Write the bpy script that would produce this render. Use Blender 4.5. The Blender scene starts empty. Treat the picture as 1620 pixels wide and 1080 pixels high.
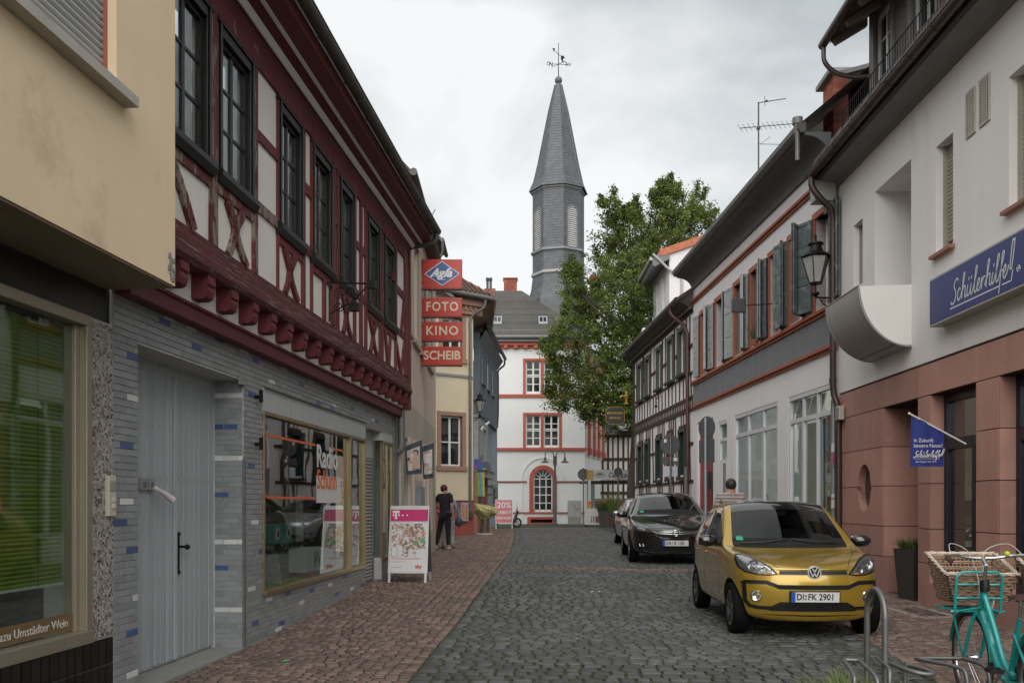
import bpy,bmesh,math,random
import numpy as np
from mathutils import Vector,Matrix,geometry
from mathutils.bvhtree import BVHTree
random.seed(7);np.random.seed(7)
R=math.radians
# ------------------------------------------------------------------ camera
scene=bpy.context.scene
COL=scene.collection
cam=bpy.data.objects.new('camera',bpy.data.cameras.new('camera'))
COL.objects.link(cam)
cam.location=(0,0,1.5)
cam.rotation_euler=(R(90),0,0)
cam.data.sensor_width=36
cam.data.lens=36*1400/1620
cam.data.shift_y=255/1620
cam.data.clip_start=0.05
cam.data.clip_end=2000
scene.camera=cam
scene.view_settings.view_transform='Standard'
scene.view_settings.look='None'
scene.view_settings.gamma=1
scene.view_settings.use_curve_mapping=False
scene.view_settings.exposure=1.1
# ------------------------------------------------------------------ overcast sky and soft sun
SUN_EL,SUN_AZ=R(40),R(188)  # azimuth measured clockwise from +Y
world=bpy.data.worlds.new("World");scene.world=world
world.use_nodes=True
wt=world.node_tree;wt.nodes.clear()
def wn(t):return wt.nodes.new(t)
sky=wn('ShaderNodeTexSky');sky.sky_type='NISHITA';sky.sun_disc=False
sky.sun_elevation=SUN_EL;sky.sun_rotation=SUN_AZ
bg_sky=wn('ShaderNodeBackground');bg_sky.inputs[1].default_value=0.08
wt.links.new(sky.outputs[0],bg_sky.inputs[0])
tc=wn('ShaderNodeTexCoord')
mp=wn('ShaderNodeMapping');mp.inputs['Scale'].default_value=(1.0,1.0,2.2);mp.inputs['Location'].default_value=(0.35,0.1,0.42)
wt.links.new(tc.outputs['Generated'],mp.inputs[0])
nz=wn('ShaderNodeTexNoise');nz.inputs['Scale'].default_value=1.9;nz.inputs['Detail'].default_value=6;nz.inputs['Roughness'].default_value=0.5
nz.inputs['Distortion'].default_value=0.3
wt.links.new(mp.outputs[0],nz.inputs[0])
cr=wn('ShaderNodeValToRGB')
cr.color_ramp.elements[0].position=0.37;cr.color_ramp.elements[0].color=(0.215,0.236,0.245,1)
cr.color_ramp.elements[1].position=0.56;cr.color_ramp.elements[1].color=(0.455,0.46,0.457,1)
wt.links.new(nz.outputs[0],cr.inputs[0])
bg_cloud=wn('ShaderNodeBackground');bg_cloud.inputs[1].default_value=1.0
wt.links.new(cr.outputs[0],bg_cloud.inputs[0])
mixw=wn('ShaderNodeMixShader');mixw.inputs[0].default_value=0.93
wt.links.new(bg_sky.outputs[0],mixw.inputs[1]);wt.links.new(bg_cloud.outputs[0],mixw.inputs[2])
wo=wn('ShaderNodeOutputWorld');wt.links.new(mixw.outputs[0],wo.inputs[0])
sun=bpy.data.objects.new('sun',bpy.data.lights.new('sun','SUN'));COL.objects.link(sun)
sun.data.energy=1.5;sun.data.angle=R(75);sun.data.color=(1,0.97,0.93)
sun.rotation_euler=(R(90)-SUN_EL,0,-SUN_AZ+math.pi)
# ------------------------------------------------------------------ materials
MATS={}
def mat(name,col=(.5,.5,.5),rough=.75,var=.12,scale=3.0,bump=.15,bscale=60.0,metal=0.0,spec=.5,
streak=0.0,piece=0.0,coat=0.0,stretch=None,dirt=None,dirt_thr=(.5,.62),dirt_scale=4.0,dirt_stretch=None,emit=None,moss=None):
 """procedural surface: base colour with mottling, optional streaks, second 'dirt/peel' colour, fine relief, per-piece variation"""
 if name in MATS:return MATS[name]
 m=bpy.data.materials.new(name);m.use_nodes=True;MATS[name]=m
 nt=m.node_tree;N=nt.nodes;Lk=nt.links
 b=N['Principled BSDF']
 b.inputs['Roughness'].default_value=rough;b.inputs['Metallic'].default_value=metal
 b.inputs['Specular IOR Level'].default_value=spec
 if coat:b.inputs['Coat Weight'].default_value=coat;b.inputs['Coat Roughness'].default_value=.03
 t=N.new('ShaderNodeTexCoord')
 src=t.outputs['Object']
 if stretch:
  mpp=N.new('ShaderNodeMapping');mpp.inputs['Scale'].default_value=stretch;Lk.new(src,mpp.inputs[0]);src2=mpp.outputs[0]
 else:src2=src
 cur=None
 rgb=N.new('ShaderNodeRGB');rgb.outputs[0].default_value=(*col,1);cur=rgb.outputs[0]
 def mul(cur,fac_out,lo,hi):
  mr=N.new('ShaderNodeMapRange');mr.inputs['From Min'].default_value=.25;mr.inputs['From Max'].default_value=.75
  mr.inputs['To Min'].default_value=lo;mr.inputs['To Max'].default_value=hi
  Lk.new(fac_out,mr.inputs[0])
  mx=N.new('ShaderNodeVectorMath');mx.operation='SCALE'
  Lk.new(cur,mx.inputs[0]);Lk.new(mr.outputs[0],mx.inputs['Scale']);return mx.outputs[0]
 if var:
  n1=N.new('ShaderNodeTexNoise');n1.inputs['Scale'].default_value=scale;n1.inputs['Detail'].default_value=8;n1.inputs['Roughness'].default_value=.62
  Lk.new(src2,n1.inputs[0]);cur=mul(cur,n1.outputs[0],1-var,1+var)
 if streak:
  ms=N.new('ShaderNodeMapping');ms.inputs['Scale'].default_value=(3.1,3.1,.28);Lk.new(src,ms.inputs[0])
  n2=N.new('ShaderNodeTexNoise');n2.inputs['Scale'].default_value=1.6;n2.inputs['Detail'].default_value=9;n2.inputs['Roughness'].default_value=.7;n2.inputs['Distortion'].default_value=.4;Lk.new(ms.outputs[0],n2.inputs[0])
  cur=mul(cur,n2.outputs[0],1-streak,1+streak*.5)
 if piece:
  oi=N.new('ShaderNodeObjectInfo');at=N.new('ShaderNodeAttribute');at.attribute_name='rnd'
  ad=N.new('ShaderNodeMath');ad.operation='ADD';Lk.new(oi.outputs['Random'],ad.inputs[0]);Lk.new(at.outputs['Fac'],ad.inputs[1])
  fr=N.new('ShaderNodeMath');fr.operation='FRACT';Lk.new(ad.outputs[0],fr.inputs[0])
  cur=mul(cur,fr.outputs[0],1-piece,1+piece)
 if dirt:
  src3=src
  if dirt_stretch:
   md=N.new('ShaderNodeMapping');md.inputs['Scale'].default_value=dirt_stretch;Lk.new(src,md.inputs[0]);src3=md.outputs[0]
  n3=N.new('ShaderNodeTexNoise');n3.inputs['Scale'].default_value=dirt_scale;n3.inputs['Detail'].default_value=9;n3.inputs['Roughness'].default_value=.68
  Lk.new(src3,n3.inputs[0])
  mr=N.new('ShaderNodeMapRange');mr.inputs['From Min'].default_value=dirt_thr[0];mr.inputs['From Max'].default_value=dirt_thr[1];Lk.new(n3.outputs[0],mr.inputs[0])
  mx=N.new('ShaderNodeMix');mx.data_type='RGBA';Lk.new(mr.outputs[0],mx.inputs[0]);Lk.new(cur,mx.inputs[6]);mx.inputs[7].default_value=(*dirt,1)
  cur=mx.outputs[2]
 Lk.new(cur,b.inputs['Base Color'])
 if bump:
  nb=N.new('ShaderNodeTexNoise');nb.inputs['Scale'].default_value=bscale;nb.inputs['Detail'].default_value=6;Lk.new(src2,nb.inputs[0])
  bp=N.new('ShaderNodeBump');bp.inputs['Strength'].default_value=bump;bp.inputs['Distance'].default_value=.01
  Lk.new(nb.outputs[0],bp.inputs['Height']);Lk.new(bp.outputs[0],b.inputs['Normal'])
 if emit:
  b.inputs['Emission Color'].default_value=(*emit[0],1);b.inputs['Emission Strength'].default_value=emit[1]
 return m
def glass_mat(name,tint=(.8,.84,.82),refl=1.0,wave=.02,dark=0.0):
 """window glass one can look through: tinted transparency under a Fresnel mirror reflection"""
 if name in MATS:return MATS[name]
 m=bpy.data.materials.new(name);m.use_nodes=True;MATS[name]=m
 nt=m.node_tree;N=nt.nodes;Lk=nt.links;N.clear()
 o=N.new('ShaderNodeOutputMaterial');mx=N.new('ShaderNodeMixShader');tr=N.new('ShaderNodeBsdfTransparent');gl=N.new('ShaderNodeBsdfGlossy')
 tr.inputs[0].default_value=(*tint,1);gl.inputs['Roughness'].default_value=.012
 ge=N.new('ShaderNodeNewGeometry');dt=N.new('ShaderNodeVectorMath');dt.operation='DOT_PRODUCT';Lk.new(ge.outputs['Incoming'],dt.inputs[0]);Lk.new(ge.outputs['Normal'],dt.inputs[1])
 ab=N.new('ShaderNodeMath');ab.operation='ABSOLUTE';Lk.new(dt.outputs['Value'],ab.inputs[0]);om=N.new('ShaderNodeMath');om.operation='SUBTRACT';om.inputs[0].default_value=1;Lk.new(ab.outputs[0],om.inputs[1])
 pw=N.new('ShaderNodeMath');pw.operation='POWER';pw.inputs[1].default_value=4.2;Lk.new(om.outputs[0],pw.inputs[0])
 mr=N.new('ShaderNodeMapRange');mr.inputs['From Max'].default_value=1;mr.inputs['To Min'].default_value=.055*refl;mr.inputs['To Max'].default_value=1
 Lk.new(pw.outputs[0],mr.inputs[0]);Lk.new(mr.outputs[0],mx.inputs[0]);Lk.new(tr.outputs[0],mx.inputs[1]);Lk.new(gl.outputs[0],mx.inputs[2]);Lk.new(mx.outputs[0],o.inputs[0])
 t=N.new('ShaderNodeTexCoord');nb=N.new('ShaderNodeTexNoise');nb.inputs['Scale'].default_value=1.7;nb.inputs['Detail'].default_value=1;Lk.new(t.outputs['Object'],nb.inputs[0])
 bp=N.new('ShaderNodeBump');bp.inputs['Strength'].default_value=wave;bp.inputs['Distance'].default_value=.3
 Lk.new(nb.outputs[0],bp.inputs['Height']);Lk.new(bp.outputs[0],gl.inputs['Normal'])
 return m
def print_mat(name,stops,scale=8,bg=None,kind='VORONOI',stretch=(1,1,1)):
 """flat colour print (a photo on a poster): coloured cells"""
 if name in MATS:return MATS[name]
 m=bpy.data.materials.new(name);m.use_nodes=True;MATS[name]=m
 nt=m.node_tree;N=nt.nodes;Lk=nt.links;b=N['Principled BSDF'];b.inputs['Roughness'].default_value=.45
 t=N.new('ShaderNodeTexCoord');mp=N.new('ShaderNodeMapping');mp.inputs['Scale'].default_value=stretch;Lk.new(t.outputs['Object'],mp.inputs[0])
 n=N.new('ShaderNodeTexNoise');n.inputs['Scale'].default_value=scale;n.inputs['Detail'].default_value=4;n.inputs['Distortion'].default_value=1.2;Lk.new(mp.outputs[0],n.inputs[0])
 v=N.new('ShaderNodeTexVoronoi');v.inputs['Scale'].default_value=scale*1.7;Lk.new(mp.outputs[0],v.inputs[0])
 mixf=N.new('ShaderNodeMath');mixf.operation='MULTIPLY_ADD';mixf.inputs[1].default_value=.55
 sep=N.new('ShaderNodeSeparateColor');Lk.new(v.outputs['Color'],sep.inputs[0])
 Lk.new(sep.outputs[0],mixf.inputs[0]);hm=N.new('ShaderNodeMath');hm.operation='MULTIPLY';hm.inputs[1].default_value=.5;Lk.new(n.outputs[0],hm.inputs[0]);Lk.new(hm.outputs[0],mixf.inputs[2])
 c=N.new('ShaderNodeValToRGB');c.color_ramp.interpolation='EASE'
 els=c.color_ramp.elements
 while len(els)<len(stops):els.new(.5)
 for e,(p,col)in zip(els,stops):e.position=p;e.color=(*col,1)
 Lk.new(mixf.outputs[0],c.inputs[0]);Lk.new(c.outputs[0],b.inputs['Base Color'])
 return m
 # ------------------------------------------------------------------ mesh helpers
class MB:
 """collects geometry in local (u, w, z) coordinates; s flips w to the local y axis"""
 def __init__(self,s=1):self.v=[];self.f=[];self.s=s;self.rnd=[]
 def add(self,verts,faces,rnd=None):
  n=len(self.v);s=self.s
  self.v+=[(a,s*b,c)for a,b,c in verts]
  if s>0:self.f+=[tuple(n+i for i in f)for f in faces]
  else:self.f+=[tuple(n+i for i in reversed(f))for f in faces]
  if rnd is not None:self.rnd+=[rnd]*len(faces)
 def box(self,x0,x1,y0,y1,z0,z1,rnd=None):
  if x0>x1:x0,x1=x1,x0
  if y0>y1:y0,y1=y1,y0
  if z0>z1:z0,z1=z1,z0
  self.add([(x0,y0,z0),(x1,y0,z0),(x1,y1,z0),(x0,y1,z0),(x0,y0,z1),(x1,y0,z1),(x1,y1,z1),(x0,y1,z1)],
[(0,3,2,1),(4,5,6,7),(0,1,5,4),(1,2,6,5),(2,3,7,6),(3,0,4,7)],rnd);return self
 def cham(self,x0,x1,y0,y1,z0,z1,c,up=True,rnd=None):
  """block with its outer (+y) face inset by a chamfer c"""
  self.add([(x0,y0,z0),(x1,y0,z0),(x1,y0,z1),(x0,y0,z1),(x0,y1-c,z0),(x1,y1-c,z0),(x1,y1-c,z1),(x0,y1-c,z1),
(x0+c,y1,z0+c),(x1-c,y1,z0+c),(x1-c,y1,z1-c),(x0+c,y1,z1-c)],
[(0,1,2,3),(1,0,4,5),(2,1,5,6),(3,2,6,7),(0,3,7,4),(5,4,8,9),(6,5,9,10),(7,6,10,11),(4,7,11,8),(9,8,11,10)],rnd);return self
 def prism(self,poly,axis,a,b):
  """polygon extruded along axis ('x','y','z') from a to b; poly in the two other axes in order"""
  def P(p,t):
   return{'x':(t,p[0],p[1]),'y':(p[0],t,p[1]),'z':(p[0],p[1],t)}[axis]
  n=len(poly);vs=[P(p,a)for p in poly]+[P(p,b)for p in poly]
  fs=[tuple(range(n))[::-1],tuple(range(n,2*n))]+[(i,(i+1)%n,n+(i+1)%n,n+i)for i in range(n)]
  self.add(vs,fs);return self
 def quad(self,a,b,c,d,rnd=None):self.add([a,b,c,d],[(0,1,2,3)],rnd);return self
 def tube(self,pts,r,n=8,closed=False,cap=True):
  pts=[Vector(p)for p in pts];m=len(pts);rs=r if isinstance(r,(list,tuple))else[r]*m
  vs=[];up=None
  for i,p in enumerate(pts):
   if closed:t=pts[(i+1)%m]-pts[i-1]
   else:t=pts[min(i+1,m-1)]-pts[max(i-1,0)]
   if t.length<1e-9:t=Vector((0,0,1))
   t.normalize()
   if up is None:
    up=Vector((0,0,1))if abs(t.z)<.9 else Vector((1,0,0))
   sd=t.cross(up)
   if sd.length<1e-4:sd=t.cross(Vector((.3,.7,.2)))
   sd.normalize();up=sd.cross(t).normalized()
   for k in range(n):
    a=2*math.pi*k/n;q=p+(sd*math.cos(a)+up*math.sin(a))*rs[i];vs.append(tuple(q))
  fs=[]
  for i in range(m if closed else m-1):
   j=(i+1)%m
   for k in range(n):k2=(k+1)%n;fs.append((i*n+k,i*n+k2,j*n+k2,j*n+k))
  if cap and not closed:fs.append(tuple(range(n))[::-1]);fs.append(tuple((m-1)*n+k for k in range(n)))
  self.add(vs,fs);return self
 def bar(self,p0,p1,wx,wy,up=(0,0,1)):
  """rectangular bar between two points"""
  p0=Vector(p0);p1=Vector(p1);t=(p1-p0).normalized();upv=Vector(up)
  sd=t.cross(upv)
  if sd.length<1e-4:sd=t.cross(Vector((1,0,0)))
  sd.normalize();u2=sd.cross(t).normalized();vs=[]
  for p in(p0,p1):
   for a,b in((-1,-1),(1,-1),(1,1),(-1,1)):vs.append(tuple(p+sd*a*wx/2+u2*b*wy/2))
  self.add(vs,[(3,2,1,0),(4,5,6,7),(0,1,5,4),(1,2,6,5),(2,3,7,6),(3,0,4,7)]);return self
 def lathe(self,prof,cx=0,cy=0,n=16,ax='z',a0=0,a1=2*math.pi):
  full=abs(a1-a0-2*math.pi)<1e-6;m=n if full else n+1;vs=[]
  for r,z in prof:
   for k in range(m):
    a=a0+(a1-a0)*k/n;x=r*math.cos(a);y=r*math.sin(a)
    vs.append({'z':(cx+x,cy+y,z),'x':(z,cx+x,cy+y),'y':(cx+x,z,cy+y)}[ax])
  fs=[]
  for i in range(len(prof)-1):
   for k in range(n):
    k2=(k+1)%m;fs.append((i*m+k,i*m+k2,(i+1)*m+k2,(i+1)*m+k))
  self.add(vs,fs);return self
 def sphere(self,c,r,n=12,sc=(1,1,1)):
  prof=[(max(1e-4,math.sin(math.pi*i/n))*r,-math.cos(math.pi*i/n)*r)for i in range(n+1)]
  k=len(self.v);self.lathe(prof,0,0,n*2);s=self.s
  for i in range(k,len(self.v)):
   x,y,z=self.v[i];self.v[i]=(x*sc[0]+c[0],y*sc[1]+s*c[1],z*sc[2]+c[2])
  return self
 def mesh(self,name):
  me=bpy.data.meshes.new(name);me.from_pydata(self.v,[],self.f)
  if self.rnd and len(self.rnd)==len(self.f):
   at=me.attributes.new('rnd','FLOAT','FACE');at.data.foreach_set('value',np.array(self.rnd,dtype=np.float32))
  return me
 def build(self,name,m,parent=None,smooth=False,loc=None,rot=None,bevel=0):
  me=self.mesh(name)
  if m is not None:me.materials.append(m)
  if smooth:me.polygons.foreach_set('use_smooth',[True]*len(me.polygons))
  o=bpy.data.objects.new(name,me);COL.objects.link(o)
  if parent:o.parent=parent
  if loc:o.location=loc
  if rot:o.rotation_euler=rot
  if smooth:auto_smooth(o)
  if bevel:
   bv=o.modifiers.new('bevel','BEVEL');bv.width=bevel;bv.segments=2;bv.limit_method='ANGLE';bv.angle_limit=R(40)
  return o
def auto_smooth(o,ang=38):
 me=o.data
 bm=bmesh.new();bm.from_mesh(me)
 bmesh.ops.remove_doubles(bm,verts=bm.verts,dist=1e-5)
 ca=math.cos(R(ang))
 for e in bm.edges:
  if len(e.link_faces)==2:
   a,b=e.link_faces;e.smooth=a.normal.dot(b.normal)>ca
  else:e.smooth=False
 bm.to_mesh(me);bm.free()
def tag(o,label=None,cat=None,group=None,kind=None):
 if label:o['label']=label
 if cat:o['category']=cat
 if group:o['group']=group
 if kind:o['kind']=kind
 return o
def empty(name,loc=(0,0,0),rz=0,label=None,cat=None,group=None,parent=None):
 o=bpy.data.objects.new(name,None);COL.objects.link(o);o.location=loc;o.rotation_euler=(0,0,rz);o.empty_display_size=.2
 if parent:o.parent=parent
 return tag(o,label,cat,group)
def place(src,parent=None,loc=None,rot=None,scale=None,children=True):
 """copy an object (and its children) with shared mesh data"""
 c=src.copy();COL.objects.link(c)
 c.parent=parent
 if loc is not None:c.location=loc
 if rot is not None:c.rotation_euler=rot
 if scale is not None:c.scale=scale
 if children:
  for ch in[x for x in list(KIDS.get(src.name,[]))]:
   place(ch,c)
 return c
KIDS={}
def copy_thing(src,loc=None,rz=None,label=None):
 c=src.copy();COL.objects.link(c)
 if loc is not None:c.location=loc
 if rz is not None:c.rotation_euler=(0,0,rz)
 if label:c['label']=label
 allo=[o for o in COL.objects if o.parent is src]
 for ch in allo:
  d=ch.copy();COL.objects.link(d);d.parent=c
  for g in[o for o in COL.objects if o.parent is ch]:
   e=g.copy();COL.objects.link(e);e.parent=d
 return c
def smoothstep(t):t=max(0,min(1,t));return t*t*(3-2*t)
def gz(x,y):
 """ground height: the lane climbs gently by 0.2 m"""
 y0=8.5+4.0*max(0,min(1,(x+2.5)/5))
 return.2*smoothstep((y-y0)/6.5)
class Facade:
 """a wall line on the ground: origin, direction along the wall; px/py readings of the photo turned into metres on that wall"""
 def __init__(f,ox,oy,dx,dy,s):
  l=math.hypot(dx,dy);f.o=(ox,oy);f.d=(dx/l,dy/l);f.s=s;f.n=(-s*f.d[1],s*f.d[0]);f.rz=math.atan2(dy,dx)
 def u(f,px,w=0):
  a=(px-810)/1400;ox=f.o[0]+w*f.n[0];oy=f.o[1]+w*f.n[1]
  return(a*oy-ox)/(f.d[0]-a*f.d[1])
 def z(f,px,py,w=0):
  return 1.5+(795-py)*(f.o[1]+w*f.n[1]+f.u(px,w)*f.d[1])/1400
 def world(f,u,w,z):return(f.o[0]+u*f.d[0]+w*f.n[0],f.o[1]+u*f.d[1]+w*f.n[1],z)
 def mb(f):return MB(f.s)
def wall(f,name,m,parent,u0,u1,z0,z1,holes=(),w=0.0,t=.3,w_in=None,top=True):
 """a wall with rectangular openings, real thickness and jambs"""
 us=sorted({u0,u1,*[h[0]for h in holes],*[h[1]for h in holes]});zs=sorted({z0,z1,*[h[2]for h in holes],*[h[3]for h in holes]})
 us=[a for a in us if u0<=a<=u1];zs=[a for a in zs if z0<=a<=z1]
 b=f.mb();wb=w-t
 def solid(i,j):
  if i<0 or j<0 or i>=len(us)-1 or j>=len(zs)-1:return False
  cu=(us[i]+us[i+1])/2;cz=(zs[j]+zs[j+1])/2
  return not any(h[0]<cu<h[1]and h[2]<cz<h[3]for h in holes)
 for i in range(len(us)-1):
  for j in range(len(zs)-1):
   if not solid(i,j):continue
   a,c,d,e=us[i],us[i+1],zs[j],zs[j+1]
   b.add([(a,w,d),(a,w,e),(c,w,e),(c,w,d)],[(0,1,2,3)])
   b.add([(a,wb,d),(a,wb,e),(c,wb,e),(c,wb,d)],[(3,2,1,0)])
   if not solid(i-1,j):b.add([(a,w,d),(a,w,e),(a,wb,e),(a,wb,d)],[(3,2,1,0)])
   if not solid(i+1,j):b.add([(c,w,d),(c,w,e),(c,wb,e),(c,wb,d)],[(0,1,2,3)])
   if not solid(i,j-1):b.add([(a,w,d),(c,w,d),(c,wb,d),(a,wb,d)],[(0,1,2,3)])
   if not solid(i,j+1):b.add([(a,w,e),(c,w,e),(c,wb,e),(a,wb,e)],[(3,2,1,0)])
 return b.build(name,m,parent)
def window(f,parent,u0,u1,z0,z1,w,fr,fm,gm,cols=2,rows=3,frw=.06,depth=.06,bar=.03,name='window',split=None,back=None,pane_each=True):
 """casement: outer frame with glazing bars (one part) and its panes (sub-parts)"""
 b=f.mb();wi=w-depth
 b.box(u0,u0+frw,wi,w,z0,z1);b.box(u1-frw,u1,wi,w,z0,z1);b.box(u0+frw,u1-frw,wi,w,z1-frw,z1);b.box(u0+frw,u1-frw,wi,w,z0,z0+frw)
 cu=[u0+frw+(u1-u0-2*frw)*i/cols for i in range(cols+1)]
 rz_=[z0+frw+(z1-z0-2*frw)*i/rows for i in range(rows+1)]if split is None else[z0+frw]+list(split)+[z1-frw]
 for i,a in enumerate(cu[1:-1]):
  bw=bar*(1.9 if(cols%2==0 and i==cols//2-1 and cols>1)else 1)
  b.box(a-bw/2,a+bw/2,wi+.01,w-.012,z0+frw,z1-frw)
 for a in rz_[1:-1]:b.box(u0+frw,u1-frw,wi+.012,w-.015,a-bar/2,a+bar/2)
 o=b.build(name,fm,parent)
 if pane_each:
  q=f.mb();du=(cu[1]-cu[0])/2
  cache={}
  for i in range(len(cu)-1):
   for j in range(len(rz_)-1):
    dz=round((rz_[j+1]-rz_[j])/2,4)
    if dz not in cache:
     q=f.mb();q.box(-du,du,-.003,.003,-dz,dz);me=q.mesh('pane');me.materials.append(gm);cache[dz]=me
    p=bpy.data.objects.new('pane',cache[dz]);COL.objects.link(p);p.parent=o
    p.location=((cu[i]+cu[i+1])/2,f.s*(w-depth*.55),(rz_[j]+rz_[j+1])/2)
    p.rotation_euler=(random.uniform(-.006,.006),0,random.uniform(-.006,.006))
 else:
  q=f.mb();q.box(u0+frw,u1-frw,w-depth*.6,w-depth*.5,z0+frw,z1-frw);q.build('pane',gm,o)
 if back is not None:
  f.mb().box(u0,u1,w-.45,w-.44,z0,z1).build('curtain',back,o)
 return o
def text_mesh(s,size,m,name='lettering',parent=None,extrude=.002,shear=0.0,align='CENTER',spacing=1.0,bold=0.0,xs=1.0):
 cu=bpy.data.curves.new('txt','FONT');cu.body=s;cu.size=size;cu.extrude=extrude;cu.shear=shear;cu.align_x=align;cu.align_y='CENTER';cu.space_character=spacing;cu.offset=bold
 cu.resolution_u=3
 o=bpy.data.objects.new('txt',cu);COL.objects.link(o)
 dg=bpy.context.evaluated_depsgraph_get();me=bpy.data.meshes.new_from_object(o.evaluated_get(dg));bpy.data.objects.remove(o)
 if xs!=1.0:me.transform(Matrix.Diagonal((xs,1,1,1)))
 me.name=name;me.materials.clear();me.materials.append(m)
 ob=bpy.data.objects.new(name,me);COL.objects.link(ob)
 if parent:ob.parent=parent
 return ob
def spline(pts,n=6):
 """Catmull-Rom through 2-D or 3-D points"""
 P=[Vector(p)for p in pts];P=[P[0]*2-P[1]]+P+[P[-1]*2-P[-2]];out=[]
 for i in range(1,len(P)-2):
  for k in range(n):
   t=k/n;a,b,c,d=P[i-1],P[i],P[i+1],P[i+2]
   out.append(.5*((2*b)+(c-a)*t+(2*a-5*b+4*c-d)*t*t+(3*b-a-3*c+d)*t**3))
 out.append(P[-2]);return out
def text_on(f,s,size,m,parent,u,w,z,**k):
 """text lying on a facade, reading left to right as seen from the street"""
 o=text_mesh(s,size,m,parent=parent,**k)
 # outward normal in local coords is (0, s, 0)
 o.location=(u,f.s*w,z);o.rotation_euler=(R(90),0,0 if f.s<0 else math.pi);return o
 # ------------------------------------------------------------------ shared materials
M_joint=mat('joint_earth',(.035,.033,.027),.95,.3,2.0,.4,40,dirt=(.035,.05,.012),dirt_thr=(.45,.6),dirt_scale=1.3)
M_sett=mat('basalt_sett',(.084,.085,.085),.55,.22,9.0,.5,45,piece=.26,dirt=(.052,.056,.036),dirt_thr=(.50,.68),dirt_scale=.9,spec=.45)
M_red_sett=mat('red_sett',(.175,.122,.100),.75,.22,9.0,.5,45,piece=.24,dirt=(.100,.084,.068),dirt_thr=(.52,.7),dirt_scale=1.6,spec=.35)
M_moss=mat('moss',(.040,.052,.015),.95,.4,12.0,.6,60)
# ------------------------------------------------------------------ the ground and its stones
def edge_l(y):  # kerb line between left pavement and lane
 return float(np.interp(y,[-5,7.4,9.2,12.8,15.3,23.6,32.5,46,60],[-1.3,-.87,-.79,-.57,-.40,-.05,.08,.14,.2]))
def edge_r(y):
 return float(np.interp(y,[-5,7.4,9.5,12,16,20,30,46,60],[2.1,3.58,3.86,4.25,4.5,4.6,4.5,4.3,4.3]))
gxs=sorted(set([-300,-120,-50,-25,-12]+list(np.arange(-6,8.01,.5))+[10,15,30,60,150,300]))
gys=sorted(set([-60,-20,-5]+list(np.arange(0,24.01,.5))+list(np.arange(25,60,5))+[60,90,150,300,600]))
gv=[(x,y,gz(x,y)-.012)for y in gys for x in gxs];nx=len(gxs)
gf=[(j*nx+i,j*nx+i+1,(j+1)*nx+i+1,(j+1)*nx+i)for j in range(len(gys)-1)for i in range(nx-1)]
b=MB();b.add(gv,gf);ground=b.build('ground',M_joint,smooth=True);tag(ground,'earth and mossy joints under the stones of the lane',kind='structure')
def strip_sheet(name,fx0,fx1,y0,y1,m,dz):
 b=MB();ys=list(np.arange(y0,y1,1.0))+[y1]
 for a,c in zip(ys[:-1],ys[1:]):
  n=6
  for k in range(n):
   xa0=fx0(a)+(fx1(a)-fx0(a))*k/n;xa1=fx0(a)+(fx1(a)-fx0(a))*(k+1)/n
   xc0=fx0(c)+(fx1(c)-fx0(c))*k/n;xc1=fx0(c)+(fx1(c)-fx0(c))*(k+1)/n
   b.quad((xa0,a,gz(xa0,a)+dz),(xa1,a,gz(xa1,a)+dz),(xc1,c,gz(xc1,c)+dz),(xc0,c,gz(xc0,c)+dz))
 return tag(b.build(name,m),kind='structure')
road=strip_sheet('road',edge_l,edge_r,3,60,M_joint,-.008)
pave_l=strip_sheet('pavement',lambda y:-4.2-(0 if y<24 else 2),edge_l,3,56,M_joint,-.008)
pave_r=strip_sheet('pavement',edge_r,lambda y:9,3,40,M_joint,-.008)
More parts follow.
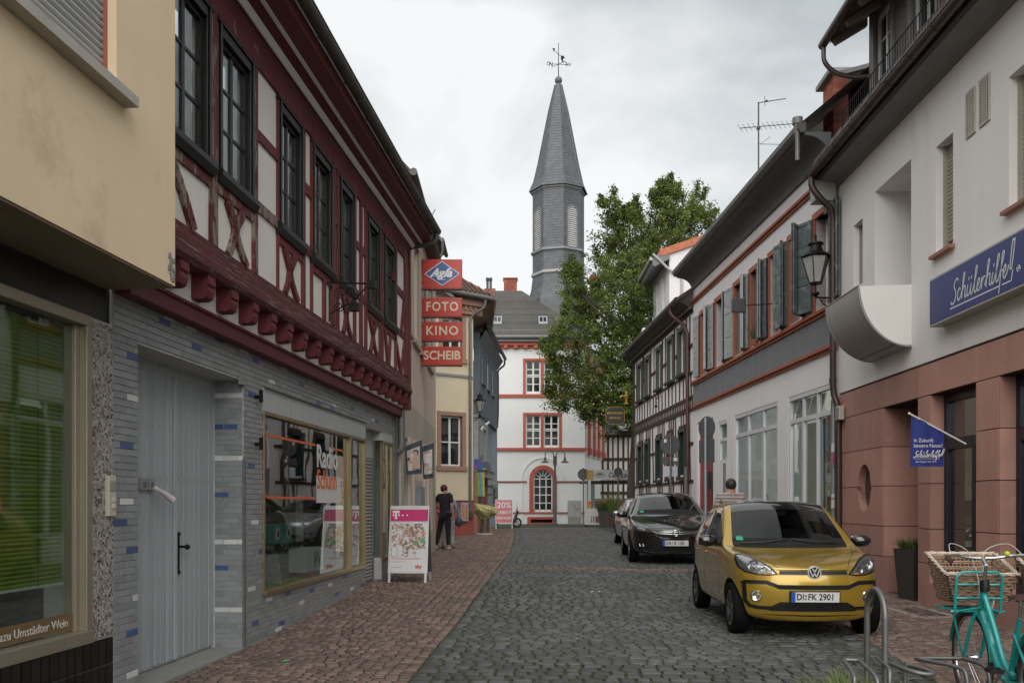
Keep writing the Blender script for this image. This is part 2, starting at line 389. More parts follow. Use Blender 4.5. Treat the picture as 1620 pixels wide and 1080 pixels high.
class SettField:
 def __init__(s):s.items=[]
 def put(s,cx,cy,lx,ly,ang=0.0):s.items.append((cx,cy,lx,ly,ang))
 def build(s,parent,m,one,many,n_parts=300,h=.10):
  it=sorted(s.items,key=lambda q:q[1]);near=it[:n_parts];rest=it[n_parts:]
  rng=np.random.RandomState(3)
  # a few stone shapes shared by the stones built one by one
  shapes=[]
  for k in range(8):
   V,Fc=stone_geo(rng);me=bpy.data.meshes.new(one);me.from_pydata(V,[],Fc);me.materials.append(m)
   me.polygons.foreach_set('use_smooth',[True]*len(me.polygons));shapes.append(me)
  for(cx,cy,lx,ly,ang)in near:
   o=bpy.data.objects.new(one,random.choice(shapes));COL.objects.link(o);o.parent=parent
   o.location=(cx,cy,gz(cx,cy)+random.uniform(-.004,.006));o.scale=(lx,ly,1)
   o.rotation_euler=(random.gauss(0,.018),random.gauss(0,.018),ang+(math.pi if random.random()<.5 else 0))
   # the rest joined
  if not rest:return
  A=np.array(rest);n=len(A);T=[stone_geo(rng)for _ in range(24)]
  nv=len(T[0][0]);F0=T[0][1]
  TV=np.array([t[0]for t in T]);pick=rng.randint(0,24,n);P=TV[pick].copy()
  tilt=rng.normal(0,.018,(n,2));P[:,:,2]+=P[:,:,0]*tilt[:,:1]*A[:,2:3]+P[:,:,1]*tilt[:,1:2]*A[:,3:4]
  P[:,:,0]*=A[:,2:3];P[:,:,1]*=A[:,3:4]
  c,sn=np.cos(A[:,4:5]),np.sin(A[:,4:5]);X=P[:,:,0]*c-P[:,:,1]*sn+A[:,0:1];Y=P[:,:,0]*sn+P[:,:,1]*c+A[:,1:2]
  Z=P[:,:,2]+np.array([gz(a[0],a[1])for a in A])[:,None]+rng.uniform(-.004,.006,(n,1))
  V=np.stack([X,Y,Z],-1).reshape(-1,3)
  Fq=(np.array(F0)[None]+(np.arange(n)*nv)[:,None,None]).reshape(-1,4)
  me=bpy.data.meshes.new(many);me.vertices.add(len(V));me.vertices.foreach_set('co',V.astype(np.float32).ravel())
  me.loops.add(Fq.size);me.loops.foreach_set('vertex_index',Fq.astype(np.int32).ravel())
  me.polygons.add(len(Fq));me.polygons.foreach_set('loop_start',np.arange(0,Fq.size,4,dtype=np.int32));me.polygons.foreach_set('loop_total',np.full(len(Fq),4,dtype=np.int32))
  me.update();at=me.attributes.new('rnd','FLOAT','FACE');at.data.foreach_set('value',np.repeat(rng.rand(n),len(F0)).astype(np.float32))
  me.polygons.foreach_set('use_smooth',[True]*len(me.polygons))
  me.materials.append(m);o=bpy.data.objects.new(many,me);COL.objects.link(o);o.parent=parent;o['kind']='stuff'
def stone_geo(rng):
 """unit stone: uneven outline, worn edge, slightly domed top at z=0"""
 j=lambda:rng.uniform(-.05,.05)
 base=[(-.5,-.5),(.5,-.5),(.5,.5),(-.5,.5)]
 out=[(x+j()*.8,y+j()*.8)for x,y in base];c=rng.uniform(.045,.075)
 dz=[rng.uniform(-.003,.003)for _ in range(4)]
 V=[(x,y,-.04)for x,y in out]+[(x,y,-.007+dz[i])for i,(x,y)in enumerate(out)]+[(x*(1-2*c),y*(1-2*c),.003+dz[i])for i,(x,y)in enumerate(out)]
 F=[(0,1,5,4),(1,2,6,5),(2,3,7,6),(3,0,4,7),(4,5,9,8),(5,6,10,9),(6,7,11,10),(7,4,8,11),(8,9,10,11)]
 return V,F
rng=random.Random(11)
lane=SettField();bands=SettField()
y=6.6
while y<46:
 big=.155 if y<26 else.2
 dy=big*rng.uniform(.86,1.12);x0,x1=edge_l(y),edge_r(y)
 red=(17.2<y<17.65)or(33.6<y<34.3)
 x=x0+rng.uniform(0,.02)
 while x<x1-.05:
  w=big*rng.uniform(.72,1.28)*(.8 if red else 1)
  if x+w>x1:w=x1-x
  if w>.05:(bands if red else lane).put(x+w/2,y+dy/2+.03*math.sin(x*1.1),w-.016,dy-.016,rng.gauss(0,.02))
  x+=w
 y+=dy
lane.build(road,M_sett,'sett','paving_setts')
bands.build(road,M_red_sett,'red_sett','red_setts',n_parts=60)
pl=SettField();pr=SettField()
def left_wall_x(y):return-3.5645+.09*y if y<16.2 else(-2.35+.027*(y-16.3)if y<24.2 else-3.6)
# courses of the left pavement follow the kerb (last 0.55 m), the rest runs in gentle arcs
y=5.2
while y<44:
 s=.105 if y<22 else.15
 d=s*rng.uniform(.9,1.1);xe=edge_l(y);xk=xe-.56
 x=xe
 while x>xk+.02:
  w=s*rng.uniform(.95,1.25);pl.put(x-w/2,y+d/2,w-.012,d-.012,.06+rng.gauss(0,.03));x-=w
 x=xk-.012;xl=left_wall_x(y)-.05
 while x>xl:
  w=s*rng.uniform(.8,1.2)
  ph=((x+y*.06)%1.3)/1.3-.5;oy=.20*(1-4*ph*ph)+.02*math.sin(y*5)
  yy=y+d/2+oy
  if-1<x:pass
  pl.put(x-w/2,yy,w-.012,d-.012,-ph*1.1*.9+rng.gauss(0,.05));x-=w
 y+=d
pl.build(pave_l,M_red_sett,'paving_sett','small_setts')
y=5.5
while y<30:
 s=.115 if y<18 else.16
 d=s*rng.uniform(.9,1.1);x=edge_r(y);xr=5.75+.027*y if y<16.7 else 6.5
 while x<xr:
  w=s*rng.uniform(.9,1.45);pr.put(x+w/2,y+d/2+.04*math.sin(x*2.2),w-.013,d-.013,rng.gauss(0,.05));x+=w
 y+=d
pr.build(pave_r,M_red_sett,'paving_sett','small_setts')
# moss tufts in the joints of the lane
b=MB()
near_items=[q for q in lane.items if q[1]<21]
for k in range(6500):
 q=rng.choice(near_items);xx=q[0]+(q[2]/2+.008)*rng.choice((-1,1))+rng.gauss(0,.006);yy=q[1]+(rng.uniform(-.5,.5)*q[3]if rng.random()<.5 else(q[3]/2+.006)*rng.choice((-1,1)))
 cl=math.sin(xx*1.7+1)+math.sin(yy*1.1+xx*.8)+(1.2 if xx>1.4 and yy<12 else 0)+(.9 if xx<edge_l(yy)+.3 else 0)
 if cl<.25+rng.random()*.9:continue
 row=rng.random();r=rng.uniform(.008,.022);z=gz(xx,yy)+.004
 n=6;pts=[(xx+r*rng.uniform(.6,1.3)*math.cos(6.283*i/n)*1.5,yy+r*rng.uniform(.5,1.2)*math.sin(6.283*i/n),z-.006)for i in range(n)]
 b.add(pts+[(xx,yy,z+.005)],[(i,(i+1)%n,n)for i in range(n)])
tag(b.build('moss',M_moss,smooth=False),'green moss growing between the grey setts of the lane','moss',kind='stuff')
# ------------------------------------------------------------------ materials of the left row
M_cream=mat('cream_render',(.84,.66,.445),.85,.05,1.6,.35,220,streak=.02,dirt=(.52,.39,.25),dirt_thr=(.6,.8),dirt_scale=.9)
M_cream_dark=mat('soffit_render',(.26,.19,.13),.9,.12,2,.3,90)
M_alu=mat('bronze_alu',(.36,.315,.24),.38,.05,3,.05,80,metal=.55)
M_gold=mat('brass_frame',(.34,.27,.15),.34,.12,8,.05,80,metal=.8)
M_black_tile=mat('black_tile',(.007,.007,.008),.14,.2,6,.02,20,piece=.4)
M_grout=mat('grout',(.47,.47,.45),.9,.12,5,.2,90)
M_grout_brown=mat('grout_brown',(.16,.12,.09),.9,.12,5,.2,90)
M_tile=mat('grey_wall_tile',(.25,.262,.264),.30,.08,7,.10,60,piece=.09,spec=.5)
M_tile_blue=mat('blue_wall_tile',(.06,.095,.235),.28,.1,7,.08,60,piece=.1)
M_tile_white=mat('white_wall_tile',(.60,.60,.58),.30,.08,7,.08,60,piece=.08)
M_red=mat('oxblood_timber',(.135,.020,.022),.72,.3,4,.5,30,streak=.3,stretch=(1.6,1.6,.5),dirt=(.20,.17,.145),dirt_thr=(.60,.66),dirt_scale=9,dirt_stretch=(1,1,.22))
M_red_worn=mat('worn_oxblood_timber',(.12,.020,.021),.8,.35,4,.9,26,streak=.3,stretch=(1.6,1.6,.5),dirt=(.22,.185,.15),dirt_thr=(.49,.54),dirt_scale=11,dirt_stretch=(1,1,.2))
M_red_paint=mat('oxblood_board',(.12,.018,.02),.55,.15,3,.15,30,streak=.15)
M_infill=mat('lime_infill',(.74,.71,.66),.9,.05,2.5,.25,150,streak=.05,dirt=(.55,.51,.46),dirt_thr=(.6,.78),dirt_scale=1.5)
M_blackwood=mat('black_window_wood',(.007,.0065,.0065),.45,.2,6,.1,50)
M_glass_dark=mat('dark_pane',(.02,.022,.024),.03,0,1,.012,1.5,spec=1.0)
M_glass=glass_mat('shop_glass',(.80,.84,.82),1.35,.004)
M_glass_old=glass_mat('old_pane',(.82,.86,.84),1.0,.05)
M_curtain=mat('pale_curtain',(.55,.54,.50),.95,.2,3,.3,12,stretch=(9,9,.4))
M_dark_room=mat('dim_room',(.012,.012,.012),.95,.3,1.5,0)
M_zinc=mat('weathered_zinc',(.17,.17,.165),.5,.2,5,.12,40,metal=.35,streak=.15)
M_zinc_dark=mat('dark_gutter',(.085,.08,.072),.5,.25,5,.15,40,metal=.2,streak=.2)
M_gatewood=mat('pale_gate_wood',(.39,.43,.44),.68,.14,3,.35,26,streak=.22,stretch=(2,2,.35),piece=.05,dirt=(.20,.20,.185),dirt_thr=(.56,.72),dirt_scale=2.0)
M_stone=mat('grey_stone',(.24,.235,.22),.85,.15,5,.4,60)
M_panel_grey=mat('pale_grey_panel',(.42,.43,.43),.6,.07,1.5,.12,40,streak=.12)
M_roller=mat('roller_slats',(.30,.30,.285),.5,.08,4,.05,50)
M_slat_white=mat('shutter_slats',(.46,.47,.475),.45,.05,4,.05,50,piece=.04)
M_iron=mat('black_iron',(.010,.010,.010),.5,.2,10,.2,50,metal=.5)
M_white=mat('white_paint',(.72,.72,.70),.5,.05,3,.08,60)
M_rooftile=mat('brown_roof_tile',(.10,.062,.045),.8,.3,3,.5,40,piece=.25,dirt=(.06,.06,.045),dirt_thr=(.5,.7),dirt_scale=2)
M_rust=mat('brown_soffit',(.10,.05,.035),.8,.2,4,.3,30)
# ------------------------------------------------------------------ cream corner building (nearest, left)
FL=Facade(-2.971,6.59,.09,1,-1)
cb=empty('cream_shop_house',(*FL.o,0),FL.rz,'cream rendered building whose upper floor juts out over a shop window with green blinds','building')
# upper floor
U=.48
hole=(-2.35,-.81,4.22,7.0)
wall(FL,'upper_wall',M_cream,cb,-9,0,3.1,9.5,[hole],w=U,t=.35)
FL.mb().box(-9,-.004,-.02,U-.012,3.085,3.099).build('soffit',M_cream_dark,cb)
b=FL.mb();b.box(-.006,0.0,-.4,U-.003,3.103,9.5);b.build('end_wall',M_cream,cb)
# flaked corner: small broken patch of plaster at the lower corner
b=FL.mb();r2=random.Random(4)
for k in range(26):
 z=3.13+r2.random()*.2*(1-k/60);u=-.01-r2.random()*.09;s=r2.uniform(.008,.028)
 b.add([(u-s,U+.001,z-s),(u+s,U+.001,z-s*.6),(u+s*.7,U+.004,z+s),(u-s*.8,U+.004,z+s*.7),(u,U+.009,z)],[(0,1,4),(1,2,4),(2,3,4),(3,0,4)])
b.build('flaked_patch',M_stone,cb)
# roller shutter in slats with sill
sh=FL.mb().box(-2.35,-2.32,U-.12,U-.06,4.22,7.0).build('window',mat('shutter_rail',(.30,.12,.09),.5),cb);FL.mb().box(-.82,-.81,U-.12,U-.06,4.22,7.0).build('guide_rail',mat('shutter_rail'),sh)
q=FL.mb();n=6;prof=[(-.012+.03*math.sin(math.pi*i/n),.046*i/n)for i in range(n+1)]
q.add([(u,U-.10+a,c)for u in(-2.32,-.82)for a,c in prof],[(i,i+1,n+2+i,n+1+i)for i in range(n)])
me=q.mesh('slat');me.materials.append(M_slat_white);me.polygons.foreach_set('use_smooth',[True]*len(me.polygons))
for k in range(58):
 o=bpy.data.objects.new('slat',me);COL.objects.link(o);o.parent=sh;o.location=(0,0,4.24+k*.048)
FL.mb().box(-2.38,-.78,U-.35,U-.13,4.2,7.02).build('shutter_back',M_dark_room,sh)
s=FL.mb();s.prism([(U-.15,4.10),(U+.10,4.10),(U+.10,4.165),(U-.15,4.215)],'x',-2.45,-.71)
s.build('sill',mat('pale_stone_sill',(.46,.43,.39),.85,.10,5,.3,60,streak=.1),sh)
# ground floor: dark fascia, shop window, mosaic column, black tiled base
FL.mb().box(-9,.0,-.35,-.03,2.82,3.099).build('fascia',mat('dark_fascia',(.010,.008,.010),.35,.3,2,.05),cb)
wl,wr,wb_,wt_=-4.2,-.30,.53,2.82
b=FL.mb();b.box(wl,wr,-.10,.015,wt_-.075,wt_);b.box(wl,wr,-.10,.03,wb_-.02,wb_+.07);b.box(wr-.07,wr,-.10,.018,wb_+.07,wt_-.075);b.box(wr-.115,wr-.07,-.13,-.04,wb_+.07,wt_-.075)
sw=b.build('shop_window',M_alu,cb,bevel=.004)
FL.mb().box(wl,wr-.115,-.075,-.068,wb_+.07,wt_-.075).build('pane',M_glass,sw)
# green venetian blind: every slat its own piece
M_green=mat('green_blind',(.25,.34,.06),.42,.08,3,.03,30,piece=.07)
q=FL.mb();prof=[(-.008,-.015),(.001,-.005),(.004,.005),(.001,.016)]
q.add([(u,a,c)for u in(-3.3,-.425)for a,c in prof],[(i,i+1,5+i,4+i)for i in range(3)])
me=q.mesh('blind_slat');me.materials.append(M_green)
blind_top=2.72;blind_bot=.94;nsl=int((blind_top-blind_bot)/.0295)
for k in range(nsl):
 o=bpy.data.objects.new('blind_slat',me);COL.objects.link(o);o.parent=sw;o.location=(random.uniform(-.004,.004),FL.s*-.135,blind_bot+.02+k*.0295);o.rotation_euler=(random.gauss(0,.035),random.gauss(0,.0012),0)
FL.mb().box(-3.3,-.425,-.15,-.12,blind_bot-.008,blind_bot+.008).build('blind_rail',M_white,sw)
b=FL.mb()
for u in(-.72,-1.45,-2.3):b.box(u-.0015,u+.0015,-.118,-.115,blind_bot,blind_top)
b.build('blind_cord',mat('cord_green',(.10,.14,.03),.6),sw)
b=FL.mb();b.box(-4.2,-.25,-1.4,-1.38,.3,3.0);b.box(-4.2,-.25,-1.4,-.12,.36,.38);b.box(-.27,-.25,-1.4,-.12,.38,3);b.box(-4.2,-.25,-1.4,-.12,2.9,2.92)
b.build('display_room',mat('shop_room',(.13,.12,.11),.9,.2,1),cb)
FL.mb().box(-3.4,-1.05,-.7,-.45,.38,.83).build('display_shelf',mat('shelf_beige',(.30,.27,.22),.8),cb)
# band with lettering along the foot of the window, and lettering on the glass
bd=FL.mb().box(-4.2,wr-.12,-.064,-.062,.615,.735).build('window_band',mat('brown_band',(.16,.105,.05),.5,.1),sw)
text_on(FL,'Meister und dazu Umstädter Wein',.083,mat('band_letter',(.55,.52,.46),.5),bd,-.47,-.060,.672,align='RIGHT',spacing=1.02)
M_oldletter=mat('fraktur_letter',(.26,.10,.045),.6)
for tx,sz,uu,zz in(('Metzger',.30,-1.26,1.92),('Klein',.27,-1.16,1.52),('er',.16,-1.2,2.35)):
 text_on(FL,tx,sz,M_oldletter,sw,uu,-.060,zz,align='RIGHT',bold=.004,spacing=.95)
 # mosaic column: tesserae
b=FL.mb();b.box(wr,0,-.35,-.004,.53,2.82);b.build('column',M_grout,cb)
b={0:FL.mb(),1:FL.mb(),2:FL.mb()};r2=random.Random(9);c=.0185
z=.532
while z<2.82-c:
 off=r2.choice([0,.3])*c;u=wr+.002+off
 while u<-.002-c*.5:
  k=0 if r2.random()<.70 else(1 if r2.random()<.75 else 2)
  u2=min(u+c-.0025,-.001);b[k].box(u,u2,-.006,.0015+r2.uniform(0,.0012),z,z+c-.0028,rnd=r2.random());u+=c
 z+=c
for k,(nm,m)in enumerate((('mosaic',mat('mosaic_grey',(.38,.355,.33),.4,.1,30,0,piece=.22)),('mosaic',mat('mosaic_brown',(.24,.18,.15),.4,.1,30,0,piece=.4)),('mosaic',mat('mosaic_black',(.10,.08,.07),.4,.1,30,0,piece=.4)))):
 o=b[k].build(nm,m,cb);o['kind']='stuff'
 # base of tall black tiles
FL.mb().box(-9,0,-.35,-.012,-.2,.51).build('base',M_grout_brown,cb)
q=FL.mb().cham(.002,.092,-.012,.003,.0,.186,.003);me=q.mesh('base_tile');me.materials.append(M_black_tile)
for i in range(44):
 for j in range(3):
  o=bpy.data.objects.new('base_tile',me);COL.objects.link(o);o.parent=cb;o.location=(-.097*(i+1),0,.32-j*.19)
q=FL.mb();q.box(-.40,-.02,-.02,.012,.512,.53);q.build('base_trim',M_stone,cb)
# door phone on the column
dp=empty('door_phone',FL.world(-.06,.0,1.40),FL.rz,'cream door intercom with two buttons mounted on the mosaic column','intercom')
b=FL.mb();b.box(-.055,.045,0,.035,0,.30);b.build('housing',mat('cream_plastic',(.52,.48,.38),.45),dp,bevel=.006)
for zz in(.06,.105):FL.mb().box(-.012,.03,.035,.045,zz,zz+.035).build('button',mat('cream_button',(.58,.54,.44),.4),dp,bevel=.003)
FL.mb().box(-.045,.03,.035,.04,.19,.26).build('speaker_grille',mat('grille_beige',(.33,.30,.24),.5),dp)
# ------------------------------------------------------------------ tiled shop front with half timbered upper floor
th=empty('half_timbered_shop_house',(*FL.o,0),FL.rz,'house with oxblood half timbering above a grey tiled shop front and wooden gate','building')
UE=9.55;J=.20
holes_g=[(.36,2.48,-.3,2.75),(3.0,7.34,.49,2.75),(7.34,8.47,-.3,2.70),(8.47,9.24,.57,2.70)]
wall(FL,'ground_wall',M_grout,th,0.002,UE,-.3,3.1,holes_g,w=-.006,t=.45)
r2=random.Random(21);tiles=[]
row_h=.0535;z=-.28
def inhole(a,c,zz):
 for h in holes_g:
  if a<h[1]-.001 and c>h[0]+.001 and h[2]<zz<h[3]:return h
 return None
r=0
while z<3.06:
 u=.004-(0.10 if r%2 else 0)-r2.random()*.02;zc=z+row_h/2
 while u<UE:
  L=.20;a,c=max(u,.004),min(u+L-.005,UE-.002)
  # cut at openings
  for h in holes_g:
   if h[2]<zc<h[3]:
    if a<h[0]<c:c=h[0]-.002
    if a<h[1]<c:a=h[1]+.002
  if c-a>.02 and not inhole((a+c)/2,(a+c)/2,zc):tiles.append((a,c,z,z+row_h-.005))
  u+=L
 z+=row_h;r+=1
nr=r;tiles_vis=[t for t in tiles if t[2]>-.1]
tiles_vis.sort(key=lambda t:(t[0]>.0,(t[0]+t[1])/2/1.0));
accent={}
def near_tile(u,zz):
 return min(range(len(tiles_vis)),key=lambda i:abs((tiles_vis[i][0]+tiles_vis[i][1])/2-u)+3*abs((tiles_vis[i][2]+tiles_vis[i][3])/2-zz))
blue_px=[(253,503),(303,548),(344,517),(200,562),(205,700),(198,827),(208,875),(214,998),(471,608)if False else(407,568),(395,627),(398,736),(400,1000)if False else(408,873),(445,987),(402,985),(452,942),(491,936),(499,968),(534,937),(573,928),(545,908),(474,609),(504,634),(523,646),(555,645),(581,653),(595,668)]
white_px=[(271,480),(300,484),(383,550),(206,630),(205,788),(212,943),(215,1066),(428,605),(454,570),(489,592),(529,637),(569,633),(424,951),(476,952),(441,990),(520,926),(556,934),(398,826),(400,932),(607,650),(590,665)]
for px,py in blue_px:
 accent[near_tile(FL.u(px),FL.z(px,py))]=M_tile_blue
for px,py in white_px:
 accent[near_tile(FL.u(px),FL.z(px,py))]=M_tile_white
cache={}
joined=FL.mb();njoin=0
order=sorted(range(len(tiles_vis)),key=lambda i:-1/(tiles_vis[i][0]+6.6)**2)
single=set(order[:300-len(accent)])|set(accent)
def tile_obj(name,parent,a,c,z0,z1,m):
 key=(round(c-a,3),m.name)
 if key not in cache:
  q=FL.mb();q.cham(-(c-a)/2,(c-a)/2,-.008,.004,-(z1-z0)/2,(z1-z0)/2,.0022);me=q.mesh(name);me.materials.append(m);cache[key]=me
 o=bpy.data.objects.new(name,cache[key]);COL.objects.link(o);o.parent=parent;o.location=((a+c)/2,FL.s*random.uniform(-.0012,.0012),(z0+z1)/2)
 o.rotation_euler=(random.gauss(0,.006),0,random.gauss(0,.006));return o
for i,(a,c,z0,z1)in enumerate(tiles_vis):
 if i in single:tile_obj('wall_tile',th,a,c,z0,z1,accent.get(i,M_tile))
 else:joined.cham(a,c,-.008,.004+random.uniform(-.001,.001),z0,z1,.0022,rnd=random.random())
o=joined.build('wall_tiles',M_tile,th);o['kind']='stuff'
# gate recess: tiled reveals
rec=.30
b=FL.mb();b.box(2.484,2.50,-rec,-.007,-.3,2.75);b.box(.34,.356,-rec,-.007,-.3,2.75);b.build('reveal',M_grout,th)
b=FL.mb();bw=FL.mb();bb=FL.mb();z=-.1;r=0
while z<2.74:
 for a,c in(((-rec,-.155),(-.149,-.01))if r%2 else((-rec,-.21),(-.204,-.06),(-.054,-.01))):
  t=bb if r in(17,31,44,55)and a<-.15 else(bw if r in(9,22,38,50)else b)
  for uu,sgn in((2.484,-1),(.356,1)):
   t.box(min(uu,uu+sgn*.011),max(uu,uu+sgn*.011),a,c-.002,z,z+row_h-.005,rnd=random.random())
 z+=row_h;r+=1
for t,m in((b,M_tile),(bw,M_tile_white),(bb,M_tile_blue)):
 o=t.build('reveal_tiles',m,th);o['kind']='stuff'
FL.mb().box(.36,2.48,-rec-.02,-.02,2.752,2.775).build('recess_soffit',mat('grey_soffit',(.16,.16,.155),.8,.2),th)
# gate: two leaves of vertical boards
gate=empty('wooden_gate',FL.world(1.42,-rec,0),FL.rz,'tall pale grey wooden double gate of vertical boards in the tiled wall','gate')
FL.mb().box(-1.06,1.06,-.09,-.05,.04,2.74).build('backing',M_gatewood,gate)
nb=19;bwid=2.12/nb;q=FL.mb().cham(.002,bwid-.003,-.05,-.02,.05,2.70,.005);me=q.mesh('board');me.materials.append(M_gatewood)
for i in range(nb):
 o=bpy.data.objects.new('board',me);COL.objects.link(o);o.parent=gate;o.location=(-1.06+i*bwid,FL.s*random.uniform(-.003,.003),random.uniform(-.004,.004))
FL.mb().box(-1.06,1.06,-.10,-.015,2.66,2.75).build('head_rail',M_gatewood,gate)
GU=FL.u(279,-.3)-1.42
FL.mb().box(GU-.03,GU+.025,-.02,.0,.05,2.66).build('meeting_strip',M_gatewood,gate,bevel=.004)
b=FL.mb();b.box(GU+.05,GU+.085,-.015,-.008,.86,1.20);b.build('handle_plate',M_iron,gate)
b=FL.mb();b.tube([(GU+.068,-.01,1.09),(GU+.068,.04,1.09),(GU+.12,.045,1.085)],.012,8);b.sphere((GU+.13,.045,1.085),.026,8);b.sphere((GU+.068,-.01,1.21),.02,6);b.sphere((GU+.068,-.01,.85),.02,6);b.build('handle',M_iron,gate,smooth=True)
for u0,u1_ in((FL.u(223,-.29)-1.42,FL.u(233.5,-.29)-1.42),(FL.u(236,-.29)-1.42,FL.u(244.5,-.29)-1.42)):
 f_=FL.mb().box(u0,u1_,-.02,.014,1.61,1.715).build('letter_box',mat('mail_steel',(.34,.35,.34),.4,.1,metal=.4),gate,bevel=.004)
 FL.mb().box(u0+.03,u1_-.03,.014,.018,1.63,1.68).build('flap',mat('flap_dark',(.12,.13,.12),.4),f_)
 # rolled leaflet stuck in the second slot
b=FL.mb();b.tube([(0,0,0),(.09,.05,-.05),(.17,.09,-.11)],[.018,.024,.034],12);lf=b.build('leaflet',mat('leaflet_paper',(.62,.54,.56),.6,.2,14),None,smooth=True,loc=FL.world(FL.u(243,-.27),-.27,1.635),rot=(0,0,FL.rz));tag(lf,'rolled pinkish white leaflet sticking out of the letter slot of the wooden gate','leaflet')
FL.mb().box(.36,2.48,-.55,.02,-.25,.02).build('doorstep',M_stone,th)
FL.mb().box(2.40,2.455,-.30,-.295,1.45,1.47)
b=FL.mb().box(2.476,2.482,-.21,-.10,1.53,1.78).build('meter_plate',mat('plate_grey',(.27,.29,.29),.5),th)
FL.mb().box(2.47,2.52,-.012,.012,-.1,1.95).build('corner_guard',M_zinc,th,bevel=.003)
# iron stubs on the pier
for zz in(2.62,2.12):
 b=FL.mb();b.tube([(2.78,0,zz),(2.78,.07,zz)],.02,8);b.tube([(2.78,.07,zz-.06),(2.78,.07,zz+.07)],.022,6);b.build('iron_bracket',M_iron,th)
b=FL.mb();b.box(2.37,2.50,-.01,.02,2.70,2.80);b.build('lamp_socket',M_stone,th)
# shop window of the radio shop
FL.mb().box(3.004,7.336,-.05,.015,2.50,2.748).build('shop_fascia',M_panel_grey,th)
FL.mb().box(3.004,7.336,-.05,.045,2.748,2.758).build('fascia_edge',M_zinc,th)
b=FL.mb();a,c,d,e=3.0,7.34,.49,2.50
b.box(a,c,-.08,.02,e-.045,e);b.box(a,c,-.08,.045,d,d+.05);b.box(a,a+.045,-.08,.02,d+.05,e-.045);b.box(c-.045,c,-.08,.02,d+.05,e-.045);b.box(6.43,6.50,-.08,.025,d+.05,e-.045)
rw=b.build('shop_window',M_gold,th,bevel=.004)
FL.mb().box(3.045,6.43,-.035,-.03,.54,2.455).build('pane',M_glass,rw)
FL.mb().box(6.50,7.295,-.035,-.03,.54,2.455).build('pane',M_glass,rw)
b=FL.mb();b.box(3.0,7.34,-1.22,-1.2,.4,2.6);b.box(3.0,3.02,-1.2,-.1,.4,2.6);b.box(7.3,7.32,-1.2,-.46,.4,2.6);b.box(3.0,7.34,-1.2,-.06,2.56,2.58)
b.build('display_room',mat('display_wall',(.10,.10,.095),.9,.2,1),th)
FL.mb().box(3.0,7.34,-1.2,-.08,.42,.535).build('display_floor',mat('green_display_cloth',(.10,.28,.035),.9,.2,4),th)
# orange outline and lettering on the glass
M_or=mat('orange_foil',(.62,.13,.03),.5,.03);M_wf=mat('white_foil',(.62,.62,.60),.5,.03);wf=-.027
b=FL.mb()
zt,zb=2.25,1.56;ul,ur=3.12,6.28;rr=.12
def arc(cx,cz,a0,a1,n=7):return[(cx+rr*math.cos(a0+(a1-a0)*i/n),cz+rr*math.sin(a0+(a1-a0)*i/n))for i in range(n+1)]
path=[(4.95,zb)]+arc(ul+rr,zb+rr,-math.pi/2,-math.pi)+arc(ul+rr,zt-rr,math.pi,math.pi/2)+[(4.92,zt)]
path2=[(5.66,zt)]+arc(ur-rr,zt-rr,math.pi/2,0)+arc(ur-rr,zb+rr,0,-math.pi/2)
for pth in(path,path2):
 for p,q in zip(pth[:-1],pth[1:]):b.bar((p[0],wf,p[1]),(q[0],wf,q[1]),.028,.0015,up=(0,1,0))
b.build('orange_outline',M_or,rw)
FL.mb().prism([(4.98,1.50),(6.08,1.50),(6.08,1.86),(4.98,1.86)],'y',wf-.002,wf-.001).build('white_panel',M_wf,rw)
text_on(FL,'Radio',.42,M_wf,rw,4.98,wf,2.10,align='LEFT',xs=1.0,bold=.008)
text_on(FL,'Schunn',.36,M_or,rw,5.0,wf+.001,1.80,align='LEFT',xs=.86,bold=.006)
# goods in the window
r2=random.Random(5)
def goods(name,label,cat,uu,ww,zz,fn,group=None):
 e=empty(name,FL.world(uu,ww,zz),FL.rz,label,cat,group);fn(e);return e
def box_part(e,nm,m,*d,bevel=.004):return FL.mb().box(*d).build(nm,m,e,bevel=bevel)
M_teal=mat('teal_plastic',(.10,.34,.30),.4);M_cdark=mat('charcoal_plastic',(.03,.03,.032),.35);M_card=mat('white_carton',(.55,.55,.53),.6,.1)
def clockradio(e):
 box_part(e,'case',M_teal,-.13,.13,-.06,.06,0,.26);b=FL.mb();b.lathe([(.0,.062),(.075,.062),(.085,.058)],0,.13,16,'y');b.build('dial',M_white,e)
 b=FL.mb();b.lathe([(.0,.066),(.045,.065)],0,.13,16,'y');b.build('dial_centre',M_cdark,e)
goods('table_radio','teal radio with round white dial standing left in the shop window','radio',4.55,-.45,.98,clockradio)
goods('table_radio','teal radio with round white dial standing right beside its twin in the shop window','radio',4.95,-.45,.98,clockradio)
tbl=goods('display_table','dark display plinth inside the shop window carrying two teal radios','plinth',4.7,-.5,.535,lambda e:(box_part(e,'top',M_cdark,-.6,.7,-.25,.2,.40,.445),box_part(e,'body',mat('plinth_grey',(.20,.20,.19),.7),-.5,.6,-.2,.15,0,.40)))
def carton(e):box_part(e,'carton',M_card,-.35,.35,-.12,.12,0,.30);box_part(e,'printed_panel',print_mat('print_speaker',[(0,(.02,.02,.02)),(.4,(.1,.1,.1)),(.6,(.4,.4,.4)),(1,(.6,.6,.6))],9),-.05,.28,.12,.123,.04,.26,bevel=0)
goods('speaker_carton','white carton with a printed speaker picture in the shop window','box',5.15,-.22,.60,carton)
def boxes_small(e):
 for k in range(7):box_part(e,'case',random.choice([M_cdark,M_card,mat('red_case',(.3,.04,.03),.5),mat('blue_case',(.04,.09,.2),.5)]),-.45+k*.13,-.34+k*.13,-.05,.05,0,.07+.02*(k%2))
goods('disc_cases','row of small disc cases lying on the green cloth of the shop window','cases',5.3,-.16,.537,boxes_small)
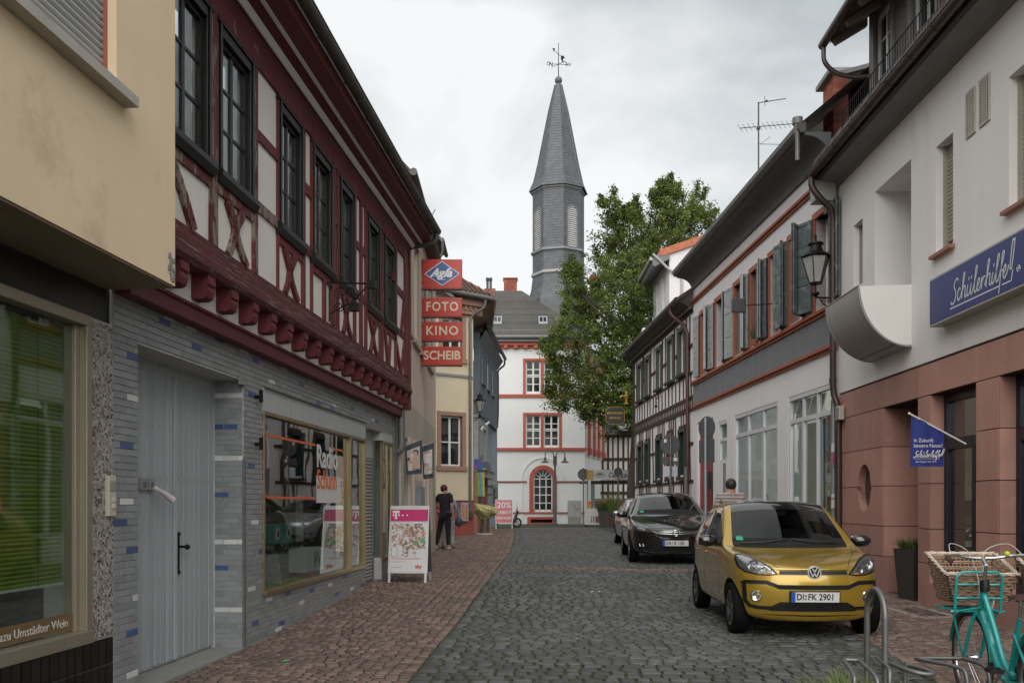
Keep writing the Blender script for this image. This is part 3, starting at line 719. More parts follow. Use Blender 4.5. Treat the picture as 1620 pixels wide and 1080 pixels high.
def tablet(e):b=FL.mb();b.prism([(0,0),(.02,0),(-.10,.36),(-.12,.36)],'y',-.09,.09);b.build('screen',M_card,e);b=FL.mb();b.tube([(-.05,0,.2),(.12,0,0)],.008);b.build('stand',M_cdark,e)
goods('phone_stand','white leaning phone display stand in front of the window goods','display stand',3.95,-.22,.537,tablet)
def handset(e):box_part(e,'base',M_cdark,-.09,.09,-.06,.06,0,.04,bevel=.01);box_part(e,'handset',M_cdark,-.03,.03,-.03,.03,.04,.22,bevel=.01)
goods('cordless_phone','black cordless phone on its base at the left end of the window','phone',3.35,-.25,.537,handset)
goods('telephone','dark brown desk telephone on the green cloth of the window','phone',3.65,-.35,.537,lambda e:(box_part(e,'body',mat('brown_phone',(.05,.03,.025),.4),-.12,.12,-.09,.09,0,.12,bevel=.02),box_part(e,'receiver',M_cdark,-.13,.13,-.02,.03,.12,.15,bevel=.01)))
goods('poster_panel','pale poster panel standing at the back of the shop window','poster',6.0,-.6,.6,lambda e:box_part(e,'sheet',M_card,-.14,.14,-.01,.01,0,1.0))
# entrance with roller shutter and glazed vitrine
b=FL.mb();b.box(7.344,8.466,-.45,-.16,2.25,2.70);b.build('shutter_box',M_panel_grey,th)
q=FL.mb();n=5;prof=[(.022*math.sin(math.pi*i/n),.058*i/n)for i in range(n+1)]
q.add([(u,-.18+a,c)for u in(7.35,8.46)for a,c in prof],[(i,i+1,n+2+i,n+1+i)for i in range(n)])
me=q.mesh('shutter_slat');me.materials.append(M_roller);me.polygons.foreach_set('use_smooth',[True]*len(me.polygons))
rs=FL.mb().box(7.344,7.36,-.21,-.13,.02,2.25).box(8.44,8.466,-.21,-.13,.02,2.25).build('roller_shutter',M_zinc,th)
for k in range(36):
 o=bpy.data.objects.new('shutter_slat',me);COL.objects.link(o);o.parent=rs;o.location=(0,0,.14+k*.0585)
FL.mb().box(7.34,8.47,-.45,.03,-.2,.16).build('shop_step',M_stone,th)
b=FL.mb();a,c,d,e=8.47,9.24,.57,2.56
for uu in(a,8.86,c-.04):b.box(uu,uu+.04,-.03,.012,d,e)
b.box(a,c,-.03,.014,e-.05,e);b.box(a,c,-.03,.03,d-.03,d);b.box(a,a+.04,-.16,-.13,d,e)
vt=b.build('vitrine',M_gold,th)
FL.mb().box(a+.04,c-.04,-.012,-.008,d,e-.05).build('pane',M_glass,vt)
FL.mb().box(a+.01,a+.014,-.13,-.03,d,e).build('pane',M_glass,vt)
FL.mb().box(a,c,-.4,-.38,d,e+.1).build('vitrine_back',M_panel_grey,vt)
FL.mb().box(8.474,9.236,-.16,.012,2.56,2.698).build('vitrine_head',M_panel_grey,th)
# red board, beam ends, moulded sill of the jetty
FL.mb().box(0.01,UE+.1,-.05,.13,3.06,3.19).build('fascia_board',M_red_paint,th,bevel=.008)
FL.mb().box(0.01,UE+.1,.08,.15,3.185,3.21).build('board_edge',M_red,th)
FL.mb().box(0.01,UE,-.2,.125,3.19,3.47).build('beam_infill',M_infill,th)
q=FL.mb();pr_=[(.10,3.46),(.275,3.46),(.28,3.38),(.262,3.365),(.27,3.33),(.255,3.27),(.22,3.25),(.10,3.25)]
q.prism(pr_,'x',-.078,.078);me=q.mesh('beam_end');me.materials.append(M_red)
for k in range(19):
 o=bpy.data.objects.new('beam_end',me);COL.objects.link(o);o.parent=th;o.location=(.08+k*.508,0,0);o.rotation_euler=(0,0,random.gauss(0,.02));o.scale=(random.uniform(.9,1.06),1,1)
b=FL.mb();b.prism([(.02,3.46),(.285,3.46),(.31,3.50),(.31,3.535),(.29,3.55),(.29,3.59),(.275,3.61),(.275,3.645),(.25,3.66),(.25,3.70),(.228,3.72),(.228,3.78),(.0,3.78)],'x',.01,UE)
b.build('jetty_sill',mat('worn_oxblood_sill',(.10,.022,.022),.8,.35,4,.9,26,stretch=(.5,1.6,1.6),dirt=(.17,.135,.11),dirt_thr=(.56,.61),dirt_scale=22,dirt_stretch=(.14,1,1.8)),th)
# upper wall and its windows
win_u=[(FL.u(335.5,.235)-.86,FL.u(335.5,.235))]+[(FL.u(a_,.235),FL.u(c_,.235))for a_,c_ in((346,403),(442,480.5),(495,527),(538,562),(582,602),(608,626.5))]
wall(FL,'infill_wall',M_infill,th,0.0,UE,3.70,6.12,[(a+.05,c-.05,4.50,5.78)for a,c in win_u],w=J,t=.25)
for i,(a,c)in enumerate(win_u):
 b=FL.mb();z0,z1=4.50,5.80;w0,w1=J-.05,J+.032
 b.box(a,a+.085,w0,w1,z0,z1);b.box(c-.085,c,w0,w1,z0,z1);b.box(a,c,w0,w1,z1-.09,z1);b.box(a+.03,a+.06,w1,w1+.02,z0,z1);b.box(c-.06,c-.03,w1,w1+.02,z0,z1)
 b.box(a-.02,c+.02,w0,w1+.02,z1,z1+.03)
 o=b.build('window_surround',M_blackwood,th,bevel=.006)
 b=FL.mb();b.prism([(J-.02,4.36),(J+.05,4.36),(J+.085,4.42),(J+.085,4.47),(J+.04,4.50),(J-.02,4.50)],'x',a-.02,c+.02);b.build('sill',M_blackwood,o)
 window(FL,th,a+.08,c-.08,4.50,5.72,J-.01,None,M_blackwood,M_glass_old,cols=2,rows=3,frw=.05,depth=.05,bar=.028)
 if i not in(4,):
  w3=(a+c)/2
  FL.mb().box(a+.1,a+.1+(c-a)*.28,J-.12,J-.11,4.5,5.72).build('curtain',M_curtain,o)
  FL.mb().box(c-.1-(c-a)*.26,c-.1,J-.12,J-.11,4.5,5.72).build('curtain',mat('grey_curtain',(.09,.085,.08),.9,.2,3),o)
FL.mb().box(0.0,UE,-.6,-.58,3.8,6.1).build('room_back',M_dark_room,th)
# timbers
tr=random.Random(8)
def post(u0,u1,z0,z1,m=None,name='post'):
 b=FL.mb();w1=J+.028+tr.uniform(0,.012);uu=(u0+u1)/2
 j=lambda:tr.uniform(-.008,.008)
 b.add([(u0+j(),J-.02,z0),(u1+j(),J-.02,z0),(u1+j(),w1,z0),(u0+j(),w1,z0),(u0+j(),J-.02,z1),(u1+j(),J-.02,z1),(u1+j(),w1,z1),(u0+j(),w1,z1)],
[(0,3,2,1),(4,5,6,7),(0,1,5,4),(1,2,6,5),(2,3,7,6),(3,0,4,7)])
 return b.build(name,m or(M_red_worn if(uu<2.6 and z0<4)else M_red),th)
ZB,ZS,ZT=3.78,4.355,6.10
def PU(x):return FL.u(280+x/3,.225)
WU=win_u
posts=[(WU[0][1],WU[1][0],1),(WU[1][1],PU(383),1),(PU(484),WU[2][0],1),(WU[2][1],PU(607),1),(PU(640),WU[3][0],1),(WU[3][1],WU[3][1]+.09,1),(WU[4][0]-.09,WU[4][0],1),(WU[4][1],WU[4][1]+.09,1),(WU[4][1]+.33,WU[4][1]+.43,1),(WU[5][0]-.09,WU[5][0],1),(WU[5][1],WU[5][1]+.09,1),(WU[6][0]-.08,WU[6][0],1),(WU[6][1],WU[6][1]+.10,1),(9.28,9.50,1),(PU(697),PU(706),0)]
for a,c,full in posts:post(a,c,ZB,ZT if full else ZS)
for(a,c)in((1.70,1.77),(3.08,3.16)):pass
ends=[0.0]+[q for a,c,f_ in posts for q in(a,c)]
def rail(u0,u1,z0,z1,m=None):
 b=FL.mb();w1=J+.022+tr.uniform(0,.008);b.box(u0,u1,J-.02,w1,z0+tr.uniform(-.008,.008),z1+tr.uniform(-.008,.008));return b.build('rail',m or(M_red_worn if(u0<2.6 and z0<4.5)else M_red),th)
PF=sorted([p for p in posts if p[2]]);gaps=[(0,PF[0][0])]+[(p[1],q_[0])for p,q_ in zip(PF[:-1],PF[1:])if q_[0]-p[1]>.03]
def iswin(a,c):return any(w_[0]<(a+c)/2<w_[1]for w_ in WU)
for a,c in gaps:
 if iswin(a,c):rail(a,c,4.27,4.365)
 else:rail(a,c,4.42,4.53);rail(a,c,5.13,5.24)
post(0.0,UE,5.86,6.12,M_red,'top_plate')
def brace(p0,p1,wd=.085,bend=0.0,worn=False):
 b=FL.mb();n=6
 for i in range(n):
  def P(t):
   x=p0[0]+(p1[0]-p0[0])*t+bend*math.sin(math.pi*t);z=p0[1]+(p1[1]-p0[1])*t;return(x,J+.014,z)
  b.bar(P(i/n),P((i+1)/n+(.03 if i<n-1 else 0)),.05,wd*(1+.25*math.sin(3*i)),up=(1,0,0))if False else b.bar(P(i/n),P((i+1)/n+(.03 if i<n-1 else 0)),wd*tr.uniform(.9,1.1),.05,up=(0,1,0))
 return b.build('brace',M_red_worn if worn else M_red,th)
def cross(u0,u1,worn=False):
 m=(u0+u1)/2
 w_=u1-u0;m=u0+.46*w_;zm=ZB+(ZS-ZB)*.50
 brace((u0+.25*w_,ZS-.08),(m+.01,zm),.10,0,worn);brace((m,zm+.02),(u0+.27*w_,ZB),.075,.03,worn)
 brace((u0+.68*w_,ZS-.08),(m,zm),.10,0,worn);brace((m,zm+.02),(u0+.80*w_,ZB),.075,-.04,worn)
brace((.42,ZS-.09),(.86,ZB),.10,.03,True);brace((.02,ZB),(.35,ZS-.09),.1,0,True)
cross(WU[1][0]+.02,WU[1][1],True);cross(WU[2][0],WU[2][1]);cross(*WU[4]);cross(*WU[5])
brace((WU[6][0]+.3,ZB),(WU[6][0]+.1,ZS-.05),.08);brace((WU[6][0]+.5,ZS-.05),(WU[6][0]+.38,ZB),.08)
brace((8.95,ZB),(8.50,ZS+.02),.09);brace((9.27,ZS),(9.0,ZB),.07);brace((8.42,5.24),(8.6,5.86),.07);brace((9.25,5.12),(9.0,ZS+.15),.07)
b=FL.mb();b.box(UE,UE+.12,-.3,J+.06,3.19,6.2);b.build('corner_board',M_red_paint,th)
# wrought iron sign bracket between the windows
br=empty('sign_bracket',FL.world(4.70,J+.03,4.05),FL.rz,'wrought iron scroll bracket without its sign on the timber wall','bracket')
b=FL.mb();b.tube([(0,0,-.25),(0,0,.32)],.011);b.tube([(0,0,.25),(.0,.55,.22)],.012);b.tube([(0,.0,-.15),(0,.3,.0),(0,.52,.22)],.009)
for cx,cz,r0,sg in((.13,.10,.085,1),(.12,-.06,.07,-1),(.26,.13,.06,1)):
 b.tube([(0,cx+r0*(1-t/26)*math.cos(t*.5*sg),cz+r0*(1-t/26)*math.sin(t*.5*sg))for t in range(22)],.007,6)
b.build('scrollwork',M_iron,br,smooth=True)
FL.mb().box(-.05,.05,.50,.60,.16,.26).build('lamp',M_iron,br)
FL.mb().box(-.06,.06,.26,.38,-.12,-.02).build('lamp',M_iron,br)
# moulded eaves: coves and bands, gutter, roof
def cove(name,m,p):FL.mb().prism(p,'x',-.2,UE+.12).build(name,m,th)
cove('cornice_board',M_red_paint,[(J,6.02),(J+.03,6.02),(J+.05,6.10),(J+.10,6.16),(J+.10,6.2),(J,6.2)])
cove('cornice_band',M_white,[(J+.10,6.12),(J+.115,6.12),(J+.16,6.17),(J+.16,6.22),(J+.10,6.22)])
cove('cornice_cove',M_red_paint,[(J+.16,6.17),(J+.26,6.20),(J+.27,6.28),(J+.1,6.28)])
cove('cornice_band',M_white,[(J+.26,6.195),(J+.30,6.21),(J+.30,6.30),(J+.26,6.30)])
cove('cornice_board',M_red_paint,[(J+.30,6.21),(J+.44,6.28),(J+.46,6.40),(J+.2,6.40)])
b=FL.mb();n=8
for uu in np.arange(-.2,UE+.1,1.0):
 e2=min(uu+1.0,UE+.12)
 pts=[(J+.54+.075*math.cos(math.pi+math.pi*i/n),6.44+.075*math.sin(math.pi+math.pi*i/n))for i in range(n+1)]
 b.add([(x,w,z)for x in(uu,e2)for w,z in pts],[(i,i+1,n+2+i,n+1+i)for i in range(n)])
 b.tube([(uu,w,z)for w,z in[(a,c)for a,c in pts]],.008,5)
b.tube([(-.2,J+.615,6.445),(UE+.12,J+.615,6.445)],.009,6)
b.build('gutter',M_zinc_dark,th,smooth=True)
b=FL.mb();b.add([(-.2,J+.50,6.44),(UE+.15,J+.50,6.44),(UE+.15,-3.0,9.9),(-.2,-3.0,9.9),(-.2,J+.50,6.40),(UE+.15,J+.50,6.40),(UE+.15,-3.0,9.8),(-.2,-3.0,9.8)],[(0,1,2,3),(7,6,5,4),(0,4,5,1),(1,5,6,2)])
b.build('roof',M_rooftile,th)
q=FL.mb();q.prism([(J+.52,6.45),(J+.54,6.475),(J+.30,6.70),(J+.28,6.675)],'x',.0,.17);me=q.mesh('roof_tile');me.materials.append(M_rooftile)
for k in range(54):
 o=bpy.data.objects.new('roof_tile',me);COL.objects.link(o);o.parent=th;o.location=(-.2+k*.183,0,random.uniform(-.004,.006))
 # downpipes at the far corner
b=FL.mb();uu=UE+.02
b.tube(spline([(uu,J+.54,6.38),(uu,J+.54,6.28),(uu,J+.45,6.20),(uu+.02,.25,6.15),(uu+.02,.12,6.12)],4),.045,10);b.build('downpipe',M_zinc_dark,th,smooth=True)
b=FL.mb();b.tube(spline([(uu-.02,.10,3.2),(uu-.02,.10,2.9),(uu-.02,.10,2.52),(uu-.02,.03,2.42)],4),.07,12);b.tube([(uu+.03,.03,2.42),(uu+.03,.03,.1)],.022,8);b.tube([(uu-.1,.02,3.06),(uu-.1,.02,.1)],.012,6);b.build('downpipe',M_zinc,th,smooth=True)
# ------------------------------------------------------------------ pale rendered shop beyond the timber house
M_pale=mat('pale_pink_render',(.62,.51,.42),.85,.06,1.4,.25,150,streak=.08,dirt=(.40,.32,.26),dirt_thr=(.6,.78),dirt_scale=.8)
M_pale2=mat('dull_beige_render',(.46,.41,.34),.85,.08,1.4,.25,150,streak=.1)
FP=Facade(-2.05,16.35,-.004,1,-1)
ph=empty('pale_shop_house',(*FP.o,0),FP.rz,'pale pinkish rendered house with jutting upper floor between the timber house and the cream house','building')
UP=7.8
wu=[(.45,1.55,4.9,7.0),(2.0,3.1,4.9,7.0),(3.55,4.65,4.9,7.0),(5.4,6.5,4.9,7.0)]
wall(FP,'upper_wall',M_pale,ph,.0,UP,3.5,7.5,wu,w=0,t=.3)
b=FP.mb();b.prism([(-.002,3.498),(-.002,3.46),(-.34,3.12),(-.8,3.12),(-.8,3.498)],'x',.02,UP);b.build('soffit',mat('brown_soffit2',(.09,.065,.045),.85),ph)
FP.mb().box(UP-.3,UP,-5,-.3,0,7.5).build('end_wall',M_pale,ph)
for a,c,d,e in wu:
 b=FP.mb();b.box(a-.09,a,-.02,.03,d,e);b.box(c,c+.09,-.02,.03,d,e);b.box(a-.09,c+.09,-.02,.03,e,e+.1);b.box(a-.14,c+.14,-.02,.07,d-.09,d)
 o=b.build('window_surround',mat('beige_trim',(.40,.34,.28),.7,.1),ph)
 window(FP,ph,a,c,d,e,-.10,None,M_white,M_glass_dark,cols=2,rows=3,frw=.07,bar=.035)
gw=[(.5,1.1,.0,2.75),(1.35,1.9,.25,2.75),(2.2,4.1,2.0,2.75),(4.4,5.1,.25,2.75),(5.5,6.8,.8,2.6)]
FPG=Facade(-2.33,16.35,.024,1,-1)
wall(FPG,'ground_wall',M_pale2,ph,0,7.75,-.1,3.5,gw,w=0,t=.3)
b=FPG.mb()
for a,c,d,e in gw:b.box(a,c,-.28,-.25,d,e)
b.build('shop_panes',M_glass_dark,ph)
for uu in(1.1,1.9,4.2,5.15):FPG.mb().box(uu+.02,uu+.14,0,.05,.1,2.8).build('pilaster',M_pale,ph)
FPG.mb().box(2.3,3.2,.0,.14,.8,1.85).build('steel_cabinet',mat('cabinet_grey',(.28,.30,.31),.5),ph,bevel=.01)
b=FP.mb();b.tube([(-.1,.24,7.58),(UP,.24,7.56)],.07,10);b.build('gutter',M_zinc_dark,ph,smooth=True)
b=FP.mb();b.box(-.0,UP,-.3,.2,7.50,7.56);b.build('eave_board',M_rust,ph)
b=FP.mb();b.add([(-.05,.22,7.6),(UP+.1,.22,7.6),(UP+.1,-3,11),(-.05,-3,11),(-.05,.22,7.5),(UP+.1,.22,7.5),(UP+.1,-3,10.9),(-.05,-3,10.9)],[(0,1,2,3),(7,6,5,4),(0,4,5,1),(1,5,6,2),(0,3,7,4)]);b.build('roof',M_rooftile,ph)
# set back neighbour with a slate dormer
FP=Facade(-2.35,25.0,-.004,1,-1)
ph=empty('slate_dormer_house',(*FP.o,0),FP.rz,'set back house with a small slate dormer peeping over the four red signs','building')
FP.mb().box(0.1,6.5,-4,-.9,0,9.2).build('wall',M_pale,ph)
b=FP.mb();b.add([(0,-.7,9.1),(6.6,-.7,9.1),(6.6,-4,12),(0,-4,12)],[(0,1,2,3)]);b.build('roof',M_rooftile,ph)
dx=.12
dm=FP.mb();dm.box(4.2,5.7,-1.8,dx-.5,9.0,10.15);o=dm.build('dormer',mat('slate_blue',(.06,.065,.075),.6,.2,4,.3,piece=.1),ph)
b=FP.mb();b.prism([(4.0,10.13),(5.9,10.13),(5.9,10.24),(4.0,10.24)],'y',-1.9,dx-.10);b.build('roof',M_rooftile,o)
b=FP.mb();b.tube([(4.0,dx-.04,10.12),(5.9,dx-.04,10.12)],.07,8);b.tube(spline([(4.05,dx-.04,10.1),(4.05,dx-.04,9.7),(4.05,dx-.2,9.5),(4.05,dx-.5,9.45)],4),.045,8);b.build('gutter',M_zinc_dark,o,smooth=True)
window(FP,ph,4.5,5.4,9.2,10.0,dx-.47,None,M_white,M_glass_dark,cols=2,rows=2,frw=.06)
b=FP.mb();b.tube([(4.4,-.8,10.1),(4.6,-.2,11.3)],.014,5);b.build('aerial_rod',M_iron,ph)
# projecting shop signs
SX0,SX1,SY=-2.03,-1.13,20.0
M_signred=mat('sign_red',(.42,.022,.010),.32,.10,2,.03,30,streak=.06)
M_signside=mat('sign_edge',(.18,.05,.03),.5,.2,5)
M_signlet=mat('sign_letter_cream',(.62,.52,.38),.4,.06,4)
sc=Facade(SX0,SY,1,0,-1)  # faces the viewer
def z20(py):return 1.5+(795-py)*SY/1400
def board(name,label,z1,z0,txt=None):
 e=empty(name,(SX0,SY,z0),0,label,'sign')
 W_=SX1-SX0;H=z1-z0
 sc.mb().box(0,W_,-.14,0,0,H).build('box',M_signred,e,bevel=.008)
 b=sc.mb();b.box(-.03,W_+.004,-.145,.006,-.02,0);b.box(-.06,0,-.09,-.05,H*.2,H*.25);b.box(-.06,0,-.09,-.05,H*.75,H*.8);b.build('frame',M_signside,e)
 if txt:
  o=text_mesh(txt,H*.68 if len(txt)<6 else H*.66,M_signlet,'lettering',e,.003,bold=.006,spacing=1.18 if len(txt)<6 else 1.0,xs=1.0)
  wd=max(v.co.x for v in o.data.vertices)-min(v.co.x for v in o.data.vertices)
  o.scale=(W_*(.80 if len(txt)<6 else.92)/wd,)*1+(1.0,1)if False else(W_*(.80 if len(txt)<6 else.92)/wd,1,1)
  o.rotation_euler=(R(90),0,0);o.location=(W_/2,-.004,H/2)
 return e
ag=board('film_sign','red lightbox with a blue diamond and script lettering, topmost of the four projecting signs',z20(410),z20(456))
H=z20(410)-z20(456);W_=SX1-SX0
sc.mb().prism([(.05,H/2),(W_/2,.06),(W_-.05,H/2),(W_/2,H-.04)],'y',.001,.004).build('diamond_edge',M_white,ag)
dmd=sc.mb().prism([(.075,H/2),(W_/2,.078),(W_-.075,H/2),(W_/2,H-.058)],'y',.004,.006).build('diamond',mat('sign_blue',(.035,.085,.28),.35,.05),ag)
def script(parent,strokes,x0,z0,sx,sz,wdt,m,fac,w,name='lettering',shear=.25,n=5):
 b=fac.mb()
 for st in strokes:
  P=spline([(x0+(p[0]+shear*p[1])*sx,z0+p[1]*sz)for p in st],n)if len(st)>2 else[Vector((x0+(p[0]+shear*p[1])*sx,z0+p[1]*sz))for p in st]
  L=[];Rr=[]
  for i,p in enumerate(P):
   t=(P[min(i+1,len(P)-1)]-P[max(i-1,0)]);t=t.normalized()if t.length>1e-9 else Vector((1,0));nn=Vector((-t.y,t.x))*wdt/2
   L.append(p+nn);Rr.append(p-nn)
  vs=[(q.x,w,q.y)for q in L]+[(q.x,w,q.y)for q in Rr];k=len(P)
  b.add(vs,[(i,i+1,k+i+1,k+i)for i in range(k-1)])
 return b.build(name,m,parent)
AGFA=[[(0,-.05),(.08,-.05),(.25,.25),(.50,1.0),(.56,.5),(.60,.0)],[(.14,.32),(.4,.36),(.66,.34)],
[(1.0,.5),(.85,.55),(.76,.3),(.84,.02),(.98,.12),(1.04,.5),(1.0,-.1),(.86,-.62),(.76,-.5),(.95,-.2),(1.15,.05)],
[(1.15,.05),(1.35,.5),(1.52,.95),(1.40,.9),(1.30,.2),(1.18,-.62),(1.06,-.58),(1.22,-.2),(1.45,.05)],[(1.2,.42),(1.6,.44)],
[(1.88,.45),(1.74,.5),(1.64,.25),(1.72,.0),(1.86,.12),(1.93,.5),(1.92,.1),(2.08,.05)]]
o=text_mesh('Agfa',.27,M_white,parent=dmd,shear=.45,bold=.009);o.rotation_euler=(R(90),0,0);o.location=(W_/2-.03,-.0075,H/2+.012)
script(dmd,[[(0,.1),(.25,-.05),(.7,.35),(1.0,1.0)],[(2.1,-.7),(1.5,-.6),(1.7,0),(2.3,.4)]],W_*.26,H*.42,.15,.12,.014,M_white,sc,.0085)
board('photo_sign','red sign reading FOTO in cream capitals, second of the four projecting signs',z20(471),z20(500),'FOTO')
board('cinema_sign','red sign reading KINO in cream capitals, third of the four projecting signs',z20(509),z20(538),'KINO')
board('name_sign','red sign reading SCHEIB in cream capitals, lowest of the four projecting signs',z20(548),z20(577),'SCHEIB')
pole=MB().tube([(SX0-.05,SY+.07,z20(590)),(SX0-.05,SY+.07,z20(405))],.02,8).build('sign_pole',M_zinc_dark,None);tag(pole,'thin dark steel pole carrying the four red projecting signs','pole')
# two photo flags
def photo_flag(x0,x1,y,z1,z0,label,stops,drop):
 e=empty('photo_flag',(x0,y,z1),0,label,'flag','photo flags by the shop door')
 W2=x1-x0;Hh=z1-z0
 MB().tube([(-.08,.01,-drop-.02),(W2+.05,.01,.03)],.014,8).build('pole',mat('silver_tube',(.45,.45,.44),.35,.05,metal=.6),e)
 f_=MB().add([(0,0,-drop),(W2,0,0),(W2,0,-Hh+.04),(.05,0,-Hh)],[(0,1,2,3)])or None
 b=MB();nn=8
 def P(s,t):x=W2*s+.05*t*(1-s);zz=(-drop*(1-s))*(1-t)+(-Hh+.03*s)*t;return(x,.012*math.sin(9*s+3*t),zz)
 vs=[P(i/nn,j/nn)for j in range(nn+1)for i in range(nn+1)]
 b.add(vs,[(j*(nn+1)+i,j*(nn+1)+i+1,(j+1)*(nn+1)+i+1,(j+1)*(nn+1)+i)for i in range(nn)for j in range(nn)])
 cl=b.build('cloth',mat('flag_border',(.05,.06,.07),.7),e,smooth=True)
 b=MB()
 def Q(s,t):p=P(.12+.76*s,.16+.70*t);return(p[0],p[1]-.006,p[2])
 vs=[Q(i/nn,j/nn)for j in range(nn+1)for i in range(nn+1)]
 b.add(vs,[(j*(nn+1)+i,j*(nn+1)+i+1,(j+1)*(nn+1)+i+1,(j+1)*(nn+1)+i)for i in range(nn)for j in range(nn)])
 b.build('photo_print',stops,cl,smooth=True)
 return e,cl,P
M_ph1=print_mat('portrait_backdrop',[(0,(.55,.50,.46)),(.35,(.60,.56,.52)),(.6,(.5,.44,.40)),(1,(.65,.62,.58))],3)
M_ph2=print_mat('brown_print',[(0,(.12,.07,.05)),(.35,(.4,.3,.24)),(.6,(.6,.56,.52)),(1,(.65,.62,.6))],9)
e1,c1,P1=photo_flag(-2.06,-1.72,16.9,2.70,2.03,'photo flag with a woman holding red flowers, hanging by the shop front',M_ph1,.14)
# flat printed picture: head, hair, shoulder, bouquet
b=MB();b.lathe([(0,-.022),(.058,-.022)],.225,-.24,14,'y');b.build('printed_hair',mat('print_hair',(.10,.045,.03),.6),c1)
b=MB();b.lathe([(0,-.024),(.042,-.024)],.215,-.26,14,'y');b.prism([(.19,-.30),(.24,-.30),(.285,-.38),(.29,-.55),(.15,-.55),(.16,-.42)],'y',-.026,-.024);b.prism([(.10,-.36),(.18,-.40),(.17,-.45),(.08,-.40)],'y',-.0275,-.026);b.build('printed_figure',mat('print_skin',(.50,.33,.26),.6),c1)
b=MB();b.lathe([(0,-.029),(.028,-.029)],.095,-.36,10,'y');b.build('printed_flowers',mat('print_red',(.25,.02,.03),.6),c1)
photo_flag(-1.86,-1.60,18.1,2.72,1.98,'second photo flag with a brown print hanging half behind the first',M_ph2,.08)
# ------------------------------------------------------------------ cream corner house facing the viewer
M_cream2=mat('warm_cream_render',(.66,.575,.41),.85,.05,1.2,.2,120,streak=.05)
M_sand=mat('rose_sandstone',(.35,.20,.15),.8,.12,4,.3,50)
M_redbase=mat('red_plinth',(.30,.075,.06),.75,.1,3,.25,60,dirt=(.24,.10,.08),dirt_thr=(.5,.7))
FC=Facade(-1.55,35.3,1.4,1.0,-1)
ch=empty('cream_corner_house',(*FC.o,0),FC.rz,'cream rendered corner house with red plinth and sandstone window frames','building')
def C(px):return FC.u(px)
GZ=.2
wn_=[(C(697.5),C(731),FC.z(710,737),FC.z(710,657)),(C(700),C(731),FC.z(712,566),FC.z(712,502))]
wall(FC,'front_wall',M_cream2,ch,-5.2,0,1.58,9.5,wn_,w=0,t=.35)
wall(FC,'plinth',M_redbase,ch,-5.2,0.03,GZ-.3,1.58,[],w=.03,t=.3)
b=FC.mb();b.box(-5.2,.05,.0,.06,1.56,1.60);b.build('plinth_edge',mat('red_edge',(.2,.03,.03),.6),ch)
for a,c,d,e in wn_:
 fr=.17;b=FC.mb();b.box(a-fr,a,-.2,.03,d,e);b.box(c,c+fr,-.2,.03,d,e);b.box(a-fr,c+fr,-.2,.04,e,e+fr*.9);b.box(a-fr-.04,c+fr+.04,-.2,.09,d-fr,d)
 b.build('window_surround',M_sand,ch)
 window(FC,ch,a,c,d,e,-.14,None,M_white,M_glass_dark,cols=2,rows=2,frw=.08,bar=.05,split=[d+(e-d)*.48])
b=FC.mb();b.box(-5.2,.0,-.01,.05,FC.z(700,594),FC.z(700,594)+.10);b.build('string_course',mat('grey_course',(.25,.25,.24),.6),ch)
# street side wall behind the corner
FC2=Facade(-1.55,35.3,-.075,1,-1)
FC2.mb().box(.02,2.6,-.3,0,0,9.5).build('street_wall',M_cream2,ch)
for o in[x for x in COL.objects if x.name.startswith('street_wall')]:
 o.rotation_euler=(0,0,FC2.rz-FC.rz)
 # cornice, tiled hipped roof, gutters and downpipe
b=FC.mb();b.box(-5.2,.35,-.2,.16,8.95,9.28);b.box(-5.2,.4,-.2,.30,9.28,9.5);b.build('cornice',M_sand,ch)
b=FC.mb()
for k in range(22):b.box(-5.1+k*.24,-5.0+k*.24,.16,.22,9.10,9.28)
b.build('dentils',M_sand,ch)
b=FC.mb();b.tube([(-5.2,.55,9.72),(.62,.55,9.60)],.085,10);b.build('gutter',M_zinc,ch,smooth=True)
def xy(fac,u,w):q=fac.world(u,w,0);return q[0],q[1]
def to_local(fac,x,y,z):
 dx_,dy_=x-fac.o[0],y-fac.o[1];return(dx_*fac.d[0]+dy_*fac.d[1],fac.s*(dx_*fac.n[0]+dy_*fac.n[1])*fac.s,z)
cx,cy=xy(FC,.62,.60)
far=(cx-.075*3.2-.05,cy+3.2)
b=FC.mb();b.tube([to_local(FC,cx,cy,9.62),to_local(FC,far[0],far[1]+3,9.62)],.09,10);b.build('gutter',mat('brown_gutter',(.16,.11,.08),.5,.2,4),ch,smooth=True)
b=FC.mb();A=to_local(FC,cx-.02,cy+.02,9.56);B=to_local(FC,far[0],far[1]+3,9.56);Cc=to_local(FC,far[0]-1.0,far[1]+3,9.0);D=to_local(FC,-1.56,35.4,9.0)
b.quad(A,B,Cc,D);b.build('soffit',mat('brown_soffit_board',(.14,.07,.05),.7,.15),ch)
b=FC.mb();e0=(-5.2,.6,9.72);e1_=(.62,.6,9.66);ridge1=(-2.2,-2.6,12.1);ridge0=(-5.2,-2.6,12.1)
b.add([e0,e1_,ridge1,ridge0],[(0,1,2,3)]);f3=to_local(FC,far[0],far[1]+3,9.66);b.add([e1_,f3,ridge1],[(0,1,2)])
rf=b.build('roof',M_rooftile,ch)
q=FC.mb();q.prism([(0,0),(.14,0),(.14,.05),(0,.05)],'z',0,.01)
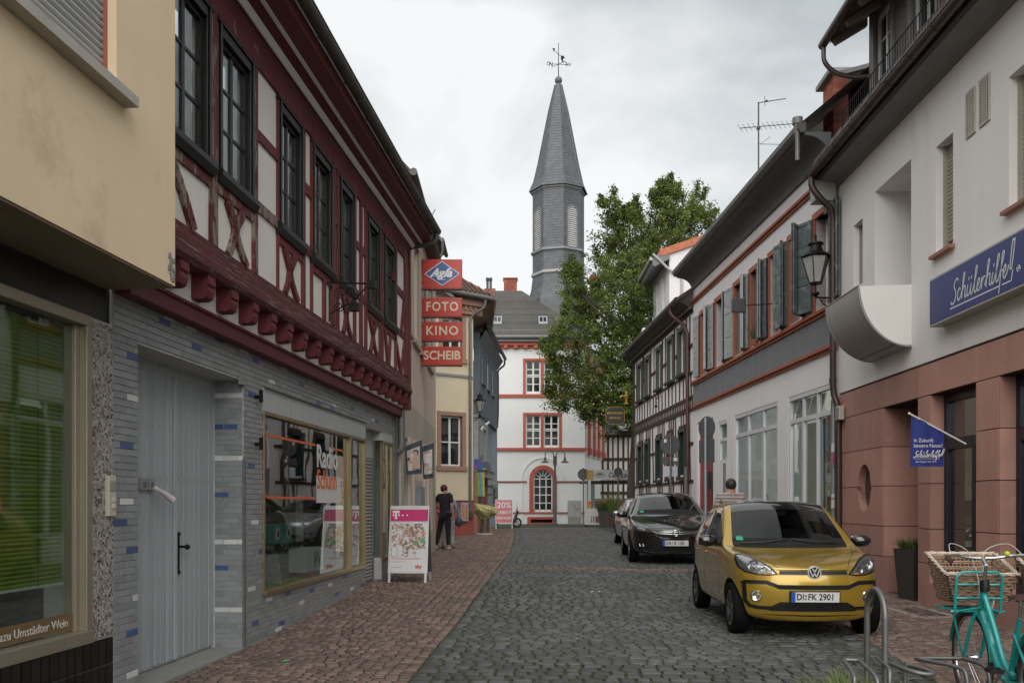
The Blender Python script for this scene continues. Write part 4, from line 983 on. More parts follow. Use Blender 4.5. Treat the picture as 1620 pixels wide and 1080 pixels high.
# roof tiles: rows of ribs
b=FC.mb()
for k in range(26):
 t0=-5.1+k*.22
 if t0>.5:break
 s_=max(0.0,min(1,(.62-t0)/2.82));top=(t0,.6-3.2*min(1,s_),9.74+2.42*min(1,s_));b.tube([(t0,.6,9.75),top],.035,5)
b.build('roof_tiles',M_rooftile,rf)['kind']='stuff'
b=FC.mb();b.tube([e1_,ridge1],.07,8);b.build('hip_tiles',mat('orange_hip_tile',(.33,.09,.045),.8,.3,8,piece=.3),rf)
b=FC.mb();u7=C(742)
b.tube(spline([(u7+.45,.52,9.55),(u7+.42,.45,9.25),(u7+.1,.15,8.95),(u7,.09,8.7),(u7,.09,8.3)],4)+[Vector((u7,.09,1.0))],.055,10);b.build('downpipe',M_zinc,ch,smooth=True)
b=FC.mb();b.box(u7-.10,u7+.10,.03,.16,.9,1.15);b.build('pipe_bracket',M_zinc_dark,ch)
b=FC.mb();b.box(C(727),C(738.5),.03,.13,.78,1.52);kb=b.build('notice_case',mat('case_grey',(.33,.35,.37),.5),ch)
for k,(m)in enumerate((print_mat('notice_print',[(0,(.05,.04,.04)),(.4,(.45,.35,.05)),(.6,(.5,.08,.05)),(1,(.6,.6,.58))],16),)):
 FC.mb().box(C(728.3),C(731.6),.13,.134,.85,1.42).build('notice',m,kb);FC.mb().box(C(733),C(737.5),.13,.134,.85,1.42).build('notice',m,kb)
 # ------------------------------------------------------------------ blue slate-clad house with shops
M_blue=mat('slate_blue_boarding',(.115,.145,.17),.6,.12,3,.2,30,streak=.12)
FD=Facade(-1.42,38.6,.077,1,-1)
dh=empty('blue_house',(*FD.o,0),FD.rz,'narrow house with slate blue upper floors and shops below, next to the cream corner house','building')
UD=8.3
hd=[(1.0+k*2.2,1.9+k*2.2,z0,z0+1.35)for k in range(3)for z0 in(7.2,)]+[(1.0+k*2.2,1.9+k*2.2,4.2,5.3)for k in range(3)]
wall(FD,'upper_wall',M_blue,dh,0,UD,5.35,9.0,[(a,c,6.9,8.2)for a,c,_,_ in hd[:3]],w=0,t=.25)
wall(FD,'middle_wall',mat('mid_pale',(.30,.32,.33),.7,.15,3),dh,0,4.3,2.9,5.35,[(.6,1.6,3.5,4.9),(2.4,3.4,3.5,4.9)],w=-.06,t=.2)
b=FD.mb()
for k in range(14):b.box(k*.6,k*.6+.04,0,.025,5.36,8.99)
b.build('cover_strips',M_blue,dh)
for a,c,_,_ in hd[:3]:
 window(FD,dh,a,c,6.9,8.2,-.04,None,M_white,M_glass_dark,cols=2,rows=2,frw=.07)
 FD.mb().box(a-.1,c+.1,0,.10,6.8,6.88).build('sill',M_zinc,dh)
FD.mb().box(.6,3.4,-.2,-.16,3.5,4.9).build('pane',M_glass_dark,dh)
FD.mb().box(0,UD,-.4,.14,8.95,9.1).build('eave_board',M_zinc_dark,dh)
b=FD.mb();b.tube([(-.1,.40,9.2),(UD+.3,.40,9.15)],.09,10);b.build('gutter',M_zinc_dark,dh,smooth=True)
b=FD.mb();b.add([(-.1,.3,9.02),(UD+.2,.3,9.02),(UD+.2,0,8.55),(-.1,0,8.55)],[(0,1,2,3)]);b.build('soffit',mat('grey_soffit_board',(.17,.19,.20),.7),dh)
b=FD.mb();b.add([(-.1,.4,9.22),(UD+.2,.4,9.2),(UD+.2,-3.5,12.2),(-.1,-3.5,12.2)],[(0,1,2,3)]);b.build('roof',M_rooftile,dh)
FD.mb().box(UD-.2,UD,-4,-.001,0,9.0).build('gable_wall',M_blue,dh)
b=FD.mb();b.tube(spline([(UD+.1,.38,9.05),(UD+.1,.36,8.8),(UD+.1,.05,8.5),(UD+.1,.04,8.1)],4)+[Vector((UD+.1,.04,6.3)),Vector((UD+.05,.0,5.5)),Vector((UD,-.3,5.1))],.05,8);b.build('downpipe',M_zinc_dark,dh,smooth=True)
wall(FD,'ground_wall',mat('shop_ochre',(.30,.15,.10),.8,.2,3),dh,0,4.3,-.1,2.9,[(.4,1.8,.1,2.5),(2.3,3.9,.6,2.5)],w=-.08,t=.25)
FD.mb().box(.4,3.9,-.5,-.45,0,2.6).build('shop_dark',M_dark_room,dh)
b=FD.mb();b.box(.1,4.3,-.1,.22,2.62,2.95);b.box(-.05,4.3,-.1,.30,2.95,3.0);b.build('shop_canopy',mat('canopy_cream',(.42,.38,.32),.7),dh)
M_bluesign=mat('traffic_blue',(.02,.10,.38),.4,.03);M_signgrey=mat('sign_back_grey',(.10,.105,.11),.5,.1,5,metal=.3)
def sx(px,Y):return(px-810)*Y/1400
def szz(py,Y):return 1.5+(795-py)*Y/1400
# no-stopping sign, round sign back, bracket lantern, shop signs
s1=empty('no_parking_sign',(sx(756,38),38,szz(734,38)),0,'small blue plate with a red diagonal bar on the blue house','sign')
MB().box(-.16,.20,-.01,.01,-.25,.22).build('plate',M_bluesign,s1);b=MB();b.bar((-.15,-.014,-.22),(.19,-.014,.2),.05,.004,up=(0,1,0));b.build('red_bar',mat('traffic_red',(.45,.02,.02),.4),s1)
s2=MB().lathe([(0,-.01),(.27,-.01),(.28,0),(.27,.01),(0,.01)],0,0,20,'y').build('round_sign',M_signgrey,None,loc=(sx(769,39),39,szz(740,39)));tag(s2,'round road sign seen from behind on the left before the white hall','road sign')
s2.scale=(.8,1,1)
lp=MB().tube([(sx(762,39),39.05,.2),(sx(762,39),39.05,3.6)],.03,8).build('sign_post',M_zinc,None);tag(lp,'thin grey post of the round sign beside the shops on the left','post')
for k,(px,py,w_,col)in enumerate(((772,769,.42,(.02,.02,.02)),(771,782,.38,(.10,.02,.02)))):
 o=MB().box(0,w_,-.08,.08,-.04,.04).build('shop_arm',mat('arm_%s'%('black'if k==0 else 'red'),col,.4),None,bevel=.01,loc=(sx(px-6,40),40,szz(py,40)));tag(o,['upper','lower'][k]+' of two short dark display arms jutting out from the shop by the yellow stand','display arm')
tw=MB().box(0,.42,0,.12,0,1.2).build('banner_stand',mat('stand_grey',(.13,.135,.14),.5,.08),None,bevel=.05,loc=(sx(774.5,44),44,szz(801,44)))
tag(tw,'tall dark grey banner stand with vertical black lettering behind the discount board','banner')
o=text_mesh('nagel',.38,mat('black_letter',(.01,.01,.01),.5),parent=tw,bold=.008);o.rotation_euler=(R(90),R(-90),0);o.location=(.22,-.008,.55)
sc_=empty('scarf_rail',(sx(755,37),37.2,szz(775,37)),0,'green and blue scarves hanging at the shop corner','scarves')
for k,col in enumerate(((.18,.36,.05),(.12,.28,.40),(.42,.40,.08))):
 b=MB();P=[(k*.10+.02*math.sin(j),.02*k,.75-j*.2)for j in range(6)]
 for j in range(5):b.quad((P[j][0]-.05+j*.012,P[j][1],P[j][2]),(P[j][0]+.05+j*.02,P[j][1],P[j][2]),(P[j+1][0]+.06+j*.02,P[j+1][1],P[j+1][2]),(P[j+1][0]-.05+j*.012,P[j+1][1],P[j+1][2]))
 b.build('scarf',mat('scarf_%s'%['green','blue','yellow'][k],col,.9,.2,8),sc_)
MB().tube([(-.1,.02,.78),(.4,.02,.78)],.012,6).build('rail',M_iron,sc_)
# lantern on a bracket (far left)
def lantern(name,loc,s,label,arm,rz=0):
 """six-sided street lantern on a wrought bracket; arm = vector from lantern foot to the wall"""
 e=empty(name,loc,rz,label,'street lamp');e.scale=(s,s,s)
 q=MB();q.lathe([(.0,-.02),(.10,-.02),(.105,.0),(.115,.01)],n=6)
 q.build('base',M_iron,e)
 b=MB()
 for k in range(6):
  a=math.pi/3*k;c0=(.105*math.cos(a),.105*math.sin(a),.0);c1=(.235*math.cos(a),.235*math.sin(a),.44);b.tube([c0,c1],.009,5);b.tube([c1,(.27*math.cos(a),.27*math.sin(a),.49)],[.012,.004],5)
 b.lathe([(.236,.43),(.245,.44),(.236,.455),(.21,.47)],n=6);b.build('frame',M_iron,e)
 b=MB();b.lathe([(.10,.005),(.228,.43)],n=6);b.build('panes',mat('milky_pane',(.34,.34,.32),.25,.15,3,0,spec=.6),e)
 b=MB();b.lathe([(.25,.45),(.20,.50),(.13,.54),(.10,.62),(.10,.66),(.135,.665),(.13,.69),(.05,.71),(.02,.73),(.02,.80),(.03,.81),(.0,.84)],n=12);b.build('roof',M_iron,e,smooth=True)
 b=MB();b.tube([(0,0,-.02),(0,0,-.17)],.018,8);b.lathe([(.0,-.15),(.07,-.16),(.07,-.19),(.03,-.22),(.0,-.24)],n=10)
 ax,ay=arm;b.tube([(0,0,-.24),(ax,ay,-.24)],.014,8);b.tube(spline([(ax*.25,ay*.25,-.25),(ax*.45,ay*.45,-.36),(ax*.8,ay*.8,-.40),(ax,ay,-.52)],5),.011,6)
 for k,rr_ in((.5,.06),(.75,.045)):
  b.tube([(ax*k+rr_*(1-t/22)*math.cos(t*.55)*ax/max(.01,math.hypot(ax,ay)),ay*k+rr_*(1-t/22)*math.cos(t*.55)*ay/max(.01,math.hypot(ax,ay)),-.31+rr_*(1-t/22)*math.sin(t*.55))for t in range(18)],.006,5)
 b.build('bracket',M_iron,e)
 MB().sphere((0,0,.2),.04,8).build('bulb',mat('bulb_glass',(.6,.6,.56),.2),e,smooth=True)
 return e
lantern('wall_lantern',(sx(759,37),37,szz(651,37)),1.0,'old iron street lantern on the blue house beyond the cream corner',(-.35,.1))
sp=empty('spotlight_bracket',(sx(770,37.5),37.5,szz(668,37.5)),0,'thin bracket with small spotlights below the lantern on the left','spotlight')
b=MB();b.tube([(-.45,0,.18),(.05,0,.18),(.05,0,-.05)],.01,5);b.build('bracket',M_iron,sp)
b=MB();b.tube([(-.05,0,-.1),(.12,0,.02)],.05,8);b.tube([(-.25,0,-.3),(-.12,0,-.18)],.05,8);b.build('lamp_heads',M_white,sp)
# display stand wrapped in yellow cloth
ys=empty('covered_stand',(sx(766,36),36,.2),0,'round brown pedestal draped with a yellow cloth on the left pavement','stand')
MB().lathe([(0,0),(.36,0),(.36,.03),(.30,.07),(0,.07)],n=16).build('foot',mat('foot_grey',(.35,.35,.32),.7),ys)
b=MB();b.tube([(.0,0,.05),(.06,0,.75)],[.19,.17],14);b.build('pedestal',mat('pedestal_brown',(.13,.10,.085),.4,.3,6,metal=.3),ys,smooth=True)
b=MB();r2=random.Random(2);n=14;rings=[(1.22,.02),(1.20,.38),(1.10,.52),(.95,.46),(.82,.34),(.72,.22),(.62,.16)]
vs=[((1.25 if j%2 else 1.0)*rr_*math.cos(2*math.pi*k/n)*r2.uniform(.82,1.15)-.02+(.3-.3*z_)*0,rr_*math.sin(2*math.pi*k/n)*r2.uniform(.8,1.1),z_-.22*(math.cos(2*math.pi*k/n))*(rr_/.5)*.5+r2.uniform(-.03,.03))for j,(z_,rr_)in enumerate(rings)for k in range(n)]
b.add(vs,[(i*n+k,i*n+(k+1)%n,(i+1)*n+(k+1)%n,(i+1)*n+k)for i in range(len(rings)-1)for k in range(n)])
b.build('cloth',mat('yellow_cloth',(.40,.37,.17),.85,.3,6,.5,20,dirt=(.35,.22,.12),dirt_thr=(.6,.66)),ys)
M_orleg=mat('orange_leg',(.45,.20,.08),.6)
b=MB();b.tube([(.22,.1,.35),(.36,.1,.0)],.03,6);b.build('prop',M_orleg,ys)
# A-boards
def aboard(name,label,cx,cy,rz,Wd,Hd,leg,face,depth=.5):
 e=empty(name,(cx,cy,gz(cx,cy)),rz,label,'sandwich board');lean=depth*.5
 M_fr=mat('alu_frame',(.50,.50,.50),.4,.06,metal=.4)
 sl=math.atan2(lean,Hd+leg)
 def side(sgn,nm):
  b=MB();b.box(-Wd/2,Wd/2,-.012,.012,leg,leg+Hd);o=b.build(nm,M_fr,e,bevel=.004)
  o.location=(0,-sgn*lean,0);o.rotation_euler=(-sgn*sl,0,0);return o
 fr=side(1,'front_panel');bk=side(-1,'back_panel');bk.data.materials[0]=mat('board_back_dark',(.06,.06,.06),.6)
 for o,sg in((fr,1),(bk,-1)):
  for sx_ in(-1,1):
   MB().box(sx_*(Wd/2-.03)-.018,sx_*(Wd/2-.03)+.018,-.012,.012,0,leg).build('leg',M_fr,o)
 return e,fr
e,fr=aboard('phone_shop_board','sandwich board with magenta header and football poster on the pavement',-1.70,14.75,R(-4),.66,1.13,.155,None)
Wd,Hd,leg=.66,1.13,.155
MB().box(-.315,.315,-.0145,-.0125,leg+.865,leg+1.065).build('header',mat('magenta_print',(.48,.008,.13),.4,.04),fr)
o=text_mesh('T',.17,M_white,parent=fr,bold=.008);o.rotation_euler=(R(90),0,0);o.location=(-.225,-.017,leg+.97)
b=MB()
b.box(-.275,-.175,-.0175,-.0145,leg+1.015,leg+1.03);b.box(-.275,-.262,-.0175,-.0145,leg+.985,leg+1.03);b.box(-.188,-.175,-.0175,-.0145,leg+.985,leg+1.03);b.box(-.25,-.20,-.0175,-.0145,leg+.905,leg+.918)
for x_ in(-.28,-.185,-.125,-.05):b.box(x_,x_+.024,-.0175,-.0145,leg+.955,leg+.979)
b.build('logo_marks',M_white,fr)
MB().box(-.29,.29,-.0145,-.0125,leg+.03,leg+.83).build('poster',mat('poster_white',(.60,.60,.59),.45,.03),fr)
M_crowd=print_mat('crowd_print',[(0,(.05,.055,.05)),(.3,(.14,.12,.09)),(.45,(.42,.24,.17)),(.6,(.55,.50,.47)),(.8,(.60,.60,.62)),(1,(.12,.30,.14))],16)
pc=MB().box(-.285,.285,-.017,-.0145,leg+.27,leg+.825).build('picture',M_crowd,fr)
M_skinp=mat('print_face',(.45,.27,.20),.5);M_shirtp=mat('print_shirt',(.58,.58,.60),.5);M_darkp=mat('print_dark',(.05,.04,.04),.5);M_greenp=mat('print_green',(.12,.30,.12),.5)
r2=random.Random(12)
bs=MB();bf=MB();bh=MB();bg=MB()
for i,(px_,pz_,g_)in enumerate(((-.23,.45,0),(-.13,.48,0),(.04,.43,0),(.17,.42,0),(.25,.43,0),(-.22,.60,2),(-.09,.60,2),(.13,.57,1),(.24,.60,1),(-.02,.68,2))):
 z_=leg+pz_;w_=.042
 if g_<2:(bg if g_ else bs).prism([(px_-w_,z_-.17 if pz_<.55 else z_-.1),(px_+w_,z_-.17 if pz_<.55 else z_-.1),(px_+w_*.9,z_-.04),(px_+.02,z_-.02),(px_-.02,z_-.02),(px_-w_*.9,z_-.04)],'y',-.0195-i*.0001,-.017)
 bf.lathe([(0,-.0215-i*.0001),(.020,-.0215-i*.0001)],px_,z_+.005,10,'y');bh.lathe([(0,-.0208-i*.0001),(.0225,-.0208-i*.0001)],px_,z_+.016,10,'y')
for k in range(9):
 a=r2.uniform(-.9,.9);p0=(r2.uniform(-.12,.18),leg+.58);bf.bar((p0[0],-.0222,p0[1]),(p0[0]*.3+.02*a,-.0222,leg+.78+r2.uniform(-.04,.02)),.014,.0003,up=(0,1,0))
bs.build('printed_shirts',M_shirtp,pc);bg.build('printed_green_shirts',M_greenp,pc);bh.build('printed_hair',M_darkp,pc);bf.build('printed_faces',M_skinp,pc)
b=MB();b.box(-.28,-.02,-.0165,-.0145,leg+.235,leg+.245);b.box(.0,.2,-.0165,-.0145,leg+.235,leg+.245);b.box(-.28,-.10,-.0165,-.0145,leg+.10,leg+.107);b.build('red_text_lines',mat('print_redline',(.45,.10,.10),.5),fr)
b=MB();b.box(-.28,-.06,-.0165,-.0145,leg+.19,leg+.197);b.build('grey_text_line',mat('print_greyline',(.3,.3,.3),.5),fr)
o=text_mesh('sky',.085,mat('sky_red',(.45,.03,.03),.5),parent=fr,bold=.003);o.rotation_euler=(R(90),0,0);o.location=(.18,-.0165,leg+.115)
Y=44.0
e,fr=aboard('discount_board','pink sandwich board reading 20% RABATT AUF ALLES at the pavement end',sx(797.5,Y),Y,R(0),.86,1.18,.30,None,.4)
MB().box(-.395,.395,-.0145,-.0125,.33,1.45).build('poster',mat('pink_print',(.58,.17,.18),.5,.05),fr)
for tx,s_,z_,sp_ in(('20%',.42,1.19,.70),('RABATT',.21,.83,.72),('AUF ALLES',.15,.55,.70)):
 o=text_mesh(tx,s_,M_white,parent=fr,bold=.006);wd=max(v.co.x for v in o.data.vertices)-min(v.co.x for v in o.data.vertices)
 o.scale=(sp_/wd,1,1);o.rotation_euler=(R(90),0,0);o.location=(0,-.017,z_)
 # parked moped behind the discount board
mo=empty('parked_moped',(sx(799,47),47,.2),0,'dark parked moped half hidden behind the pink sandwich board','moped')
M_rub=mat('rubber',(.014,.014,.015),.8,.15,20,.1)
M_blackp=mat('black_gloss',(.012,.012,.013),.22,.05,3,0,spec=.6)
for x_ in(-.62,.62):
 b=MB();b.tube([(x_+.22*math.cos(a),0,.25+.22*math.sin(a))for a in np.linspace(0,2*math.pi,20,endpoint=False)],.05,8,closed=True);w_=b.build('wheel',M_rub,mo,smooth=True)
 MB().lathe([(0,-.04),(.14,-.04),(.15,.0),(.14,.04),(0,.04)],x_,.25,14,'y').build('rim',mat('rim_grey',(.3,.3,.3),.4,metal=.6),w_,smooth=True)
b=MB();b.prism([(-.78,.42),(-.55,.62),(-.1,.66),(.05,.36),(.38,.32),(.62,.92),(.72,.9),(.6,.3),(.35,.22),(-.3,.22),(-.5,.4)],'y',-.15,.15);b.build('body',M_blackp,mo,bevel=.04)
MB().box(-.65,-.05,-.13,.13,.64,.74).build('seat',M_rub,mo,bevel=.03)
b=MB();b.tube([(.66,-.3,1.0),(.6,0,.96),(.66,.3,1.0)],.02,8);b.tube([(.62,0,.95),(.55,0,.6)],.03,8);b.tube([(.64,-.25,1.0),(.62,-.28,1.25)],.008,5);b.build('handlebar',M_blackp,mo)
b=MB();b.sphere((.74,0,.82),.09,8);b.build('headlight',mat('lens',(.4,.4,.4),.15),mo,smooth=True)
# ------------------------------------------------------------------ white hall with the spire
M_wwhite=mat('white_hall_render',(.72,.72,.705),.88,.03,.7,.15,60,streak=.015,dirt=(.55,.53,.49),dirt_thr=(.62,.8),dirt_scale=.5)
M_rs=mat('red_sandstone_paint',(.40,.09,.055),.7,.10,3,.15,40)
M_slate=mat('roof_slate',(.066,.064,.058),.62,.15,1.2,.1,20,dirt=(.105,.09,.055),dirt_thr=(.48,.64),dirt_scale=.35,piece=.15)
M_slate2=mat('spire_slate',(.088,.096,.108),.5,.16,.7,.1,20,piece=.11,streak=.10)
M_brick=mat('chimney_brick',(.30,.09,.055),.85,.2,8,.3,40,piece=.2)
M_pane_far=mat('far_pane',(.012,.013,.015),.10,0,1,0,spec=.3)
FH=Facade(-6,55,1,0,-1)
hall=empty('white_hall',(*FH.o,0),FH.rz,'large white public hall with red stone trim and slate roof closing the street','building')
def hx(px):return(px-810)*55/1400+6
def hz(py):return 1.5+(795-py)*55/1400
XE=hx(925.5)
wins=[]
for(pa,pb)in((827.5,887),):
 wins+=[(hx(831.5),hx(855.5),hz(621),hz(570)),(hx(860),hx(884.5),hz(621),hz(570)),(hx(831.5),hx(855.5),hz(706),hz(656)),(hx(860),hx(884.5),hz(706),hz(656))]
wins2=[(hx(905),hx(918),hz(621),hz(570))]
arch=(hx(844),hx(874),hz(808),hz(757));ar=(arch[1]-arch[0])/2;acx=(arch[0]+arch[1])/2;azc=hz(757)
wall(FH,'front_wall',M_wwhite,hall,0,XE,0,hz(545),wins+[(arch[0]-.02,arch[1]+.02,arch[2],azc+ar+.02),(hx(840),hx(874),hz(826.5),hz(821))],w=0,t=.5)
# arched opening head: spandrels that close the square hole to a round arch
b=FH.mb();n=12
for sg in(-1,1):
 pts=[(acx+sg*ar*math.cos(math.pi/2*i/n),azc+ar*math.sin(math.pi/2*i/n))for i in range(n+1)]
 for p,q in zip(pts[:-1],pts[1:]):
  b.add([(p[0],-.003,p[1]),(q[0],-.003,q[1]),(q[0],-.003,azc+ar+.03),(p[0],-.003,azc+ar+.03)]if True else[],[(0,1,2,3)])
 b.add([(acx+sg*ar,-.003,azc),(acx+sg*ar,-.003,azc+ar+.03),(acx+sg*(ar+.03),-.003,azc+ar+.03),(acx+sg*(ar+.03),-.003,azc)],[(0,1,2,3)])
b.build('arch_spandrel',M_rs,hall)
b=FH.mb();a1=ar+.26
pts_o=[(acx+a1*math.cos(math.pi*i/24),azc+a1*math.sin(math.pi*i/24))for i in range(25)];pts_i=[(acx+ar*math.cos(math.pi*i/24),azc+ar*math.sin(math.pi*i/24))for i in range(25)]
for i in range(24):
 vs=[]
 for w_ in(0.002,.07):
  for P in(pts_o[i],pts_o[i+1],pts_i[i+1],pts_i[i]):vs.append((P[0],w_,P[1]))
 b.add(vs,[(4,5,6,7),(0,1,5,4),(2,3,7,6)])
b.box(acx-a1,acx-ar,.002,.07,arch[2]-.1,azc);b.box(acx+ar,acx+a1,.002,.07,arch[2]-.1,azc)
b.build('arch_surround',M_rs,hall)
b=FH.mb();a2=ar+.72
for i in range(24):
 t0,t1=math.pi*i/24,math.pi*(i+1)/24
 for r0,r1 in((a2-.05,a2+.05),):
  b.add([(acx+r_*math.cos(t),w_,azc+r_*math.sin(t))for w_ in(.0,.045)for r_,t in((r1,t0),(r1,t1),(r0,t1),(r0,t0))],[(4,5,6,7),(0,1,5,4),(2,3,7,6)])
b.box(acx-a2-.05,acx-a2+.05,0,.045,hz(822),azc)
b.build('blind_arch',M_wwhite,hall)
M_whitew=mat('white_glazing',(.70,.70,.68),.5,.04)
b=FH.mb();w0,w1=-.16,-.11
b.box(arch[0],arch[0]+.07,w0,w1,arch[2],azc);b.box(arch[1]-.07,arch[1],w0,w1,arch[2],azc);b.box(arch[0],arch[1],w0,w1,arch[2],arch[2]+.09)
for i in(1,2):x_=arch[0]+(arch[1]-arch[0])*i/3;b.box(x_-.03,x_+.03,w0,w1,arch[2],azc)
for i in range(1,5):z_=arch[2]+(azc-arch[2])*i/4;b.box(arch[0],arch[1],w0+.002,w1-.002,z_-.03,z_+.03)
for i in range(24):
 t0,t1=math.pi*i/24,math.pi*(i+1)/24
 for r0,r1 in((ar-.07,ar),(ar*.30,ar*.30+.06)):b.add([(acx+r_*math.cos(t),w_,azc+r_*math.sin(t))for w_ in(w0,w1)for r_,t in((r1,t0),(r1,t1),(r0,t1),(r0,t0))],[(4,5,6,7),(2,3,7,6)])
for i in range(1,6):
 t=math.pi*i/6;b.bar((acx+ar*.32*math.cos(t),(w0+w1)/2,azc+ar*.32*math.sin(t)),(acx+ar*.95*math.cos(t),(w0+w1)/2,azc+ar*.95*math.sin(t)),.05,.05,up=(0,1,0))
aw=b.build('arched_window',M_whitew,hall)
b=FH.mb();b.box(arch[0]-.1,arch[1]+.1,-.20,-.19,arch[2]-.1,azc+ar+.05);b.build('pane',M_pane_far,aw)
for i,(a,c,d,e)in enumerate(wins+wins2[:0]):
 w_=window(FH,hall,a,c,d,e,-.10,None,M_whitew,M_pane_far,cols=2,rows=4,frw=.09,bar=.055,pane_each=(True))
 FH.mb().box(a+.09,c-.09,-.15,-.10,d+(e-d)*.53,d+(e-d)*.57).build('transom',M_whitew,w_)
for(za,zb)in((hz(567),hz(623.5)),(hz(652.5),hz(708))):
 b=FH.mb();x0,x1=hx(827.5),hx(888.5)
 b.box(x0,hx(831.5),-.05,.06,zb,za);b.box(hx(884.5),x1,-.05,.06,zb,za);b.box(hx(855.5),hx(860),-.05,.05,zb,za);b.box(hx(831.5),hx(855.5),-.05,.058,hz(571)if za>9 else hz(656.5),za-.003);b.box(hx(860),hx(884.5),-.05,.058,hz(571)if za>9 else hz(656.5),za-.003)
 b.build('window_surround',M_rs,hall)
def course(z0,z1,x0,x1,w=.09,m=M_rs):FH.mb().box(x0,x1,.001,w,z0,z1).build('string_course',m,hall)
course(hz(628.5),hz(623.5),0,XE+.05);course(hz(712.5),hz(708),0,XE+.15,.13)
M_rs2=mat('dark_red_course',(.24,.07,.05),.7,.15,3)
course(hz(763),hz(760.5),0,acx-a2+.3,.05,M_rs2);course(hz(763),hz(760.5),acx+a1+.0,XE,.05,M_rs2)
course(hz(812),hz(809.5),0,XE,.06)
b=FH.mb();zc=(hz(812)+hz(829))/2
b.box(hx(834),hx(840),0,.05,0,hz(817));b.box(hx(874),hx(880),0,.05,0,hz(817));b.box(hx(840),hx(874),0,.05,hz(821),hz(817));b.box(hx(840),hx(874),0,.05,0.1,hz(826.5));b.build('cellar_surround',M_rs,hall)
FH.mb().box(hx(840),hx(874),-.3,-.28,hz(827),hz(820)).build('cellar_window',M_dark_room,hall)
# left pilaster strips
FH.mb().box(hx(764),hx(768.5),0,.06,hz(708),hz(653)).build('window_surround',M_rs,hall)
# eaves cornice with brackets, gutter, roof
b=FH.mb();b.box(0,XE+.25,0,.30,hz(547),hz(542));b.box(0,XE+.1,0,.14,hz(551),hz(547));b.build('cornice',M_rs,hall)
q=FH.mb();q.box(-.12,.12,.14,.29,hz(551.5),hz(547));me=q.mesh('cornice_bracket');me.materials.append(M_rs)
for k in range(30):
 x_=5.6+k*.62
 if x_>XE:break
 o=bpy.data.objects.new('cornice_bracket',me);COL.objects.link(o);o.parent=hall;o.location=(x_,0,0)
b=FH.mb();b.box(0,XE+.4,.0,.45,hz(542),hz(537.5));b.build('eave_board',mat('zinc_eave',(.12,.12,.125),.5,.1),hall)
b=FH.mb();b.tube([(0,.5,hz(535)),(XE+.5,.5,hz(535))],.12,10);b.build('gutter',M_zinc,hall,smooth=True)
ze,zr,dr=hz(533.5),16.1,6.0
b=FH.mb();ns=26
for k in range(ns):  # slate courses as real steps
 t0,t1=k/ns,(k+1)/ns;y0=.5-(dr+.5)*t0;y1=.5-(dr+.5)*t1;z0=ze+(zr-ze)*t0;z1=ze+(zr-ze)*t1
 xr0=XE+.5-4.4*t0;xr1=XE+.5-4.4*t1
 b.add([(0,y0,z0+.035),(xr0,y0,z0+.035),(xr1,y1,z1+.005),(0,y1,z1+.005),(0,y0,z0),(xr0,y0,z0)],[(0,1,2,3),(0,4,5,1)],rnd=random.random())
rf=b.build('roof',M_slate,hall)
b=FH.mb();b.add([(XE+.5,.5,ze),(XE-3.9,-dr,zr),(XE+2.2,-6.5,ze+.3)],[(0,1,2)]);b.add([(0,-dr,zr),(XE-3.9,-dr,zr),(XE-3.9,-12.5,ze),(0,-12.5,ze)],[(0,1,2,3)]);b.build('roof_back',M_slate,hall)
b=FH.mb()
for k in range(60):b.box(4.6+k*.14,4.63+k*.14,.30,.33,ze+.05,ze+.38)
b.box(4.6,13,.29,.34,ze+.36,ze+.40);b.box(4.6,13,.29,.34,ze+.08,ze+.11);b.build('snow_guard',M_zinc,rf)
for px_,py_ in((787,512),(859,511)):
 x_=(px_-810)*56.5/1400+6;b=FH.mb();b.box(x_-.28,x_+.28,-1.9,-1.0,13.0,13.08)
 o=b.build('skylight',mat('skylight_zinc',(.33,.34,.35),.5),hall);o.rotation_euler=(0,0,0)
 zz=ze+(zr-ze)*((.5+1.45)/(dr+.5));me=o.data
 for v in me.vertices:v.co.z=v.co.z-13.0+ze+(zr-ze)*((.5-v.co.y*FH.s*1)/(dr+.5))+.04
 b=FH.mb();b.box(x_-.2,x_-.03,-1.75,-1.15,0,.02);b.box(x_+.03,x_+.2,-1.75,-1.15,0,.02);g=b.build('pane',M_pane_far,o)
 for v in g.data.vertices:v.co.z+=ze+(zr-ze)*((.5-v.co.y*FH.s)/(dr+.5))+.115
def brick_chimney(fac,parent,x0,x1,y0,y1,z0,z1,bh=.22,bw=.5,m=M_brick,cap=None):
 core=fac.mb();core.box(x0+.01,x1-.01,y0+.01,y1-.01,z0,z1-.01);o=core.build('chimney',M_grout_brown,parent)
 b=fac.mb();z=z0;r=0
 while z<z1-.01:
  h=min(bh,z1-z);x=x0-(bw/2 if r%2 else 0)
  while x<x1:
   a,c=max(x,x0),min(x+bw,x1)
   if c-a>.03:b.box(a+.006,c-.006,y0,y1,z+.006,z+h-.006,rnd=random.random())
   x+=bw
  z+=h;r+=1
 k=b.build('bricks',m,o);k['kind']='stuff'
 return o
def hc(px,py,Y):return((px-810)*Y/1400+6,1.5+(795-py)*Y/1400)
Yc=62
x0,z1=hc(797,441,Yc);x1,z0=hc(818,468,Yc);c_=brick_chimney(FH,hall,x0,x1,-(Yc-55)-.8,-(Yc-55),z0-1.5,z1)
FH.mb().box(x0-.06,x1+.06,-(Yc-55)-.9,-(Yc-55)+.1,z0-.2,z0+.12).build('flashing',M_zinc,c_)
FH.mb().box(x0-.05,x1+.05,-(Yc-55)-.85,-(Yc-55)+.05,z1,z1+.08).build('cap',M_brick,c_)
x0,z1=hc(766,456,Yc+2);x1,z0=hc(784,466,Yc+2);c_=brick_chimney(FH,hall,x0,x1,-9.8,-9,z0-2,z1)
